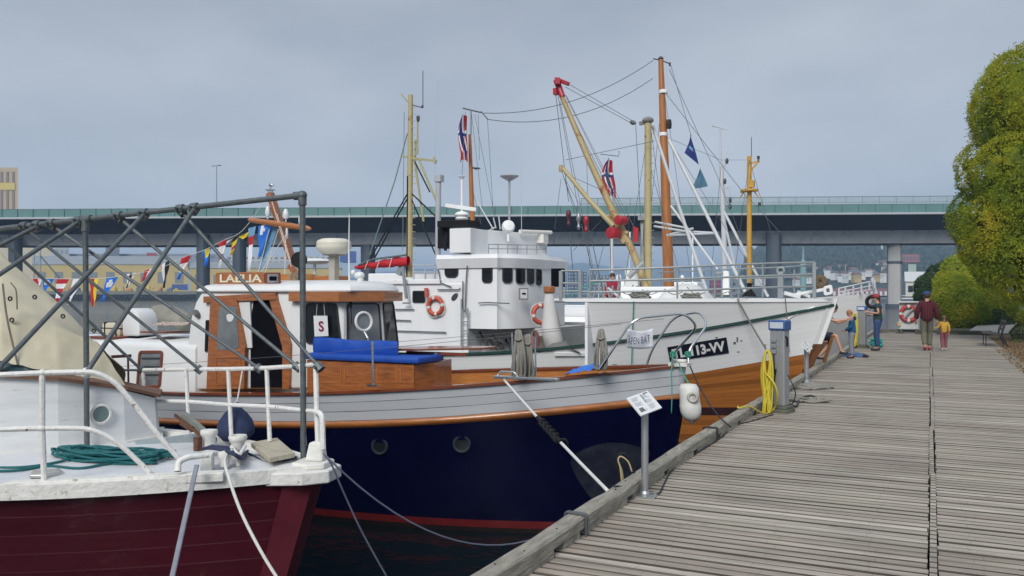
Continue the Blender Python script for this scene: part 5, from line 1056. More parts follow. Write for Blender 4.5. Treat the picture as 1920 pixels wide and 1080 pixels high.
text_mesh('LAELIA', pY([(413, 529.5), (492, 529.5), (492, 514.5), (413, 514.5)], 10.42-.036), mat('cream_lettering', (.72, .66, .50), .5), t, depth=.008, bold=.03)
B = MB(); B.plate(pY([(499, 534), (527, 534), (526, 511), (499, 511)], 10.41), .03); B.build('photo_frame', dark_varnish, t); B = MB(); B.plate(pY([(502, 530), (522, 530), (522, 514), (502, 514)], 10.375), .006); B.build('framed_picture', mat('grey_picture', (.25, .26, .28), .4, var=.5, scale=9), t); B = MB(); B.plate(pY([(505, 526), (519, 526), (519, 518), (505, 518)], 10.366), .004, .02); B.build('picture_vessel', dark, t)
for x0, x1, lab in ((528, 592, 'pale wooden board behind the mast foot with a tangle of lines'),): B = MB(); B.plate(pY([(x0, 533), (x1, 533), (x1, 514), (x0, 514)], 11.6), .03, .03); tag(B.build('side_light_board', honey), lab, 'board')
B = MB(); B.box(onY(623, 524, 11.5), (.46, .4, .12)); B.build('roof_box', varnish_h, lb_, bevel=.02)
rd = thing('radar_dome', 'round cream radar dome on a square post above the wheelhouse', 'radar', onY(622, 522, 11.3)); p = onY(626, 462, 11.3)
B = MB(); B.lathe(p, [(.12, -.135), (.20, -.125), (.275, -.05), (.29, -.0), (.28, .03), (.285, .04), (.27, .09), (.19, .125), (.02, .135)], 30); B.build('dome', mat('cream_plastic', (.66, .63, .53), .4, var=.04), rd, smooth=2); B = MB(); B.solid([(p.x-.06, p.y-.06), (p.x+.06, p.y-.06), (p.x+.06, p.y+.06), (p.x-.06, p.y+.06)], onY(622, 527, 11.3).z, p.z-.13); B.box(p-Vector((0, 0, .14)), (.26, .26, .02)); B.build('post', mat('grey_beige_post', (.33, .31, .27), .6), rd)
B = MB(); a = onY(655, 528, 11.2); B.tube([a, onY(654, 470, 11.2), onY(655, 400, 11.2)], [.016, .012, .006], 8); tag(B.build('whip_antenna', gloss_white, smooth=True), 'white whip antenna beside the cream radar dome', 'antenna')
sl_ = thing('horn_light', 'small white horn and searchlight at the front of the wheelhouse roof', 'searchlight', onY(676, 538, 10.9)); p = onY(676, 520, 10.9); B = MB(); B.ball(p+Vector((-.02, 0, .03)), .075, 14, sq=(1.2, 1, .8)); B.ball(p+Vector((-.14, 0, .08)), .04, 10); B.build('lamp', gloss_white, sl_, smooth=True)
B = MB(); B.lathe(p, [(.08, -.16), (.05, -.13), (.055, -.06), (.045, .0)], 14); B.build('foot', gloss_white, sl_, smooth=True)
B = MB(); p = onY(561, 487, 11.1); B.torus(p, .115, .02, axis=(.5, -1, 0), n=22, m=8); B.lathe(p, [(.10, -.02), (.11, .02)], 18, axis=(.5, -1, 0)); B.tube([p-Vector((0, 0, .12)), p-Vector((0, 0, .35))], .015); tag(B.build('round_antenna', black, smooth=True), 'black round speaker behind the steel upright above the wheelhouse', 'loudspeaker')
B = MB(); p = onY(590, 490, 13.5); B.ball(p, .3, 14, sq=(1.25, 1, .22)); B.tube([p, p-Vector((0, 0, .5))], .03); tag(B.build('satellite_dome', gloss_white, smooth=True), 'flat white antenna dome left of the cream radar dome', 'antenna')
# bunting of signal flags from the mast down to the left
YBt = 11.35; bt = thing('signal_bunting', 'string of coloured signal flags running from the mast spar down to the left', 'bunting', onY(300, 520, YBt))
line = [onY(x, y, YBt) for x, y in ((500, 372), (455, 432), (420, 450), (385, 468), (345, 482), (300, 503), (250, 514), (200, 521), (140, 523), (70, 522), (20, 521))]
B = MB(); B.tube(arc(line, 4), .005, 5); B.build('line', rope_w, bt)
FM = {k_: mat('flag_'+k_, c_, .8, var=.08, scale=12) for k_, c_ in dict(red=(.44, .02, .028), white=(.72, .72, .74), blue=(.02, .16, .60), yellow=(.72, .56, .02), black=(.02, .02, .03), navy=(.015, .03, .17), pale=(.16, .33, .50)).items()}
def fl(a, b, tip, names, bands, Y=YBt, wave=.025, we=.15, parent=bt, name='flag'):
    B = flag_mesh(onY(*a, Y), onY(*b, Y), onY(*tip, Y+.05), bands, None, wave, we); return B.build(name, [FM[k_] for k_ in names], parent, smooth=2, fix=False)
disc = lambda u, v: 1 if (u-.5)**2*1.3+(v-.28)**2*2.2 < .06 else 0
vst = lambda n: (lambda u, v: min(int(v*n), n-1) % 2)
hst = lambda k_: (lambda u, v: min(int(u*k_), k_-1))
fl((62, 522), (79, 522), (72, 548), ('red', 'white'), hst(2)); fl((82, 522), (102, 522), (80, 552), ('blue', 'white'), disc); fl((107, 523), (130, 523), (106, 568), ('red', 'white'), vst(5))
fl((136, 523), (153, 522), (128, 571), ('white',), lambda u, v: 0); fl((167, 521), (185, 522), (175, 576), ('red', 'yellow'), hst(2)); fl((200, 521), (222, 518), (190, 567), ('blue', 'white'), disc)
fl((238, 514), (254, 511), (238, 540), ('white', 'black', 'white'), hst(3)); fl((270, 508), (294, 500), (264, 541), ('red', 'white', 'yellow'), lambda u, v: 2 if v > .62 and u < .5 else (0 if u < .45 else 1)); fl((303, 496), (318, 488), (307, 540), ('white', 'black'), hst(2))
fl((340, 483), (358, 478), (334, 524), ('red', 'white', 'blue'), lambda u, v: min(int(v*3), 2)); fl((380, 470), (398, 461), (386, 499), ('blue', 'yellow'), lambda u, v: 1 if .25 < u < .75 and v < .55 else 0); fl((410, 455), (424, 448), (412, 502), ('red', 'white'), vst(4))
fl((414, 459), (438, 446), (420, 462), ('red', 'white'), hst(2)); fl((436, 449), (452, 436), (434, 478), ('black', 'yellow', 'red', 'yellow'), lambda u, v: min(int(v*4), 3)); fl((448, 444), (466, 435), (462, 452), ('yellow', 'black'), vst(2))
fl((466, 428), (480, 424), (468, 508), ('pale', 'red', 'white'), lambda u, v: 0 if v < .2 else (1 if v < .42 else 2))
fl((484, 424), (508, 420), (486, 482), ('blue', 'white'), lambda u, v: 1 if (u-.4)**2+(v-.15)**2*1.6 < .03 else 0); fl((500, 424), (524, 420), (486, 508), ('pale',), lambda u, v: 0, Y=YBt+.1)
# white fender at the bow
fd = thing('white_fender', 'long white fender with a dented side hanging at the bow of the navy boat', 'fender', onY(1291, 792, 11.05)); p = onY(1291, 722, 11.05); q = onY(1297, 790, 11.05)
B = MB(); d = (q-p).normalized(); L_ = (q-p).length; B.lathe(p, [(.03, -.02), (.10, -.01), (.13, .04), (.128, .16), (.136, .26), (.140, L_-.20), (.135, L_-.12), (.115, L_-.06), (.075, L_-.02), (.035, L_), (.025, L_+.03)], 20, axis=d); B.build('fender_body', mat('white_rubber', (.62, .62, .58), .5, var=.06, scale=8, spots=(.35, .34, .30), spot_lo=.62, spot_hi=.75), fd, smooth=2)
B = MB(); B.torus(onY(1299, 745, 10.93), .055, .022, axis=(.2, -1, 0), n=20, m=8); B.ball(onY(1299, 745, 10.95), .05, 12, sq=(.9, .3, 1.3)); B.build('dent_patch', mat('greyed_rubber', (.42, .42, .38), .6, var=.2), fd, smooth=2)
green_rope = mat('green_rope', (.04, .28, .20), .7, var=.2, scale=40)
B = MB(); B.tube(arc([onY(1273, 680, 11.2), onY(1280, 700, 11.1), onY(1290, 716, 11.05)]), .010, 6); B.tube([onY(1290, 716, 11.05), p+Vector((0, 0, -.02))], .012, 6); B.build('hanging_line', green_rope, fd)
B = MB(); B.tube(arc([onY(1262, 664, 11.05), onY(1259, 690, 11.0), onY(1260, 730, 11.0), onY(1259, 775, 11.0)]), .008, 6)
for px in (1262, 1290): c_ = onY(px, 667, 11.15); coil(B, c_, .022, .02, 4, .008, c_.z-.03, dzt=.0015)
tag(B.build('green_line', green_rope, smooth=2), 'green line knotted round the bow rail and hanging down the grey planks', 'rope')
# main mooring rope to the quay with its black rubber snubber
a = onY(945, 712, HL.o.y-HL.hb(4.9, .5)-.02); b = Vector((-2.30, 5.95, .10)); b = onZ(1140, 921, .12); B = MB(); ml = sag(a, b, .02, 40)
B.tube(ml, .015, 8); t = B.build('mooring_rope', rope_w, smooth=2); tag(t, 'taut white mooring rope with a black snubber from the navy boat to the kerb', 'rope')
B = MB(); i0, i1 = 18, 25; pts_ = []
for k_ in range(90): u = k_/89; p = ml[i0].lerp(ml[i1], u); d = (ml[i1]-ml[i0]).normalized(); n1 = d.orthogonal().normalized(); n2 = d.cross(n1); ang = u*2*math.pi*5.2; pts_.append(p+(n1*math.cos(ang)+n2*math.sin(ang))*.030)
B.tube(pts_, .017, 7); B.tube([ml[i0-1], ml[i1+1]], .025, 8); B.torus(ml[i1+1]+Vector((.03, 0, 0)), .04, .013, axis=(0, 1, .3), n=14, m=6); B.build('snubber', black, t, smooth=2)
B = MB(); p = onY(950, 711, HL.o.y-HL.hb(4.9, .5)); B.box(p+Vector((.25, .03, .02)), (.85, .10, .035)); B.tube(bent([p+Vector((-.14, .02, .03)), p+Vector((-.10, .02, .09)), p+Vector((.1, .02, .09)), p+Vector((.14, .02, .03))], .03), .014, 8); B.build('cleat', inox, lb_, bevel=.006)
# ================================================================ the white fishing boat
swood = plank_mat('orange_ship_planks', (.36, .13, .028), 11, seam=(.06, .02, .008), var=.26, rough=.42, bump=.25, seamw=.02, grain=.28, spots=(.06, .02, .008), coat=.2)
swp = plank_mat('white_ship_planks', (.78, .79, .79), 8, seam=(.50, .51, .52), var=.02, rough=.45, bump=.12, seamw=.012, grain=.03, spots=(.52, .50, .46))
greenl = mat('dark_green_line_paint', (.015, .055, .045), .4, var=.2)
def stT(z): t_ = 1.62-z; return .30*t_+.03*t_*t_
HT = Hull((-1.80, 19.5), 0., 18.5, lambda a: 1.6, stT, 2.65, 1.75, 5.6, 7.6, 2.1, 1.9, w0=.05, fl=.85, taper=.85)
zsT = lambda a: .27+1.2*max(0, 1-a/9.3)**1.8
zwT = lambda a: .52-.19*a if a < 3 else -.05-.30*(1-math.exp(-(a-3)/2))
tr = thing('white_fishing_boat', 'big white wooden fishing boat with orange planks below and registration letters on its bow', 'boat', HT.at(8, 0, WZ))
HT.strip('forecastle_side', lambda a: 1.6, lambda a: zsT(a), swp, tr, nv=8, a_end=4.75)
HT.strip('sheer_line', lambda a: zsT(a)+.035, lambda a: zsT(a)-.03, greenl, tr, nv=2, off=.03)
HT.strip('hull', lambda a: zsT(a), lambda a: zwT(a), swp, tr, nv=8)
HT.strip('lower_planking', lambda a: zwT(a), lambda a: -.78-.0*a, swood, tr, nv=8, off=.004)
HT.strip('water_band', lambda a: -.78, lambda a: -.96, mat('dark_waterline_paint', (.035, .012, .016), .5, var=.3), tr, nv=2, off=.006)
HT.strip('lower_planking', lambda a: -.96, lambda a: -2.2, swood, tr, nv=6, off=.002)
HT.transom('transom', zsT, lambda a: -1.8, ship_white, tr)
B = MB(); bands_ = [(1.6, 0), (.62, 0), (.50, 1), (-1.9, 1)]
for (z0, m0), (z1, m1) in zip(bands_, bands_[1:]):
    for sg in (1, -1): B.grid(lambda u, v: HT.at(stT(z0+(z1-z0)*v)-.025+u*.16, sg*(HT.hb(stT(z0+(z1-z0)*v)+u*.16, z0+(z1-z0)*v)*u+.055*(1-u)+.012), z0+(z1-z0)*v), 2, 6, mi=m1)
    B.grid(lambda u, v: HT.at(stT(z0+(z1-z0)*v)-.025, (2*u-1)*.067, z0+(z1-z0)*v), 1, 6, mi=m1)
B.build('stem', [ship_white, swood], tr)
# anchor recess crease near the bow
B = MB(); B.tube(arc([HT.at(a, HT.hb(a, z)+.01, z) for a, z in ((.42, 1.42), (.75, 1.28), (1.05, 1.05), (1.25, .72))]), .018, 6); B.build('bow_moulding', ship_white, tr, smooth=True)
# forecastle deck as a slab running on to the shelter deck
B = MB(); nu = 26
def fd_(u, v): a = .08+5.4*u; b = (HT.hb(min(a, 4.75), 1.6)+.004)*(2*v-1); return HT.at(a, b, 1.60)
B.grid(fd_, nu, 8); B.grid(lambda u, v: fd_(u, v)+Vector((0, 0, -.07)), nu, 8)
for sg in (0, 1): B.grid(lambda u, v: fd_(u, sg)+Vector((0, 0, -.07*v)), nu, 1)
B.grid(lambda u, v: fd_(1, u)+Vector((0, 0, -.07*v)), 8, 1); B.build('forecastle_deck', ship_white, tr)
# far bulwark seen through the gap, and end wall of the forecastle
B = MB(); B.solid([HT.at(4.72, -2.55, 0)[:2], HT.at(4.72, 2.58, 0)[:2], HT.at(4.78, 2.58, 0)[:2], HT.at(4.78, -.9, 0)[:2]], -.2, 1.55); B.build('forecastle_bulkhead', ship_white, tr)
HT.deck('deck', lambda a: -.35, mat('grey_ship_deck', (.22, .23, .23), .7, var=.2), tr, a0=1.2)
HT.cap('cap_rail', greenl, tr, w_=.14, t_=.04, out_=.05, zf=zsT, nu=40)
# registration plate
YP = lambda px, z: None
def onhull(H, px, py, off=0.):
    y = H.o.y-1.5
    for _ in range(14): p = onY(px, py, y); a, b, z = H.loc(p); y = H.o.y-H.hb(a, z)-off
    return onY(px, py, y)
nxy = 16; B = MB(); c00, c10, c11, c01 = (1256, 678), (1367, 662), (1362, 632.5), (1251, 651)
def pl_(u, v, off=.02): x = (c00[0]*(1-u)+c10[0]*u)*(1-v)+(c01[0]*(1-u)+c11[0]*u)*v; y = (c00[1]*(1-u)+c10[1]*u)*(1-v)+(c01[1]*(1-u)+c11[1]*u)*v; return onhull(HT, x, y, off)
B.grid(lambda u, v: pl_(u, v, .02), nxy, 3); B.grid(lambda u, v: pl_(u, v, .006), nxy, 3); B.grid(lambda u, v: pl_(u, 0, .02-.014*v), nxy, 1); B.grid(lambda u, v: pl_(u, 1, .02-.014*v), nxy, 1); B.grid(lambda u, v: pl_(1, u, .02-.014*v), 3, 1); B.grid(lambda u, v: pl_(0, u, .02-.014*v), 3, 1)
o = B.build('registration_plate', mat('black_plate', (.010, .012, .025), .4), tr)
wt = mat('white_lettering', (.72, .72, .72), .5)
text_mesh('TL-113-VV', [pl_(.06, .18, .03), pl_(.95, .18, .03), pl_(.95, .84, .03), pl_(.06, .84, .03)], wt, o, depth=.006, off=.012, bold=.045)
# small marks and rust on the bow
B = MB()
for px, py, w_, h_ in ((1381, 632, 3, 9), (1375, 641, 5, 4), (1388, 638, 4, 2), (1341, 632, 5, 2), (1382, 659, 5, 1.5), (1148, 683, 9, 2)): B.plate([onhull(HT, px, py+h_, .006), onhull(HT, px+w_, py+h_, .006), onhull(HT, px+w_, py, .006), onhull(HT, px, py, .006)], .003)
B.build('paint_scar', mat('scraped_paint', (.14, .15, .15), .7), tr)
B = MB(); B.plate([onhull(HT, 1040, 667, .02), onhull(HT, 1099, 667, .02), onhull(HT, 1099, 660, .02), onhull(HT, 1040, 660, .02)], .03); B.build('freeing_port', ship_white, tr, bevel=.005)
# foredeck rails
galv = mat('grey_rail_paint', (.30, .33, .34), .5, .3, var=.12); zD = 1.6
def rail(pts, r=.02, n=8, m=galv, nm='railing_tube', sm=True): B = MB(); B.tube(pts, r, n); return B.build(nm, m, tr, smooth=sm)
def nearrail(px, py):                  # a point above the near edge of the forecastle
    y = 17.2
    for _ in range(10): p = onY(px, py, y); a = HT.loc(p)[0]; y = HT.o.y-HT.hb(max(a, .3), 1.6)+.06
    return onY(px, py, y)
for ys in ((506, 505, 501, 496, 493, 492), (527, 526, 523, 519, 516, 514), (548, 547, 545, 541, 538, 537)): rail(arc([nearrail(x, y) for x, y in zip((1106, 1160, 1270, 1385, 1470, 1527), ys)], 3), .021)
for x, y0 in ((1106, 506), (1160, 505), (1270, 501), (1340, 498), (1385, 496), (1430, 494)): p = nearrail(x, y0); rail([p, (p.x, p.y, zD)], .02, nm='railing_post')
p = nearrail(1527, 492); rail([p, (p.x, p.y, zD)], .05, 4, nm='railing_post')
for dy in (0, 21, 42):
    f = [nearrail(1527, 494+dy)]+[HT.at(a, -(HT.hb(a, 1.6)-.06), 0)+Vector((0, 0, f_)) for a, f_ in ((1.0, nearrail(1527, 494+dy).z-.02), (2.2, nearrail(1527, 494+dy).z-.03), (4.7, nearrail(1527, 494+dy).z-.08))]; rail(arc(f, 4), .018)
for a in (1.0, 2.2, 3.4, 4.6): q = HT.at(a, -(HT.hb(a, 1.6)-.06), zD); rail([q, q+Vector((0, 0, .66))], .018, nm='railing_post')
p = nearrail(1456, 552); B = MB(); B.solid([(p.x-.06, p.y+.5), (p.x+.06, p.y+.5), (p.x+.06, p.y+.62), (p.x-.06, p.y+.62)], zD, zD+.58); B.torus((p.x, p.y+.55, zD+.60), .07, .03, axis=(0, 1, 0), n=16, m=8); B.build('roller_post', galv, tr, bevel=.01)
# left end gate rails
for (x0, x1), ys in (((1052, 1088), (508, 531, 546)),):
    for y in ys: rail([nearrail(x0, y), nearrail(x1, y)], .02)
    for x in (x0, x1): rail([nearrail(x, 508), nearrail(x, 562)], .05, 4, nm='railing_post')
rail([nearrail(1052, 546), nearrail(1106, 547)], .018); rail([nearrail(1040, 565), nearrail(1106, 564)], .035, 6)
# deck gear on the foredeck
def box_at(px, py, Y, size, m, name, rz=0, bev=.02, tp=1.): B = MB(); p = onY(px, py, Y); B.box((p.x, p.y, p.z+size[2]/2), size, rz, taper=tp); return B.build(name, m, tr, bevel=bev)
box_at(1226, 562, 19.3, (1.3, 1.0, .30), ship_white, 'winch_housing'); 
B = MB(); p = onY(1287, 562, 19.0); B.grid(lambda u, v: Vector((p.x-.55+1.1*u, p.y-.5+v, p.z+.36*math.sin(u*3.14)**.5*math.sin(v*3.14)**.5+.02*mnoise.noise((u*5, v*5, 0)))), 16, 12); o = B.build('covered_winch', mat('white_canvas', (.60, .61, .60), .8, var=.08, bump=.4, scale=5), tr, smooth=2)
B = MB(); c_ = onY(1296, 561, 18.4); coil(B, c_, .18, .10, 5, .02, c_.z, dzt=.002); B.build('deck_rope', rope_g, tr, smooth=2); B = MB(); c_ = onY(1200, 561, 18.0); coil(B, c_, .2, .10, 5, .018, c_.z, dzt=.003); B.build('deck_rope', rope_g, tr, smooth=2)
B = MB(); p = onY(1405, 556, 18.9); B.lathe(p, [(.16, 0), (.13, .05), (.06, .14), (.05, .24), (.07, .28), (.02, .30)], 14); B.build('mooring_bitt', black, tr, smooth=True)
B = MB(); p = onY(1538, 529, 19.4); B.torus(p, .09, .075, axis=(.3, -1, .2), n=20, m=8); [B.torus(p, .06+.02*i, .04+.006*i, axis=(.2*i-.3, -1, .3), n=18, m=6) for i in range(3)]; o = B.build('brown_rope_roll', mat('brown_rope', (.14, .10, .06), .9, var=.4, scale=30, bump=.7), smooth=2); tag(o, 'bundle of brown rope on the bow rail of the white fishing boat', 'rope')
anc = thing('bow_anchor', 'white-painted anchor lying on the bow tip of the white fishing boat', 'anchor', onY(1540, 556, 19.4)); B = MB(); B.beam(onY(1492, 552, 19.3), onY(1545, 543, 19.3), .07, .07); B.beam(onY(1470, 549, 19.1), onY(1500, 557, 19.3), .06, .08); B.beam(onY(1496, 547, 19.5), onY(1518, 556, 19.2), .05, .06); B.build('shank', ship_white, anc, bevel=.01)
B = MB(); B.ring_plate([onY(1546, 555, 19.2), onY(1563, 551, 19.2), onY(1560, 533, 19.2), onY(1543, 538, 19.2)], .08, .06, .05); B.build('roller_bracket', ship_white, anc, bevel=.01)
box_at(1196, 548, 19.9, (.5, .5, .55), ship_white, 'deck_locker'); box_at(1362, 553, 20.0, (.16, .16, .55), ship_white, 'vent_box', tp=.8); box_at(1352, 515, 20.5, (.24, .22, .07), galv, 'vent_cap')
B = MB()
for i in range(16):
    x = 1112+i*19+rnd.uniform(-6, 6); a = onY(x, 562, 18.6+rnd.random()*1.6); h_ = rnd.uniform(.10, .34); B.tube([a, a+Vector((rnd.uniform(-.08, .08), 0, h_))], rnd.uniform(.02, .05), 7)
B.build('deck_fitting', mat('mixed_grey_fitting', (.22, .23, .22), .6, .2, var=.6, scale=3), tr)
B = MB()
for i in range(7): x = 1120+i*42; B.tube(arc([onY(x, 540+rnd.uniform(-6, 6), 18.0), onY(x+16, 552, 17.9), onY(x+34, 543+rnd.uniform(-6, 6), 18.0)], 3), .010, 5)
B.build('slack_line', rope_g, tr, smooth=2)
# lattice of small grey gear near the gate
B = MB()
for i in range(9):
    x = 1100+i*11; a = onY(x, 563, 18.4+.15*i); b = onY(x+rnd.uniform(-14, 14), 515+rnd.uniform(0, 22), 18.6+.15*i); B.tube([a, b], .018, 6)
B.tube([onY(1178, 520, 18.8), onY(1207, 492, 18.9)], .06, 8); B.tube([onY(1140, 540, 18.4), onY(1168, 563, 18.4)], .035, 8); B.build('hauler_frame', galv, tr)
B = MB(); [B.tube(arc([onY(1060+i*9, 560-i*2, 18.3), onY(1085+i*8, 540-3*i, 18.5), onY(1120+i*5, 528, 18.6)]), .008, 5) for i in range(5)]; B.build('green_net_line', green_rope, tr, smooth=2)
# ---- deckhouse and wheelhouse
YT = 17.3
def boxY(x0, x1, y0, y1, Y, depth, m, name, parent=None, bev=.02):
    a, b = onY(x0, y1, Y), onY(x1, y1, Y); B = MB(); B.solid([(a.x, Y), (b.x, Y), (b.x, Y+depth), (a.x, Y+depth)], (a.z+b.z)/2, (onY(x0, y0, Y).z+onY(x1, y0, Y).z)/2); return B.build(name, m, parent or tr, bevel=bev)
hm = mat('white_deckhouse_paint', (.78, .79, .80), .5, var=.07, scale=1.6, stretch=(1, 1, .35), spots=(.42, .30, .20), spot_lo=.64, spot_hi=.80, spot_scale=4.5, bump=.08, bscale=3)
boxY(727, 868, 532, 672, YT, 4.2, hm, 'deckhouse'); boxY(724, 826, 524, 533, YT-.06, 4.3, hm, 'deckhouse_roof')
zc = lambda y: onY(925, y, YT).z
wp0 = [(onY(822, 550, YT+.02).x, YT+.02), (onY(932, 550, YT+.02).x, YT+.02)]
arcp = [(p_.x, p_.y) for p_ in arc([(-8.86, 17.40, 0), (-8.62, 17.75, 0), (-8.45, 18.4, 0), (-8.42, 19.4, 0), (-8.5, 20.3, 0), (-8.8, 21.1, 0), (-9.2, 21.5, 0)], 4)]
wpl = wp0+arcp+[(wp0[0][0], 21.5)]
B = MB(); B.solid(wpl, zc(617), zc(497)); B.build('wheelhouse', hm, tr, smooth=True)
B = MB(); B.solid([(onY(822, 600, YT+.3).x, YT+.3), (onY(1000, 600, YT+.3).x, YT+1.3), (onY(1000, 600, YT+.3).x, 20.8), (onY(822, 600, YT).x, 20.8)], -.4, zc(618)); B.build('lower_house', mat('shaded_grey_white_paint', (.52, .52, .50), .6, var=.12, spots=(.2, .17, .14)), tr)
boxY(822, 878, 600, 672, YT+.01, 3.9, hm, 'lower_deckhouse')
def offs(pl, k_): cx, cy = -10.2, 19.4; return [(cx+(x-cx)*k_, cy+(y-cy)*k_) for x, y in pl]
B = MB(); B.solid(offs(wpl, 1.02), zc(502), zc(484), top=offs(wpl, 1.055)); B.solid(offs(wpl, 1.045), zc(484)+.003, zc(476), top=offs(wpl, 1.03)); B.build('bridge_brow', hm, tr, smooth=True)
wr = mat('window_gasket', (.03, .03, .033), .5)
def win(x0, x1, y0, y1, Y=None, p=None, r=.07, m=glass, dy=0):
    if Y is not None: q = [onY(x0, y1, Y), onY(x1, y1+dy, Y), onY(x1, y0+dy, Y), onY(x0, y0, Y)]
    else: q = [onseg(x0, y1, *p)[0], onseg(x1, y1, *p)[0], onseg(x1, y0, *p)[0], onseg(x0, y0, *p)[0]]
    B = MB(); B.ring_plate(q, .02, .025, r); o = B.build('window', wr, tr); B = MB(); B.plate(q, .01, r-.02, inset=.018); B.build('pane', m, o); return o
win(834, 860, 497, 521, YT+.02, r=.12); win(904, 924, 497, 531, YT+.02, r=.09)
def seg(i): return (wpl[i], wpl[i+1])
allp = [Vector((*p_, 0)) for p_ in wpl[1:-1]]
def pxof(p): v = Vector((p[0], p[1], 1.7))-EYE; return 960+F*v.dot(RT)/v.dot(FWD)
def walk(px):
    """the point on the rounded front seen at pixel column px"""
    for a, b in zip(allp, allp[1:]):
        xa, xb = pxof(a), pxof(b)
        if min(xa, xb)-1e-6 <= px <= max(xa, xb)+1e-6 and xb > xa: return a.lerp(b, (px-xa)/(xb-xa))
    return allp[4]
for x0, x1, y0, y1 in ((941, 960, 497, 531), (966, 983, 500, 532), (987, 1000, 501, 533), (1004, 1014, 504, 535)):
    a, b = walk(x0), walk(x1); Za = (a-EYE).dot(FWD); z0, z1 = Wy(y1, Za), Wy(y0, Za); n_ = Vector((b.y-a.y, a.x-b.x, 0)).normalized()*.015
    q = [Vector((a.x, a.y, z0))+n_, Vector((b.x, b.y, z0))+n_, Vector((b.x, b.y, z1))+n_, Vector((a.x, a.y, z1))+n_]
    B = MB(); B.ring_plate(q, .02, .025, .09); o = B.build('window', wr, tr); B = MB(); B.plate(q, .01, .07, inset=.018); B.build('pane', glass, o)
win(774, 798, 545, 568, YT, r=.05)
B = MB(); p = onY(853, 556.5, YT); B.lathe(p, [(.085, 0), (.085, .02), (.06, .03), (.055, .015)], 18, axis=(0, -1, 0), squash=(1.3, .7)); B.build('vent', mat('dark_vent', (.05, .055, .06), .5), tr, smooth=True)
B = MB()
for pts_ in ([(876, 498), (874, 525), (872, 585)], [(868, 527), (867, 578), (873, 586)], [(822, 505), (826, 530), (846, 538)], [(820, 543), (860, 543), (863, 540)], [(897, 568), (915, 567), (955, 569)], [(738, 620), (800, 622), (836, 623)], [(740, 580), (776, 580)], [(740, 600), (770, 601)]): B.tube([onY(x, y, YT-.05) for x, y in pts_], .015, 6)
B.build('pipework', mat('dark_grey_pipe', (.12, .13, .14), .5), tr)
B = MB(); B.tube([onY(865, 560, YT-.1), onY(865, 650, YT-.1)], .02); B.tube([onY(877, 578, YT-.1), onY(877, 650, YT-.1)], .02)
for y in (586, 603, 620, 637): B.tube([onY(865, y, YT-.1), onY(877, y, YT-.1)], .014)
B.build('ladder', galv, tr)
B = MB(); q = [onseg(973, 562, allp[0], Vector((-8.6, 17.75, 0)))[0], onseg(990, 562, allp[0], Vector((-8.6, 17.75, 0)))[0], onseg(990, 540, allp[0], Vector((-8.6, 17.75, 0)))[0], onseg(973, 540, allp[0], Vector((-8.6, 17.75, 0)))[0]]; q = [v+Vector((.10, -.22, 0)) for v in q]; B.plate(q, .02); o = B.build('notice_frame', mat('grey_frame', (.22, .23, .23), .5), tr); B = MB(); B.plate(q, .006, inset=.03, off=.021); B.build('notice', gloss_white, o); B = MB(); c_ = (q[0]+q[2])/2; B.plate([q[0].lerp(q[2], .3)+Vector((0, 0, .04)), q[1].lerp(q[3], .3)+Vector((0, 0, .04)), q[1].lerp(q[3], .3)+Vector((0, 0, .08)), q[0].lerp(q[2], .3)+Vector((0, 0, .08))], .004, off=.03); B.build('print', dark, o)
# gear under the overhang
B = MB()
for i in range(12): a = onY(900+i*8, 625+rnd.uniform(-4, 20), YT+.5+.05*i); b = onY(905+i*8+rnd.uniform(-12, 16), 645+rnd.uniform(-8, 14), YT+.4+.05*i); B.tube(arc([a, a.lerp(b, .5)+Vector((.05, -.05, -.05)), b]), rnd.choice((.015, .03, .022)), 6)
B.torus(onY(922, 645, YT+.2), .13, .02, axis=(0, 1, .2), n=18, m=6); B.torus(onY(936, 646, YT+.2), .10, .02, axis=(0, 1, .2), n=18, m=6); B.build('hoses', mat('sooty_hose', (.06, .06, .06), .7, var=.4), tr, smooth=2)
B = MB(); B.box(onY(1000, 650, YT+.9), (.9, .3, .5)); B.build('dark_locker', mat('rusty_locker', (.16, .13, .11), .7, var=.4), tr)
B = MB(); [B.torus(onY(1004, 628+3*i, YT-.1+.03*i), .10+.01*i, .012, axis=(.4, 1, 0), n=16, m=5) for i in range(5)]; B.build('red_line_coil', mat('faded_red_rope', (.33, .14, .15), .8), tr, smooth=2)
# flybridge
boxY(843, 882, 428, 474, YT-.12, .9, hm, 'flybridge_wing', bev=.01); 
B = MB(); a, b = onY(882, 430, YT-.1), onY(1026, 438, 20.3); zq0, zq1 = onY(882, 476, YT).z, onY(882, 430, YT).z
B.solid([(a.x, a.y), (onY(915, 430, 18.0).x, 18.0), (onY(1026, 430, 20.2).x, 20.2), (onY(1020, 430, 20.4).x, 20.4), (a.x, a.y+.9)], zq0, zq1-.02); m0_ = len(B.v)//2; B.v[m0_+1].z = onY(915, 431, 18.0).z; B.v[m0_+2].z = onY(1026, 440, 20.2).z; B.v[m0_+3].z = onY(1020, 440, 20.4).z; B.build('flybridge_screen', hm, tr)
B = MB(); B.tube([onY(975, 434, 19.0), onY(1033, 436, 20.2)], .05, 10); B.box(onY(1012, 448, 19.9), (.35, .3, .22)); B.build('rolled_awning', old_white, tr, smooth=True)
B = MB()
for i in range(7): p = onY(916+18*i, 476, 17.4+.45*i); B.tube([p, p+Vector((0, 0, .22))], .012, 6)
for dz_ in (.22, .12): B.tube(arc([onY(916+18*i, 476, 17.4+.45*i)+Vector((0, 0, dz_)) for i in range(7)], 2), .012, 6)
B.build('bridge_rail', galv, tr)
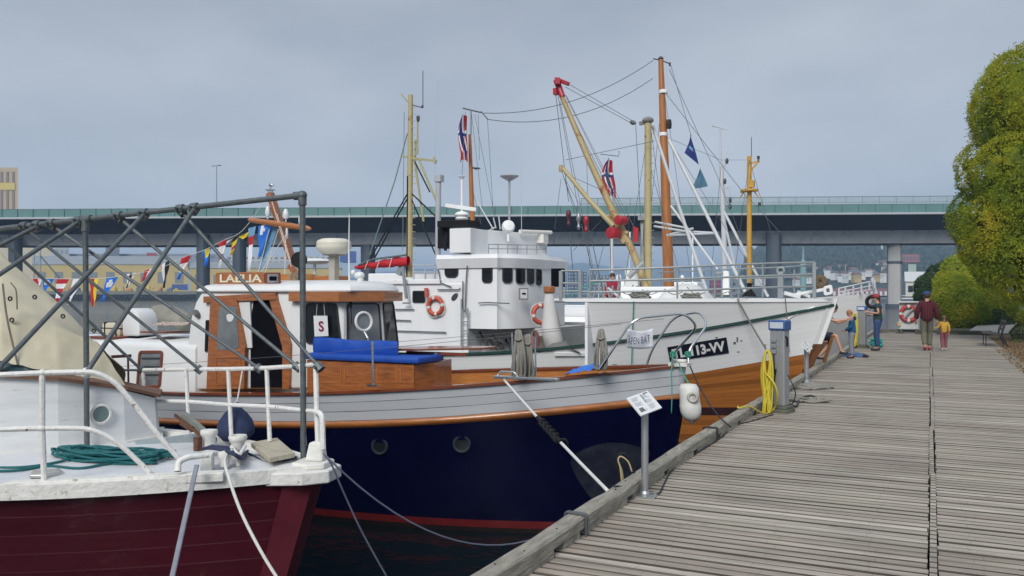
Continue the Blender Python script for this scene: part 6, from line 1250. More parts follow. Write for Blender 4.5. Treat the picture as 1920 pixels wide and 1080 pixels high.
B = MB(); B.box(onY(860, 421, 17.9), (.85, .6, .16)); B.box(onY(834, 447, 18.0), (.24, .3, .5)); B.tube([onY(828, 425, 17.8), onY(838, 436, 17.8), onY(835, 470, 17.8)], .04, 8); B.build('exhaust_housing', black, tr, bevel=.01)
B = MB(); p = onY(953, 425, 18.3); B.lathe(p, [(.09, -.12), (.15, -.08), (.16, .02), (.13, .10), (.05, .12)], 18, axis=(.5, -.7, .25)); B.build('spotlight', ship_white, tr, smooth=True); B = MB(); B.tube([p-Vector((0, 0, .12)), p-Vector((0, 0, .35))], .03); B.build('spotlight_stand', ship_white, tr)
B = MB(); p = onY(955, 331, 18.6); B.lathe(p, [(.06, -.10), (.15, -.05), (.23, .0), (.23, .02), (.05, .04)], 20); B.tube([p-Vector((0, 0, .08)), onY(955, 412, 18.6)], .028, 8); B.build('radome_pole', mat('grey_radome', (.33, .34, .36), .5), tr, smooth=True)
B = MB(); p = onY(866, 403, 18.2); B.ball(p, .18, 14, sq=(1, 1, .5)); B.ball(p-Vector((0, 0, .09)), .16, 14, sq=(1, 1, .5)); B.beam(onY(836, 385, 18.1), onY(893, 393, 18.3), .10, .09); B.tube([onY(866, 398, 18.2), onY(866, 332, 18.2)], .03, 8); B.lathe(onY(866, 334, 18.2), [(.03, -.03), (.05, .0), (.09, .04), (.09, .05)], 12); B.build('radar_scanner', ship_white, tr, smooth=True)
B = MB(); B.tube([onY(821, 482, 18.0), onY(822, 342, 18.0)], .07, 10); B.box(onY(823, 335, 18.0), (.19, .18, .16)); B.build('exhaust_post', mat('light_grey_post', (.40, .42, .44), .5, var=.1), tr, smooth=True)
B = MB()
for a, b in (((893, 375), (925, 430)), ((910, 436), (930, 425)), ((925, 408), (930, 428)), ((977, 315), (978, 434)), ((820, 150), (815, 330)), ((935, 405), (938, 430))): B.tube([onY(*a, 18.3), onY(*b, 18.3)], .016 if a[1] > 350 else .008, 6)
B.build('antenna_rods', white_tube, tr)
# ventilator cowl in canvas, orange band
B = MB(); p = onY(1030, 655, 17.6); B.lathe(p, [(.25, .0), (.20, .5), (.095, 1.25), (.095, 1.27)], 20, squash=(1.1, 1)); B.v = [Vector((q.x-.10*(q.z-p.z)*0+.16*max(0, 1-(q.z-p.z))**2, q.y, q.z)) for q in B.v]; B.build('cowl_cover', mat('white_sailcloth', (.60, .60, .59), .8, var=.07, bump=.4, scale=4), tr, smooth=2)
B = MB(); B.lathe(p, [(.125, 1.27), (.135, 1.30), (.135, 1.40), (.12, 1.42)], 18); B.build('cowl_band', varnish, tr); B = MB(); B.box(p+Vector((0, 0.5, 1.62)), (.22, .3, .42)); B.build('dark_cowl', dark, tr)
B = MB(); B.grid(lambda u, v: onY(1010+78*u, 661, 17.15+.9*v)+Vector((0, 0, max(0, min(u*3, 1, (1-u)*3))*.26*math.sin(.4+v*2.2))), 18, 8); B.build('grey_winch_cover', mat('grey_tarpaulin', (.16, .165, .15), .7, var=.1, bump=.3), tr, smooth=2)
# life rings
def ring(p, r, axis, name, label, parts=4):
    t = thing(name, label, 'life ring', p); m1, m2 = mat('faded_orange_red_foam', (.50, .085, .05), .6, var=.15), mat('reflective_tape', (.62, .60, .58), .5)
    B = MB(); B.torus(p, r, r*.27, axis=axis, n=40, m=10, mf=lambda f: 1 if ((f*4) % 1) < .16 else 0); B.build('ring', [m1, m2], t, smooth=2)
    ax = Vector(axis).normalized(); u = ax.cross(Vector((0, 0, 1))).normalized(); v = ax.cross(u); B = MB()
    for k_ in range(4):
        a0 = k_*math.pi/2+.3; pts_ = [p+(u*math.cos(a0+s_*1.57)+v*math.sin(a0+s_*1.57))*(r*(1.30+.14*math.sin(s_*3.14)))-ax*0 for s_ in [i/8 for i in range(9)]]; B.tube(pts_, .010, 5)
    B.build('grab_line', rope_w, t, smooth=2); return t
ring(onY(816, 574, YT-.06), .19, (0, -1, 0), 'life_ring', 'orange-red life ring on the white deckhouse wall of the fishing boat')
ring(onY(1014, 589, 17.55), .19, (1, -.75, 0), 'life_ring', 'orange-red life ring seen edge-on by the white canvas cowl')
B = MB(); B.tube([onY(799, 540, YT-.08), onY(800, 557, YT-.08)], .05, 10); tag(B.build('strobe_light', mat('pinkish_red_plastic', (.50, .10, .08), .5)), 'small red float light above the orange-red life ring', 'light')

# ================================================================ the boats beyond, known by their masts, gear and one white bow
HF = Hull((-1.62, 30.2), 0., 20, lambda a: 1.72-.08*min(a, 6), lambda z: .35*(1.75-z), 2.7, 1.9, 6, 8, 2.1, 1.9, w0=.05)
fb = thing('far_white_boat', 'white-bowed boat with small bow rails moored beyond the big white fishing boat', 'boat', HF.at(6, 0, WZ))
HF.strip('hull', lambda a: HF.zg(a), lambda a: .80, swp, fb, nv=6); HF.strip('lower_hull', lambda a: .80, lambda a: -1.9, mat('grey_hull_paint', (.33, .34, .35), .5, var=.06), fb, nv=8, off=.002); HF.deck('deck', lambda a: HF.zg(a)-.05, ship_white, fb)
B = MB()
for px, py in ((1573, 547), (1585, 546), (1600, 543), (1615, 541), (1630, 537), (1640, 532)): p = onY(px, py+8, 29.6); B.tube([p, onY(px, py-7, 29.6)], .03, 6)
for dy in (0, -7, 6): B.tube([onY(1572, 548+dy, 29.6), onY(1642, 534+dy*1.2, 29.9)], .022, 6)
B.tube([onY(1635, 521, 29.8), onY(1645, 562, 29.8)], .055, 8); B.build('bow_rail', white_tube, fb)
B = MB(); p = onY(1636, 566, 29.6); B.torus(p, .17, .06, axis=(0, 1, 0), n=18, m=8); B.build('fairlead', black, fb)
# masts: everything stands in the second or third hull
HM = Hull((-3.0, 25.0), 0., 19, lambda a: .9, lambda z: .3*(1-z), 2.5, 1.8, 6, 8, 2.1, 1.9)
mbt = thing('masted_workboat', 'half-hidden white workboat between the two bows, carrying the orange-brown wooden mast', 'boat', HM.at(6, 0, WZ)); HM.strip('hull', lambda a: .9, lambda a: -1.9, ship_white, mbt, nv=6); HM.deck('deck', lambda a: .7, ship_white, mbt)
B = MB(); B.solid([HM.at(a, b, 0)[:2] for a, b in ((9.2, 1.3), (12.6, 1.3), (12.6, -1.3), (9.2, -1.3))], .7, 2.2); B.build('wheelhouse', ship_white, mbt, bevel=.03)
def mast(parent, pts, Y, r, m, nm='mast_pole', n=12): B = MB(); B.tube([onY(x, y, Y) for x, y in pts], r, n); return B.build(nm, m, parent, smooth=True)
MA = thing('orange_wooden_mast', 'tallest mast, orange-brown wood with a thin crossbar at its top', 'mast', onY(1253, 545, 25)); 
mast(MA, [(1239, 112), (1242, 200), (1247, 330), (1251, 450), (1255, 560)], 25, [.075, .10, .135, .155, .16], orange_mast)
B = MB(); B.tube([onY(1225, 110, 25), onY(1240, 113, 25), onY(1257, 120, 25)], .02, 6); B.lathe(onY(1239, 112, 25), [(.07, 0), (.09, .03), (.05, .09)], 10); B.lathe(onY(1256, 119, 25), [(.03, -.08), (.03, .03)], 8); B.build('top_crossbar', mat('dark_mast_metal', (.06, .06, .06), .5), MA)
B = MB()
for y in (172, 252): B = MB(); B.lathe(onY(1244, y, 25), [(.13, -.05), (.135, 0), (.13, .05)], 12); B.build('mast_band', ship_white, MA); B = MB(); B.lathe(onY(1254, 232, 24.8), [(.08, -.14), (.09, 0), (.07, .12)], 10); B.build('mast_light', MATS['dark_mast_metal'], MA)
MC = thing('cargo_derrick', 'cream steel post with two rusty booms and red drums on the fishing boat foredeck', 'derrick', onY(1215, 560, 19.6)); YD = 19.6
mast(MC, [(1215, 228), (1215, 400), (1215, 562)], YD, [.082, .086, .09], cream, 'post')
B = MB(); B.lathe(onY(1215, 226, YD), [(.12, -.04), (.14, 0), (.12, .05), (.04, .09)], 12); B.beam(onY(1199, 232, YD), onY(1222, 226, YD), .07, .08); B.build('post_head', mat('greyed_fitting', (.20, .20, .19), .7), MC)
mast(MC, [(1051, 175), (1100, 290), (1150, 398), (1186, 470), (1212, 540)], YD-.25, [.06, .075, .085, .085, .08], boomy, 'long_boom'); mast(MC, [(1056, 316), (1100, 370), (1150, 424)], YD-.45, [.05, .06, .06], cream, 'short_boom')
B = MB(); B.tube([onY(1043, 150, YD-.25), onY(1055, 182, YD-.25)], [.085, .075], 8); B.beam(onY(1042, 148, YD-.25), onY(1067, 158, YD-.25), .06, .10); B.box(onY(1042, 172, YD-.25), (.10, .14, .16)); B.box(onY(1045, 152, YD-.4), (.14, .1, .16), .4); B.build('red_boom_head', red_paint, MC, bevel=.01)
for px, py, r in ((1165, 413, .11), (1151, 437, .135)):
    B = MB(); B.lathe(onY(px, py, YD-.5), [(r*.4, -.14), (r, -.12), (r*1.02, .10), (r, .14), (r*.85, .15)], 18, axis=(-.35, -1, 0)); B.build('winch_drum', red_paint, MC, smooth=True)
B = MB(); B.lathe(onY(1052, 316, YD-.45), [(.05, -.08), (.06, 0), (.05, .08)], 10); B.lathe(onY(1163, 437, YD-.3), [(.05, 0), (.05, .2)], 8, axis=(1, 0, 0)); B.beam(onY(1140, 405, YD-.3), onY(1172, 455, YD-.3), .09, .10); B.build('boom_fitting', boomy, MC)
B = MB(); B.beam(onY(1198, 545, YD-.1), onY(1206, 410, YD+.1), .05, .05); B.beam(onY(1208, 545, YD-.1), onY(1203, 410, YD+.1), .05, .05); B.box(onY(1204, 408, YD), (.18, .1, .12)); B.build('hydraulic_ram', galv, MC)
B = MB()
for a, b in (((1224, 236), (1328, 556)), ((1254, 262), (1402, 556)), ((1258, 386), (1345, 505))): B.tube([onY(*a, YD+.3), onY(*b, YD+.1)], .042 if a[0] < 1258 else .03, 8)
for a, b in (((1228, 416), (1290, 428)), ((1226, 424), (1288, 434)), ((1250, 441), (1346, 437)), ((1250, 441), (1300, 428)), ((1290, 434), (1346, 437))): B.tube([onY(*a, YD+.3), onY(*b, YD+.2)], .026, 7)
B.build('tripod_leg', white_tube, MC, smooth=True)
B = MB()
for y in range(250, 540, 14): B.tube([onY(1221, y, YD), onY(1227, y, YD)], .008, 5)
B.build('climbing_rung', galv, MC)
# hooks and blocks hanging from the booms
def hook(px, y0, y1, y2, top, m, lab, lean=0):
    t = thing('cargo_hook', lab, 'hook', onY(px, y2, YD-.5)); B = MB(); B.tube([onY(*top, YD-.4), onY(px, y0, YD-.5)], .008, 5); B.tube([onY(px+lean*.2, y1, YD-.5), onY(px+lean, y2, YD-.5)], .010, 5); B.build('wire', wire, t)
    B = MB(); B.lathe(onY(px, (y0+y1)/2, YD-.5), [(.03, .17), (.06, .12), (.065, .02), (.03, -.04), (.035, -.12), (.05, -.16), (.02, -.22)], 10); B.build('block', m, t, smooth=True)
hook(1066, 378, 436, 560, (1042, 178), mat('dark_chain_red', (.09, .02, .03), .5), 'dark chain hook hanging left of the booms', 12); hook(1099, 404, 432, 548, (1056, 330), red_paint, 'red cargo hook hanging between the booms', 32); hook(1085, 406, 420, 520, (1056, 330), steel, 'grey pulley block between the dark chain and the red hook', 28)
rg = thing('derrick_rigging', 'thin wires of the cream derrick and its booms', 'rigging', onY(1150, 300, YD)); B = MB()
for a, b in (((1062, 155), (1190, 229)), ((1060, 163), (1184, 231)), ((1048, 175), (1150, 395)), ((1052, 178), (1165, 400)), ((1060, 178), (1180, 420)), ((1046, 178), (1085, 395)), ((1058, 325), (1150, 366)), ((1054, 322), (1078, 400)), ((1192, 235), (1201, 405)), ((1075, 470), (1140, 400)), ((1110, 545), (1140, 430)), ((1178, 400), (1182, 520)), ((1060, 300), (1225, 265))): B.tube([onY(*a, YD-.3), onY(*b, YD-.2)], .007, 5)
[B.tube([onY(*a, YD+.2), onY(*b, YD)], .006, 5) for a, b in (((1216, 240), (1168, 548)), ((1220, 240), (1262, 548)), ((1052, 335), (1040, 430)), ((1050, 190), (1120, 545)), ((1216, 300), (1285, 552)), ((1100, 290), (1105, 500)), ((1062, 180), (1196, 440)))]
B.lathe(onY(1187, 230, YD-.2), [(.04, -.07), (.06, 0), (.03, .07)], 8, axis=(1, 0, -.4)); B.build('wires', wire, rg)
MW = thing('white_mast', 'slim white mast with a T-shaped aerial, between the orange and the yellow mast', 'mast', onY(1357, 550, 30)); mast(MW, [(1350, 242), (1352, 310)], 30, .03, white_tube); mast(MW, [(1352, 308), (1357, 420), (1360, 552)], 30, [.07, .09, .10], white_tube, 'lower_mast')
B = MB(); B.tube([onY(1335, 235, 30), onY(1364, 243, 30)], .02, 6); B.build('aerial_bar', white_tube, MW); B = MB(); B.tube([onY(1335, 236, 30.02), onY(1364, 243, 30)], .02, 6); B.tube([onY(1354, 390, 30), onY(1440, 556, 29.5)], .05, 8); B.build('mast_stay_tube', white_tube, MW); B = MB(); B.tube([onY(1352, 388, 30), onY(1378, 500, 30)], .045, 8); B.build('mast_stay_tube', white_tube, MW); B = MB(); B.tube([onY(1355, 322, 30), onY(1363, 300, 30)], .02); B.tube([onY(1358, 355, 30), onY(1368, 350, 30), onY(1369, 390, 30)], .02, 6); B.build('light_bracket', white_tube, MW)
for x, y in ((1363, 302), (1359, 340), (1369, 375), (1369, 388)): B = MB(); B.lathe(onY(x, y, 29.9), [(.04, -.09), (.06, 0), (.04, .09)], 10); B.build('mast_light', MATS['dark_mast_metal'], MW)
MY = thing('yellow_mast', 'ochre-yellow steel mast with a small platform, right of the white mast', 'mast', onY(1405, 555, 28)); ym = mat('ochre_mast_paint', (.50, .28, .04), .5, var=.2, spots=(.28, .10, .02), spot_lo=.6, spot_hi=.7); mast(MY, [(1405, 293), (1405, 555)], 28, [.07, .085], ym)
B = MB(); B.lathe(onY(1405, 357, 28), [(.28, -.03), (.28, .03)], 12); B.beam(onY(1388, 360, 28), onY(1422, 356, 28), .06, .06); B.beam(onY(1405, 322, 28), onY(1420, 306, 28), .04, .05); B.beam(onY(1405, 306, 28), onY(1424, 303, 28), .04, .05); B.box(onY(1409, 345, 28), (.18, .18, .22)); B.tube([onY(1422, 303, 28), onY(1422, 293, 28)], .03); B.tube([onY(1395, 360, 28), onY(1386, 372, 28)], .02, 5); B.tube([onY(1415, 360, 28), onY(1424, 372, 28)], .02, 5); B.build('platform', ym, MY)
B = MB(); B.tube([onY(1409, 293, 28), onY(1409, 257, 28)], .012, 5); B.lathe(onY(1422, 295, 27.9), [(.04, -.05), (.05, .04)], 8); B.lathe(onY(1424, 383, 27.9), [(.05, -.06), (.05, .06)], 8); B.build('aerial', MATS['dark_mast_metal'], MY)
# cream mast with crosstrees, red sail stowed beside it
ML = thing('cream_mast', 'cream-painted mast with steps and a stub crosstree behind the deckhouse', 'mast', onY(768, 525, 21.5)); YL = 21.5
mast(ML, [(770, 178), (769, 300), (767, 520)], YL, [.07, .085, .105], cream)
B = MB(); B.tube([onY(752, 176, YL), onY(766, 192, YL)], .02, 6); B.beam(onY(768, 296, YL), onY(818, 302, YL), .07, .06); B.beam(onY(814, 294, YL), onY(816, 308, YL), .05, .06); B.beam(onY(755, 293, YL), onY(784, 299, YL), .05, .05); B.tube([onY(786, 300, YL), onY(822, 385, YL)], .035, 8); B.tube([onY(779, 262, YL), onY(778, 305, YL), onY(794, 415, YL)], .035, 8); B.tube([onY(783, 220, YL), onY(783, 290, YL)], .025, 6); B.build('crosstree', mat('mossy_cream', (.36, .34, .17), .6, var=.2), ML)
B = MB(); B.lathe(onY(784, 222, YL), [(.03, -.1), (.05, -.03), (.05, .06), (.03, .08)], 10); B.tube([onY(793, 133, YL), onY(793, 200, YL)], .012, 5); B.tube([onY(770, 196, YL), onY(792, 202, YL)], .015, 5); B.lathe(onY(792, 200, YL), [(.03, -.04), (.04, .03)], 8); B.build('masthead_light', MATS['dark_mast_metal'], ML)
B = MB()
for y in range(200, 500, 13): B.tube([onY(772, y, YL-.05), onY(779, y+1, YL-.05)], .009, 5)
B.build('step', cream, ML); B = MB(); B.tube([onY(764, 330, YL-.1), onY(763, 520, YL-.1)], .02, 6); B.build('cable', black, ML)
B = MB()
for a, b in (((764, 363), (694, 486)), ((766, 368), (700, 488)), ((772, 363), (838, 426)), ((770, 370), (822, 490)), ((776, 300), (806, 360))): B.tube([onY(*a, YL), onY(*b, YL-.3)], .022, 6)
B.build('strut', black, ML); B = MB(); B.tube([onY(764, 250, YL), onY(740, 340, YL), onY(693, 478, YL)], .018, 6); B.tube([onY(758, 210, YL), onY(755, 470, YL)], .010, 5); B.build('green_stay', mat('faded_green_rope', (.16, .24, .22), .7), ML)
# stowed red sail
rs = thing('stowed_red_sail', 'bright red sail bundled on a boom left of the cream mast', 'sail', onY(715, 500, 21.2)); B = MB()
B.grid(lambda u, v: onY(668+98*u, 501-12*u, 21.2)+Vector((0, .10*math.cos(v*6.283), (.05+.10*u**.7)*math.sin(v*6.283)*(1+.35*mnoise.noise((u*9, v*3, 0)))-.02*math.sin(u*22))), 44, 12); B.build('sail', mat('red_sailcloth', (.50, .012, .025), .7, var=.25, scale=6, bump=.5), rs, smooth=2)
B = MB(); B.tube([onY(672, 497, 21.1), onY(700, 486, 21.1), onY(762, 478, 21.1)], .03, 8); B.build('boom', mat('grey_green_boom', (.10, .14, .14), .6), rs)
for x in (690, 712, 735): B = MB(); B.tube([onY(x, 488-.12*(x-700), 21.05), onY(x-6, 505, 21.05)], .012, 5); B.build('tie', rope_w, rs)
# clutter of the boat behind, low deckhouse with windows at its rails
hk = thing('workboat_stern', 'low white stern deck with rails behind the cream mast of the far side', 'boat', onY(790, 540, 23.5)); B = MB(); a, b = onY(690, 520, 23.5), onY(850, 520, 23.5); B.solid([(a.x, 23.5), (b.x, 23.5), (b.x, 27), (a.x, 27)], WZ-.2, onY(770, 512, 23.5).z); B.build('hull', ship_white, hk, bevel=.03)
B = MB(); [B.tube([onY(x, 533, 23.45), onY(x, 495, 23.45)], .02, 6) for x in (775, 797, 815)]; [B.tube([onY(770, y, 23.45), onY(822, y, 23.45)], .018, 6) for y in (497, 510)]; B.build('railing', white_tube, hk)
B = MB(); B.beam(onY(748, 515, 21.3), onY(757, 494, 21.3), .16, .16); B.beam(onY(762, 560, 17.1), onY(755, 500, 17.1), .06, .05); B.tube([onY(768, 568, 17.15), onY(755, 568, 17.15)], .02); B.build('davit', galv, hk)
for i, (px, Y, lab) in enumerate(((1172, 33, 'small white pilot-house boat seen between the booms and the cream post'), (1290, 36, 'cream-hulled cutter behind the white tripod legs'))):
    p = onY(px, 552, Y); t = thing('background_boat', lab, 'boat', (p.x, p.y, WZ)); B = MB(); B.solid([(p.x-4, p.y-1.4), (p.x+2.5, p.y-1.3), (p.x+4, p.y), (p.x+2.5, p.y+1.3), (p.x-4, p.y+1.4)], WZ-.2, .9); B.build('hull', ship_white, t, bevel=.05)
    B = MB(); B.box((p.x, p.y, 1.5), (1.2, 1.2, 1.4), taper=.9); B.build('pilot_house', ship_white, t, bevel=.04); B = MB(); B.box((p.x, p.y, 1.75), (1.18, 1.18, .35)); B.build('window_band', glass, t); B = MB(); B.lathe((p.x-.2, p.y-.2, 2.2), [(.05, 0), (.10, .08), (.10, .2), (.05, .3)], 10); B.tube([(p.x+.2, p.y, 2.2), (p.x+.2, p.y, 4.2)], .03); B.build('roof_gear', ship_white, t)
mast(thing('thin_white_mast', 'thin white mast behind the red boom drums', 'mast', onY(1146, 550, 33)), [(1146, 300), (1147, 552)], 33, [.04, .09], white_tube)
# blue parasol and planters on a pontoon seen through the gap
t = thing('blue_parasol', 'bright blue tilted parasol seen through the gap behind the wheelhouse', 'parasol', onY(1070, 612, 34)); p = onY(1077, 588, 34); B = MB(); B.lathe(p, [(.50, -.12), (.42, .0), (.2, .12), (.02, .16)], 10, axis=(-.25, -.2, 1)); B.build('canopy', blue_tarp, t); B = MB(); B.tube([p, onY(1071, 640, 34)], .03); B.build('pole', steel, t)
t = thing('pontoon', 'small floating pontoon with planter boxes behind the white wheelhouse', 'pontoon', onY(1085, 650, 33.5)); B = MB(); a, b = onY(1035, 640, 33.5), onY(1120, 640, 33.5); B.solid([(a.x, 33.5), (b.x, 33.5), (b.x, 37), (a.x, 37)], WZ-.1, onY(1080, 640, 33.5).z); B.build('deck', mat('rust_brown_deck', (.22, .09, .05), .8, var=.3), t); B = MB(); [B.tube([onY(x, 640, 33.6), onY(x, 605, 33.6)], .03) for x in range(1070, 1110, 6)]; [B.tube([onY(1068, y, 33.6), onY(1108, y, 33.6)], .03) for y in (605, 618)]; B.build('fence', white, t)
B = MB()
for i in range(160): p = onY(1076+rnd.random()*28, 602+rnd.uniform(-4, 3), 33.8); a = rnd.random()*6; B.poly([p, p+Vector((.08*math.cos(a), 0, .08*math.sin(a))), p+Vector((.05*math.sin(a), .05, .1))])
B.build('planting', deepg, t, fix=False)
# brown mast with the flag, aerial wires
MB_ = thing('brown_mast', 'slender brown wooden mast with a dark yard, above the wheelhouse', 'mast', onY(885, 420, 20.5)); mast(MB_, [(883, 207), (883, 252)], 20.5, .022, steel, 'topmast'); mast(MB_, [(881, 252), (883, 330), (886, 425)], 20.5, [.04, .06, .075], orange_mast)
B = MB(); B.tube([onY(868, 203, 20.5), onY(902, 211, 20.5)], .02, 6); B.tube([onY(880, 314, 20.5), onY(900, 316, 20.5)], .022, 6); B.lathe(onY(893, 316, 20.4), [(.02, -.03), (.09, 0), (.09, .02)], 10); B.tube([onY(902, 209, 20.5), onY(915, 224, 20.5)], .015, 5); B.build('yard', MATS['dark_mast_metal'], MB_)
B = MB()
for a, b in (((884, 212), (905, 395)), ((890, 214), (928, 408)), ((914, 224), (925, 400)), ((897, 215), (899, 300)), ((885, 350), (902, 420)), ((873, 210), (866, 335))): B.tube([onY(*a, 20.5), onY(*b, 19.5)], .006, 5)
B.build('shroud', wire, MB_)
B = MB(); B.tube(sag(onY(905, 212, 20.5), onY(1225, 113, 25), .45), .010, 5); B.tube(sag(onY(915, 224, 20.5), onY(1224, 147, 25), .5), .010, 5); B.tube([onY(1257, 120, 25), onY(1296, 255, 25)], .008, 5); B.tube([onY(1246, 172, 25), onY(1402, 372, 27)], .008, 5); B.tube([onY(1255, 130, 25), onY(1345, 330, 28), onY(1395, 460, 28)], .008, 5); B.tube([onY(1260, 262, 25), onY(1352, 300, 29), ], .006, 5); [B.tube([onY(*a, 25), onY(*b, 25)], .007, 5) for a, b in (((1242, 175), (1205, 545)), ((1246, 175), (1300, 550)), ((1250, 255), (1440, 552)), ((1405, 300), (1480, 552)), ((1405, 300), (1372, 552)), ((1352, 312), (1330, 550)), ((1405, 372), (1520, 500)))]; B.tube([onY(1352, 300, 29), onY(1404, 300, 28)], .005, 5)
tag(B.build('aerial_wires', wire), 'thin aerial wires strung between the mast tops', 'wires')
# flags
def norflag(a, b, tip, Y, lab, we=.35):
    def bands(u, v):
        if .36 < u < .64 or .30 < v < .46: return 2 if (.44 < u < .56 or .345 < v < .415) else 1
        return 0
    x0, y0 = a; x1, y1 = tip; hh = y1-y0; B = MB()
    B.grid(lambda u, v: onY(b[0]-1+(x1-b[0])*v*.3+(u-.5)*(5+13*math.sin(min(v*1.15, 1)*2.6)**.8)*we-3*math.sin(v*5)*we, y0+hh*v-6*math.sin(u*3.1)*(v > .8), Y)+Vector((0, .10*math.sin(u*9+v*3), 0)), 14, 16, mf=bands); B2 = B.build('flag', [FM['red'], FM['white'], FM['navy']], None, smooth=2, fix=False); return tag(B2, lab, 'flag')
norflag((864, 216), (871, 218), (865, 305), 20.3, 'limp Norwegian flag hanging from the yard of the brown mast', 1.2); norflag((1139, 300), (1144, 303), (1142, 373), 24, 'limp Norwegian flag hanging beside the long boom', 1.5)
B = MB(); B.tube([onY(1141, 296, 24), onY(1146, 545, 24)], .012, 5); B.tube([onY(1126, 289, 24), onY(1160, 293, 24), onY(1161, 283, 24)], .012, 5); tag(B.build('flag_staff', wire), 'thin staff carrying the flag beside the long boom', 'flagpole')
B = flag_mesh(onY(1294, 255, 25), onY(1304, 285, 25), onY(1302, 305, 25), lambda u, v: 1 if .3 < v < .6 and .3 < u < .6 else 0, None, .08, .5); B = MB(); B.grid(lambda u, v: onY(1295-11*v+26*v*u, 253+34*v+22*u*v, 25)+Vector((0, .06*math.sin(u*5+v*4), 0)), 8, 8, mf=lambda u, v: 1 if .45 < v < .6 and .3 < u < .7 else 0); tag(B.build('navy_pennant', [FM['navy'], FM['pale']], smooth=2, fix=False), 'dark blue pennant with a pale mark flying right of the tallest mast', 'flag')
B = MB(); B.grid(lambda u, v: onY(1313-17*v+31*u*v, 315+41*v-7*u*v, 25.5)+Vector((0, .05*math.sin(u*5+v*4), 0)), 8, 8); tag(B.build('teal_pennant', mat('dusty_teal_cloth', (.07, .17, .26), .8), smooth=2, fix=False), 'plain dusty teal pennant just below the dark blue one', 'flag')
B = MB(); B.grid(lambda u, v: onY(1271-3*v+8*u*v, 430+34*v, 24)+Vector((0, .03*math.sin(u*5+v*4), 0)), 5, 5); 
B = MB(); B.plate([onY(1189, 455, 19.2), onY(1196, 452, 19.2), onY(1197, 428, 19.2), onY(1188, 424, 19.2)], .02); tag(B.build('red_rag', FM['red']), 'small red cloth hanging behind the hydraulic rams', 'cloth')
# mooring ropes of the fishing boat
B = MB(); a = onhull(HT, 1383, 560, .05); B.tube(sag(a, onZ(1448, 672, .35), .05), .018, 6); tag(B.build('bow_mooring_rope', rope_g, smooth=2), 'grey rope slanting down the white bow behind the grey power post', 'rope')
B = MB(); a = onhull(HT, 1188, 565, .05); B.tube([a, onhull(HT, 1186, 620, .05), onhull(HT, 1184, 690, .08)], .012, 6); tag(B.build('green_side_line', green_rope), 'thin green line hanging down the white bow behind the banner', 'rope')
B = MB(); B.tube(arc([onhull(HT, 1472, 556, .05), onhull(HT, 1476, 600, .05), onhull(HT, 1480, 660, .1)]), .010, 5); tag(B.build('thin_side_line', rope_g), 'thin line hanging down the white bow right of the grey power post', 'rope')
B = MB(); B.tube(sag(onY(1292, 682, 11.6), onZ(1370, 800, .14), .12), .010, 6); tag(B.build('dark_bow_line', rope_b, smooth=2), 'dark line from the navy bow down to the kerb, crossing the orange planks', 'rope')
# plank ramp at the bow
B = MB(); B.beam(onZ(1537, 705, -.2), onY(1562, 628, 20.3), .07, .03); B.beam(onZ(1500, 705, -.2)+Vector((0, .2, 0)), onY(1548, 640, 20.1), .10, .04); 
tag(B.build('boarding_plank', honey), 'narrow wooden planks leaning between the kerb and the bow of the fishing boat', 'plank')
# ================================================================ things on the boardwalk
def loop_pts(fn, n): return [fn(i/n) for i in range(n+1)]
# information sign near the camera
def info_sign(base, panel, r, label):
    t = thing('information_sign', label, 'sign', base); p0, p1, p2 = panel; p3 = p0+(p2-p1); c_ = (p0+p2)/2
    B = MB(); B.tube([base, (base.x, base.y, c_.z-.02)], r, 18); B.build('post', mat('matt_aluminium', (.42, .43, .44), .4, .75, var=.08, scale=20), t, smooth=True)
    n_ = (p1-p0).cross(p2-p1).normalized(); n_ = n_ if n_.z > 0 else -n_; B = MB(); B.prism([p0, p1, p2, p3], n_*.012); B.build('panel', mat('white_printed_panel', (.72, .73, .74), .35, var=.02), t)
    B = MB()
    def q(u, v, h=.0135): return p0+(p1-p0)*u+(p3-p0)*v+n_*h
    for j in range(15):
        v0 = .12+j*.052
        if j in (4, 9): continue
        for c2 in (0, 1):
            u0 = .08+c2*.46; u1 = u0+rnd.uniform(.24, .36)
            if c2 == 0 and 9 < j < 13: continue
            B.poly([q(u0, v0), q(u1, v0), q(u1, v0+.014), q(u0, v0+.014)])
    B.poly([q(.10, .66), q(.30, .66), q(.30, .86), q(.10, .86)]); B.poly([q(.56, .05), q(.60, .05), q(.60, .5), q(.56, .5)]); B.poly([q(.70, .04), q(.92, .04), q(.92, .10), q(.70, .10)])
    B.build('printed_text', mat('grey_print', (.16, .17, .18), .6), t, fix=False)
    B = MB(); B.box((base.x, base.y, .008), (r*6.4, r*5, .012), .1); B.lathe(base, [(r*1.5, .014), (r*1.45, .03), (r*1.1, .05)], 18)
    for sx_ in (-1, 1):
        for sy_ in (-1, 1): B.lathe((base.x+sx_*r*2.5, base.y+sy_*r*1.9, .014), [(.008, 0), (.008, .012)], 6)
    B.build('base_plate', MATS['matt_aluminium'], t); return t
b_ = onZ(1209, 931, 0); info_sign(b_, (P(1174, 748, 7.02), P(1213, 734, 7.22), P(1240, 766, 7.12)), .030, 'nearest grey post with a tilted white information panel, bolted beside the kerb')
b_ = onZ(1512, 717, 0); info_sign(b_, (P(1501, 646, 16.2), P(1510, 640, 16.5), P(1523, 654, 16.4)), .045, 'small farther post with a tilted white panel beyond the power post')
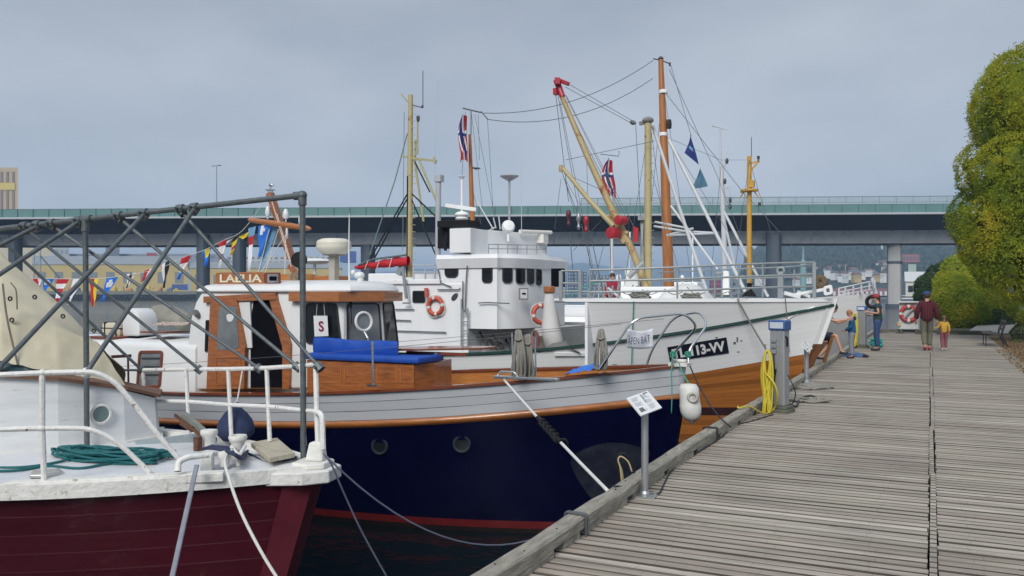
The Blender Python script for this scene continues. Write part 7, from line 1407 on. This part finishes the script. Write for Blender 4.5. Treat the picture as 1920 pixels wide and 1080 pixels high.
# power post
def power_post(base, h, w_, label, detail=True):
    t = thing('power_post', label, 'power post', base); x, y = base.x, base.y; rz = -.25; Rm = Matrix.Rotation(rz, 3, 'Z')
    def bx(c_, s_, m, nm, par=t, bev=.006): B = MB(); B.box(Vector((x, y, 0))+Rm @ Vector(c_), s_, Rm); return B.build(nm, m, par, bevel=bev)
    bx((0, 0, .03), (w_*1.55, w_*1.45, .055), mat('mossy_plinth', (.11, .12, .09), .8, var=.3), 'plinth'); bx((0, 0, .08), (w_*1.4, w_*1.3, .035), MATS['mossy_plinth'], 'plinth_step')
    body = bx((0, 0, .10+(h-.22)/2), (w_, w_*.85, h-.22), mat('ribbed_aluminium', (.36, .37, .38), .42, .5, var=.1, scale=9, stretch=(6, 6, .4)), 'housing', bev=.012)
    bx((-w_*.18, -w_*.43, .10+(h-.22)/2), (.012, .02, h-.25), MATS['ribbed_aluminium'], 'rib'); bx((w_*.2, -w_*.43, .10+(h-.22)/2), (.012, .02, h-.25), MATS['ribbed_aluminium'], 'rib')
    bl_ = mat('blue_plastic_head', (.03, .09, .26), .4); hd = bx((0, 0, h-.06), (w_*1.2, w_*1.05, .15), bl_, 'head', bev=.02); bx((0, -w_*.53, h-.06), (w_*.92, .01, .09), mat('frosted_lens', (.50, .55, .60), .3), 'lens', hd, .003)
    if detail:
        for i, z in enumerate((h-.28, h-.36, h-.44)):
            o = bx((-w_*.20, -w_*.45, z), (.07, .05, .055), mat('grey_socket_cover', (.22, .23, .24), .5), 'socket', bev=.008); bx((-w_*.20, -w_*.50, z), (.045, .02, .012), black, 'socket_flap', o, .002)
        B = MB(); g = Vector((x, y, 0)); B.tube(arc([g+Rm @ Vector(q) for q in ((-w_*.2, -w_*.52, h-.46), (-w_*.1, -w_*.58, h-.75), (-w_*.02, -w_*.56, .62), (-w_*.25, -w_*.55, .3), (-w_*.35, -w_*.6, .08))]), .009, 7); B.build('cable', black, t, smooth=2)
        B = MB(); B.tube(bent([g+Rm @ Vector(q) for q in ((w_*.5, -.05, h-.22), (w_*.62, -.05, h-.24), (w_*.62, -.05, h-.36))], .02), .015, 7); B.build('hook', black, t)
    B = MB(); g = Vector((x, y, 0)); B.tube([g+Rm @ Vector((-w_*.45, 0, h-.42)), g+Rm @ Vector((-w_*.95, -.02, h-.42)), g+Rm @ Vector((-w_*.98, -.02, h-.34))], .012, 8); B.build('hose_hook', inox, t); return t
pb = Vector((-1.95, 12.72, 0)); power_post(pb, 1.31, .215, 'grey aluminium power post with a blue head, coiled yellow hose hung on its left side')
def hose(top, bottom, wd, k, r, label, tail=None):
    t = thing('yellow_hose', label, 'hose', bottom); B = MB(); hgt = top.z-bottom.z
    for i in range(k):
        ph = rnd.uniform(-.3, .3); w0 = wd*rnd.uniform(.12, 1.0); off = Vector((rnd.uniform(-.4, .4)*wd, rnd.uniform(-.07, .07), 0)); hb_ = hgt*rnd.uniform(.82, 1.03); pts_ = []
        for j in range(33):
            a = 2*math.pi*j/32; s_ = (1-math.cos(a))/2; x = w0*math.sin(a)*(.35+.75*s_); z = top.z-hb_*s_**.9; pts_.append(Vector((top.x+off.x*s_+x*.9+.03*math.sin(a*2+ph), top.y+off.y*(.3+s_)+.10*x, max(z, bottom.z+r))))
        B.tube(pts_, r, 7, closed=False)
    if tail: B.tube(arc(tail, 5), r, 7)
    B.build('hose_loops', rope_y, t, smooth=2)
hose(onY(1439, 657, 12.45), onY(1424, 776, 12.3), .12, 17, .0115, 'bright yellow hose coiled in long loops beside the grey power post', [onY(1436, 700, 12.4), onY(1452, 720, 12.35), onY(1458, 745, 12.4), onZ(1450, 768, .05), onZ(1432, 775, .03), onZ(1405, 762, .16), onZ(1385, 765, .16), onZ(1384, 762, .17)])
p2 = Vector((-1.93, 28.9, 0)); power_post(p2, 1.30, .23, 'farther grey power post half hidden behind the red-capped man', False); hose(Vector((-2.12, 28.6, 1.1)), Vector((-2.1, 28.6, .02)), .15, 8, .022, 'yellow hose bundle on the farther power post, behind the boy')
B = MB(); coil(B, (-1.55, 29.3, .0), .16, .12, 6, .02, .02, dzt=.004); tag(B.build('teal_line_heap', mat('sea_green_line', (.03, .42, .36), .7), smooth=2), 'sea-green line heaped at the foot of the farther power post', 'rope')
# cables and ropes on the deck
def onD(pts, z=.012): return [onZ(x, y, z) for x, y in pts]
B = MB(); B.tube(arc([onZ(1150, 911, .15), onZ(1180, 914, .10)]+onD([(1200, 921), (1222, 927), (1236, 924), (1246, 905), (1258, 884), (1280, 866), (1318, 842), (1352, 820), (1378, 798), (1410, 789), (1436, 781), (1450, 777)])), .007, 6); tag(B.build('black_cable', rope_b, smooth=2), 'thin black cable running along the kerb between the nearest sign and the power post', 'cable')
B = MB(); B.tube(arc(onD([(1225, 905), (1260, 878), (1300, 850), (1345, 818), (1385, 790), (1418, 776), (1440, 772)])), .006, 6); tag(B.build('second_cable', rope_b, smooth=2), 'second thin cable lying right against the kerb foot', 'cable')
def heap(c_, rx, ry, k, r, m, label, name='grey_rope_heap'):
    B = MB()
    for i in range(k):
        pts_ = []; a0 = rnd.random()*6; sx_, sy_ = rx*rnd.uniform(.5, 1), ry*rnd.uniform(.4, 1); o_ = Vector((rnd.uniform(-.3, .3)*rx, rnd.uniform(-.3, .3)*ry, 0))
        for j in range(15): a = a0+j*.42; pts_.append(c_+o_+Vector((sx_*math.cos(a), sy_*math.sin(a)*(1+.2*math.sin(3*a)), r+.5*r*i*.3+.012*math.sin(j*1.7))))
        B.tube(arc(pts_, 2), r, 6)
    tag(B.build(name, m, smooth=2), label, 'rope')
heap(onZ(1518, 727, 0), .42, .45, 9, .016, rope_g, 'grey mooring rope heaped by the small farther sign'); heap(onZ(1508, 752, 0), .36, .22, 7, .015, rope_g, 'grey-brown rope heap just right of the power post')
B = MB(); B.tube(arc([onZ(1472, 752, .02), onZ(1492, 762, .02), onZ(1500, 748, .03), onZ(1520, 742, .02), onZ(1540, 750, .02)]), .014, 6); B.tube(arc([Vector((-1.82, 12.6, .55)), Vector((-1.72, 12.62, .3)), onZ(1484, 760, .02), onZ(1470, 768, .02)]), .008, 6); tag(B.build('loose_rope_end', rope_b, smooth=2), 'dark line curling down the right side of the power post', 'rope')
# ropes wrapped round the kerb
for y, m, lab in ((5.60, wire, 'wire loop wrapped round the joint of the kerb timbers'), (9.9, rope_b, 'dark rope lashed round the kerb left of the power post')):
    B = MB(); x = kx(y); B.tube(bent([(x+.015, y, .0), (x+.015, y, .15), (x-.15, y+.01, .15), (x-.15, y+.01, .0)], .02), .008, 6); B.tube(bent([(x+.015, y+.03, .0), (x+.015, y+.03, .15), (x-.15, y+.04, .15), (x-.15, y+.04, .0)], .02), .008, 6); tag(B.build('kerb_lashing', m), lab, 'rope')
# hose loop hanging outside the kerb
t = thing('hanging_hose_loop', 'black and tan hose loop standing up behind the kerb, left of the nearest sign post', 'hose', onZ(1166, 912, 0)); B = MB(); Zk = 7.45
B.tube(arc([P(1163, 908, Zk), P(1157, 870, Zk), P(1162, 853, Zk), P(1172, 853, Zk), P(1183, 868, Zk), P(1190, 900, Zk), P(1188, 925, Zk)]), .016, 8); B.build('black_hose', black, t, smooth=2); B = MB(); B.tube(arc([P(1166, 906, Zk-.03), P(1163, 878, Zk-.03), P(1159, 862, Zk-.03), P(1165, 856, Zk-.03), P(1178, 866, Zk-.03), P(1185, 885, Zk-.03)]), .007, 6); B.tube(arc([P(1168, 910, Zk), P(1166, 885, Zk), P(1160, 868, Zk)]), .010, 6); B.build('tan_line', mat('tan_rope', (.42, .34, .20), .8, var=.2), t, smooth=2)
# blue jacket lying at the edge
c_ = onZ(1593, 668, 0); B = MB(); B.grid(lambda u, v: c_+Vector((-.36+.85*u, -.28+.5*v+.1*math.sin(u*4), .01+max(0, (.09+.06*mnoise.noise((u*5, v*4, 2))))*math.sin(u*3.1)**.5*math.sin(v*3.1)**.5)), 24, 14, mf=lambda u, v: 1 if (.4 < v < .5 or .6 < v < .66) and u < .6 else (2 if u > .82 else 0)); tag(B.build('jacket', [mat('steel_blue_cloth', (.05, .10, .22), .8, bump=.4), mat('pale_blue_cloth', (.30, .38, .48), .8), black], smooth=2), 'crumpled blue jacket lying on the boards near the crouching man', 'jacket')
# life buoy board
t = thing('life_buoy_stand', 'white board with a red and white life buoy at the far end of the boardwalk', 'life buoy stand', Vector((-1.15, 40.0, 0))); Yb = 39.95
B = MB(); B.plate([onY(1686, 617, Yb), onY(1722, 617, Yb), onY(1722, 566, Yb), onY(1686, 566, Yb)], .05); B.build('board', mat('pale_grey_board', (.50, .53, .52), .6, var=.06), t, bevel=.01)
B = MB(); a, b = onY(1685, 566, Yb-.1), onY(1723, 566, Yb-.1); B.beam(a, b, .30, .05); B.build('board_roof', white, t)
B = MB(); [B.beam(onY(x, 640, Yb+.03), onY(x, 566, Yb+.03), .10, .10) for x in (1690, 1718)]; B.build('post', MATS['dark_weathered_timber'], t)
B = MB(); c_ = onY(1704, 588, Yb-.12); B.torus(c_, .30, .085, axis=(0, -1, 0), n=40, m=10, mf=lambda f: 1 if (f*4+.1) % 1 < .2 else 0); B.build('life_buoy', [mat('red_foam', (.40, .05, .06), .6), mat('pale_foam', (.58, .60, .56), .5)], t, smooth=2)
B = MB(); B.tube(arc([c_+Vector(q) for q in ((-.2, -.05, -.22), (-.05, -.08, -.02), (.06, -.08, .1), (.16, -.05, .2))]), .04, 8); B.build('throw_line', mat('grey_green_line', (.32, .36, .33), .8), t, smooth=2)
B = MB(); B.box(onY(1686, 607, Yb-.1), (.12, .12, .16)); B.build('orange_tag', mat('pale_orange_plastic', (.55, .36, .18), .6), t)
# bench
bx_, by_ = 2.02, 32.2; bn_ = thing('park_bench', 'dark slatted bench facing the water on the right of the boardwalk', 'bench', (bx_, by_, 0)); bm = mat('dark_bench_wood', (.035, .025, .022), .6, var=.3); im = mat('black_iron', (.02, .02, .022), .5, .4)
B = MB(); [B.box((bx_-.46+i*.10, by_, .43-.01*i), (.085, 1.9, .035)) for i in range(5)]; B.build('seat', bm, bn_, bevel=.005)
B = MB(); [B.box((bx_+.05+i*.035, by_, .56+i*.12), (.03, 1.9, .09), Matrix.Rotation(.28, 3, 'Y')) for i in range(3)]; B.build('backrest', bm, bn_, bevel=.005)
for yy in (by_-.75, by_+.75):
    B = MB(); B.tube(bent([(bx_+.19, yy, 0), (bx_+.02, yy, .42), (bx_+.16, yy, .88)], .05), .028, 7); B.tube(bent([(bx_-.42, yy, 0), (bx_-.42, yy, .39), (bx_+.02, yy, .38)], .03), .014, 6); B.build('leg', im, bn_)

# ================================================================ people
def skin(name, pts, edges, radii, m, parent, root=0, sub=1):
    me = bpy.data.meshes.new(name); me.from_pydata([tuple(p) for p in pts], edges, []); o = bpy.data.objects.new(name, me); C.objects.link(o)
    md = o.modifiers.new('skin', 'SKIN'); md.branch_smoothing = .3; md.use_smooth_shade = True
    if not me.skin_vertices: me.skin_vertices.new()
    for i, r in enumerate(radii): me.skin_vertices[0].data[i].radius = r if isinstance(r, tuple) else (r, r)
    me.skin_vertices[0].data[root].use_root = True
    if sub: s_ = o.modifiers.new('sub', 'SUBSURF'); s_.levels = sub; s_.render_levels = sub
    bpy.context.view_layer.update(); me2 = bpy.data.meshes.new_from_object(o.evaluated_get(bpy.context.evaluated_depsgraph_get())); bpy.data.objects.remove(o)
    me2.name = name; me2.materials.clear(); me2.materials.append(m); me2.polygons.foreach_set('use_smooth', [True]*len(me2.polygons)); o = bpy.data.objects.new(name, me2); C.objects.link(o)
    if parent: o.parent = parent
    return o
BASE = dict(pel=(0, 0, .93), spi=(0, 0, 1.10), che=(0, 0, 1.28), nkb=(0, -.01, 1.45), nkt=(0, .005, 1.515), hed=(0, .025, 1.60), crn=(0, .01, 1.685),
    shR=(.17, 0, 1.40), elR=(.23, -.03, 1.13), wrR=(.22, .06, .89), shL=(-.17, 0, 1.40), elL=(-.23, -.03, 1.13), wrL=(-.22, .06, .89),
    hpR=(.09, 0, .88), knR=(.10, .02, .49), anR=(.10, -.02, .09), toR=(.11, .13, .035), hpL=(-.09, 0, .88), knL=(-.10, .02, .49), anL=(-.10, -.02, .09), toL=(-.11, .13, .035))
skinm = mat('skin', (.50, .27, .18), .55, var=.08)
def person(label, loc, face, H, pose, top, topm, legs, legm, shoem, hairm, hat=None, hatm=None, hoodm=None, bulk=1., cuff=0, hairlen=0, hem=0, group=None):
    """face = direction the chest points (radians, from +x); top 'short'/'long' sleeves; legs 'short'/'long'"""
    k = H/1.78; J = {a: Vector(v) for a, v in BASE.items()}; J.update({a: Vector(v) for a, v in pose.items()}); J = {a: v*k for a, v in J.items()}
    t = thing('person', label, 'person', loc); t.rotation_euler = (0, 0, face-math.pi/2)
    names, P_, E_, R_ = [], [], [], []
    def add(n, p, r, to=None): names.append(n); P_.append(Vector(p)); R_.append(r); (E_.append((names.index(to), len(P_)-1)) if to else None)
    add('pel', J['pel'], .098*k)
    for n, r, to in (('spi', .092, 'pel'), ('che', .102, 'spi'), ('nkb', .070, 'che'), ('nkt', .056, 'nkb'), ('hed', .094, 'nkt'), ('crn', .080, 'hed')): add(n, J[n], r*k, to)
    up_ = (J['crn']-J['nkt']).normalized(); sd = Vector((1, 0, 0)); fw = up_.cross(sd); fw = -fw if fw.y < 0 and 'look' not in pose else fw
    add('nose', J['hed']+fw*.10*k-up_*.01*k, .012*k, 'hed'); add('chin', J['hed']+fw*.055*k-up_*.075*k, .028*k, 'hed')
    for s_, n in ((1, 'earR'), (-1, 'earL')): add(n, J['hed']+sd*s_*.088*k, .012*k, 'hed')
    for s_ in 'RL':
        add('sh'+s_, J['sh'+s_], .052*k, 'che'); add('el'+s_, J['el'+s_], .038*k, 'sh'+s_); add('wr'+s_, J['wr'+s_], .026*k, 'el'+s_)
        d = (J['wr'+s_]-J['el'+s_]).normalized(); ax = d.cross(Vector((0, 1, .2))).normalized(); sgn = 1 if s_ == 'R' else -1
        add('pm'+s_, J['wr'+s_]+d*.055*k, (.034*k, .020*k), 'wr'+s_)
        for i, (o_, l_) in enumerate(((-.027, .068), (-.009, .078), (.009, .073), (.026, .058))):
            b0 = J['wr'+s_]+d*.085*k+ax*o_*k; add('f%d%s' % (i, s_), b0, .0095*k, 'pm'+s_); add('g%d%s' % (i, s_), b0+d*l_*.55*k+Vector((0, .008, 0))*k, .0085*k, 'f%d%s' % (i, s_)); add('h%d%s' % (i, s_), b0+d*l_*.9*k+Vector((0, .022, 0))*k, .007*k, 'g%d%s' % (i, s_))
        add('t'+s_, J['wr'+s_]+d*.035*k+ax*.042*k+Vector((0, .015, 0))*k, .010*k, 'pm'+s_); add('u'+s_, J['wr'+s_]+d*.075*k+ax*.052*k+Vector((0, .03, 0))*k, .008*k, 't'+s_)
        add('hp'+s_, J['hp'+s_], .078*k, 'pel'); add('kn'+s_, J['kn'+s_], .052*k, 'hp'+s_); add('cf'+s_, J['kn'+s_].lerp(J['an'+s_], .35)+Vector((0, -.015, 0))*k, .050*k, 'kn'+s_); add('an'+s_, J['an'+s_], .034*k, 'cf'+s_); add('to'+s_, J['to'+s_], .03*k, 'an'+s_)
    skin('body', P_, E_, R_, skinm, t)
    B = MB(); 
    for s_ in (-1, 1): B.ball(J['hed']+fw*.083*k+sd*s_*.031*k+up_*.018*k, .010*k, 8)
    o = B.build('eyes', dark, None, origin=(0, 0, 0)); o.parent = t
    b_ = bulk; sl = [('pel', .148*b_+hem), ('spi', .142*b_), ('che', .150*b_), ('nkb', .085)]; pn = [J[n] for n, _ in sl]; pr = [(r*k, r*k) for _, r in sl]; pe = [(0, 1), (1, 2), (2, 3)]
    pn[0] = J['pel']-Vector((0, 0, .12))*k
    for s_ in 'RL':
        i = len(pn); pn += [J['sh'+s_], J['sh'+s_].lerp(J['el'+s_], .55)]; pr += [.082*b_*k, .070*b_*k]; pe += [(2, i), (i, i+1)]
        if top == 'long': pn += [J['el'+s_], J['wr'+s_].lerp(J['el'+s_], .10)]; pr += [.062*b_*k, .050*b_*k]; pe += [(i+1, i+2), (i+2, i+3)]
    skin('jacket' if top == 'long' else 't_shirt', pn, pe, pr, topm, t)
    pn, pr, pe = [J['pel']+(J['spi']-J['pel'])*.6], [(.130*k, .130*k)], []
    for s_ in 'RL':
        i = len(pn)
        if legs == 'long': pn += [J['hp'+s_], J['kn'+s_], J['kn'+s_].lerp(J['an'+s_], .4), J['an'+s_]+(J['kn'+s_]-J['an'+s_])*.06]; pr += [.112*k, .086*k, .080*k, .070*k]; pe += [(0, i), (i, i+1), (i+1, i+2), (i+2, i+3)]
        else: pn += [J['hp'+s_], J['hp'+s_].lerp(J['kn'+s_], .5), J['hp'+s_].lerp(J['kn'+s_], .88)]; pr += [.112*k, .105*k, .098*k]; pe += [(0, i), (i, i+1), (i+1, i+2)]
    skin('trousers' if legs == 'long' else 'shorts', pn, pe, pr, legm, t)
    for s_ in 'RL':
        a, b = J['an'+s_], J['to'+s_]; d = (b-a); d.z = 0; d.normalize(); B = MB(); B.tube([a-d*.05*k+Vector((0, 0, -.035))*k, a+d*.02*k+Vector((0, 0, -.03))*k, a.lerp(b, .7)+Vector((0, 0, -.012))*k, b+d*.035*k], [.042*k, .048*k, .046*k, .03*k], 10, flat=.8); o = B.build('shoe', shoem, None, smooth=2, origin=(0, 0, 0)); o.parent = t
    if hairm:
        B = MB(); c_ = (J['hed']+J['crn'])/2+up_*.015*k-fw*.012*k; B.ball(c_, .108*k, 16, sq=(.93, 1.0, .92)); B.ball(c_-fw*.02*k-up_*.03*k, .088*k, 14)
        if hairlen: B.tube([c_-fw*.07*k, c_-fw*.13*k-up_*.05*k, c_-fw*.12*k-up_*hairlen*k], [.035*k, .032*k, .012*k], 8)
        vs = B.v; o = B.build('hair', hairm, None, smooth=2, origin=(0, 0, 0)); o.parent = t
    if hat:
        B = MB(); c_ = J['crn']+up_*.0*k; B.lathe(c_-up_*.02*k, [(.104*k, -.01*k), (.106*k, .015*k), (.095*k, .06*k), (.06*k, .088*k), (.012*k, .098*k)], 18, axis=up_); B.build
        B.prism([c_-up_*.015*k+fw*.085*k*a+sd*b*k for a, b in ((1, -.075), (1.5, -.065), (1.95, -.03), (1.95, .03), (1.5, .065), (1, .075))], up_*.008*k); o = B.build('cap', hatm, None, smooth=True, origin=(0, 0, 0)); o.parent = t
    if hoodm: B = MB(); B.ball(J['nkb']+Vector((0, -.085, .0))*k, .085*k, 12, sq=(1.2, .7, .9)); o = B.build('hood', hoodm, None, smooth=2, origin=(0, 0, 0)); o.parent = t
    return t
cl = lambda n, c_: mat(n, c_, .85, var=.18, scale=14, bump=.4)
plaid = bpy.data.materials.new('plaid_flannel'); plaid.use_nodes = True; n_ = plaid.node_tree.nodes; l_ = plaid.node_tree.links.new; tc_ = n_.new('ShaderNodeTexCoord'); last = None
for ax_ in ('X', 'Z'):
    w_ = n_.new('ShaderNodeTexWave'); w_.wave_type = 'BANDS'; w_.bands_direction = ax_; w_.inputs['Scale'].default_value = 4.6; l_(tc_.outputs['Object'], w_.inputs[0]); c2 = n_.new('ShaderNodeValToRGB'); c2.color_ramp.elements[0].position = .45; c2.color_ramp.elements[1].position = .55; l_(w_.outputs[0], c2.inputs[0]); last = (last or [])+[c2.outputs[0]]
m_ = n_.new('ShaderNodeMath'); m_.operation = 'ADD'; l_(last[0], m_.inputs[0]); l_(last[1], m_.inputs[1]); c3 = n_.new('ShaderNodeValToRGB'); e = c3.color_ramp.elements; e[0].color = (.008, .006, .010, 1); e[1].color = (.19, .010, .02, 1); q_ = e.new(.5); q_.color = (.035, .004, .010, 1); m2_ = n_.new('ShaderNodeMath'); m2_.operation = 'MULTIPLY'; m2_.inputs[1].default_value = .5; l_(m_.outputs[0], m2_.inputs[0]); l_(m2_.outputs[0], c3.inputs[0]); l_(c3.outputs[0], n_['Principled BSDF'].inputs['Base Color']); n_['Principled BSDF'].inputs['Roughness'].default_value = .9
shoe_d = mat('dark_shoe', (.02, .02, .025), .6); shoe_r = mat('red_shoe', (.34, .03, .04), .6); shoe_p = mat('pale_shoe', (.50, .47, .46), .6)
ginger = mat('ginger_blond_hair', (.34, .15, .05), .7, var=.3, scale=30); brown = mat('dark_brown_hair', (.045, .025, .015), .7, var=.3, scale=30)
person('man in a red cap, dark teal t-shirt and jeans standing by the farther power post', (-1.42, 27.7, 0), math.pi*.98, 1.74, dict(elR=(.20, -.12, 1.15), wrR=(.12, .16, 1.10), elL=(-.21, -.05, 1.14), wrL=(-.16, .22, 1.18), knR=(.10, .06, .49), anR=(.10, .02, .09), toR=(.12, .18, .035), nkt=(0, .02, 1.51), hed=(0, .05, 1.59), crn=(0, .04, 1.67)), 'short', cl('dark_teal_cotton', (.018, .045, .05)), 'long', cl('blue_denim', (.022, .055, .14)), shoe_d, brown, True, mat('red_cap_cloth', (.32, .03, .035), .8))
person('ginger-haired boy in a blue hooded jacket and grey trousers looking down', (-1.86, 24.1, 0), math.pi*1.0, 1.30, dict(elR=(.22, .02, 1.13), wrR=(.12, .22, 1.04), elL=(-.22, .02, 1.13), wrL=(-.10, .24, 1.00), nkt=(0, .03, 1.53), hed=(0, .085, 1.60), crn=(0, .095, 1.68)), 'long', cl('petrol_blue_jacket', (.01, .09, .21)), 'long', cl('light_grey_trousers', (.20, .21, .25)), shoe_d, ginger, hoodm=cl('navy_hood', (.01, .03, .09)), bulk=1.12, hem=.01)
person('man in navy t-shirt and shorts crouching at the kerb beneath the white bow', (-2.48, 23.7, .0), R(-4), 1.80, dict(pel=(0, -.10, .62), spi=(0, -.08, .78), che=(0, .02, .97), nkb=(0, .10, 1.13), nkt=(0, .14, 1.20), hed=(0, .20, 1.28), crn=(0, .22, 1.36), shR=(.17, .06, 1.07), elR=(.22, .30, .98), wrR=(.16, .48, 1.02), shL=(-.17, .06, 1.07), elL=(-.24, .28, .92), wrL=(-.16, .50, 1.0), hpR=(.10, -.09, .58), knR=(.15, .30, .62), anR=(.13, .42, .21), toR=(.14, .55, .17), hpL=(-.10, -.09, .58), knL=(-.14, .10, .36), anL=(-.10, -.18, .04), toL=(-.11, -.02, .0)), 'short', cl('navy_cotton', (.008, .012, .055)), 'short', cl('dark_navy_shorts', (.006, .009, .03)), shoe_d, brown)
person('man in a dark red plaid shirt, olive trousers and blue cap walking away', (-.10, 28.5, 0), math.pi/2+.1, 1.80, dict(elR=(.28, -.02, 1.14), wrR=(.27, .05, .90), elL=(-.27, -.05, 1.14), wrL=(-.28, .06, .90), knR=(.09, .12, .50), anR=(.07, .06, .10), toR=(.08, .20, .04), knL=(-.09, .03, .50), anL=(-.07, -.22, .13), toL=(-.07, -.09, .035)), 'long', plaid, 'long', cl('olive_trousers', (.12, .115, .08)), shoe_r, brown, True, mat('blue_cap_cloth', (.012, .05, .19), .8), bulk=1.42, hem=.04)
person('small child in a yellow jacket and dark pink trousers walking beside the man in plaid', (.36, 28.75, 0), math.pi/2+.05, 1.05, dict(elL=(-.28, -.02, 1.16), wrL=(-.46, .02, 1.12), elR=(.24, .0, 1.13), knR=(.09, .08, .50), anR=(.08, .05, .10), toR=(.08, .18, .04), knL=(-.09, .02, .50), anL=(-.08, -.14, .10), toL=(-.08, -.02, .035), hed=(0, .03, 1.62), crn=(0, .02, 1.72)), 'long', cl('mustard_jacket', (.46, .27, .04)), 'long', cl('dusty_maroon_trousers', (.20, .06, .08)), shoe_p, mat('auburn_hair', (.14, .06, .03), .7, var=.3), hairlen=.22, bulk=1.22, hem=.03)
q = onY(1148, 540, 26); person('person in a red jacket and dark trousers aboard the workboat behind the rails', (q.x, q.y, .72), R(-60), 1.68, dict(), 'long', cl('crimson_jacket', (.30, .01, .035)), 'long', cl('black_trousers', (.012, .012, .016)), shoe_d, brown, bulk=1.1)
# ================================================================ the air
B = MB(); B.box((0, 2150, 62), (8800, 6500, 134)); hz = B.build('haze', None, origin=(0, 2150, -5)); hz.data.materials.clear(); hm_ = bpy.data.materials.new('pale_haze'); hm_.use_nodes = True; n_ = hm_.node_tree.nodes; n_.remove(n_['Principled BSDF']); v_ = n_.new('ShaderNodeVolumePrincipled'); v_.inputs['Color'].default_value = (.52, .73, 1., 1); v_.inputs['Density'].default_value = .00045; v_.inputs['Anisotropy'].default_value = 0; hm_.node_tree.links.new(v_.outputs[0], n_['Material Output'].inputs['Volume']); hz.data.materials.append(hm_); tag(hz, 'thin pale haze over the harbour', 'haze', kind='stuff')
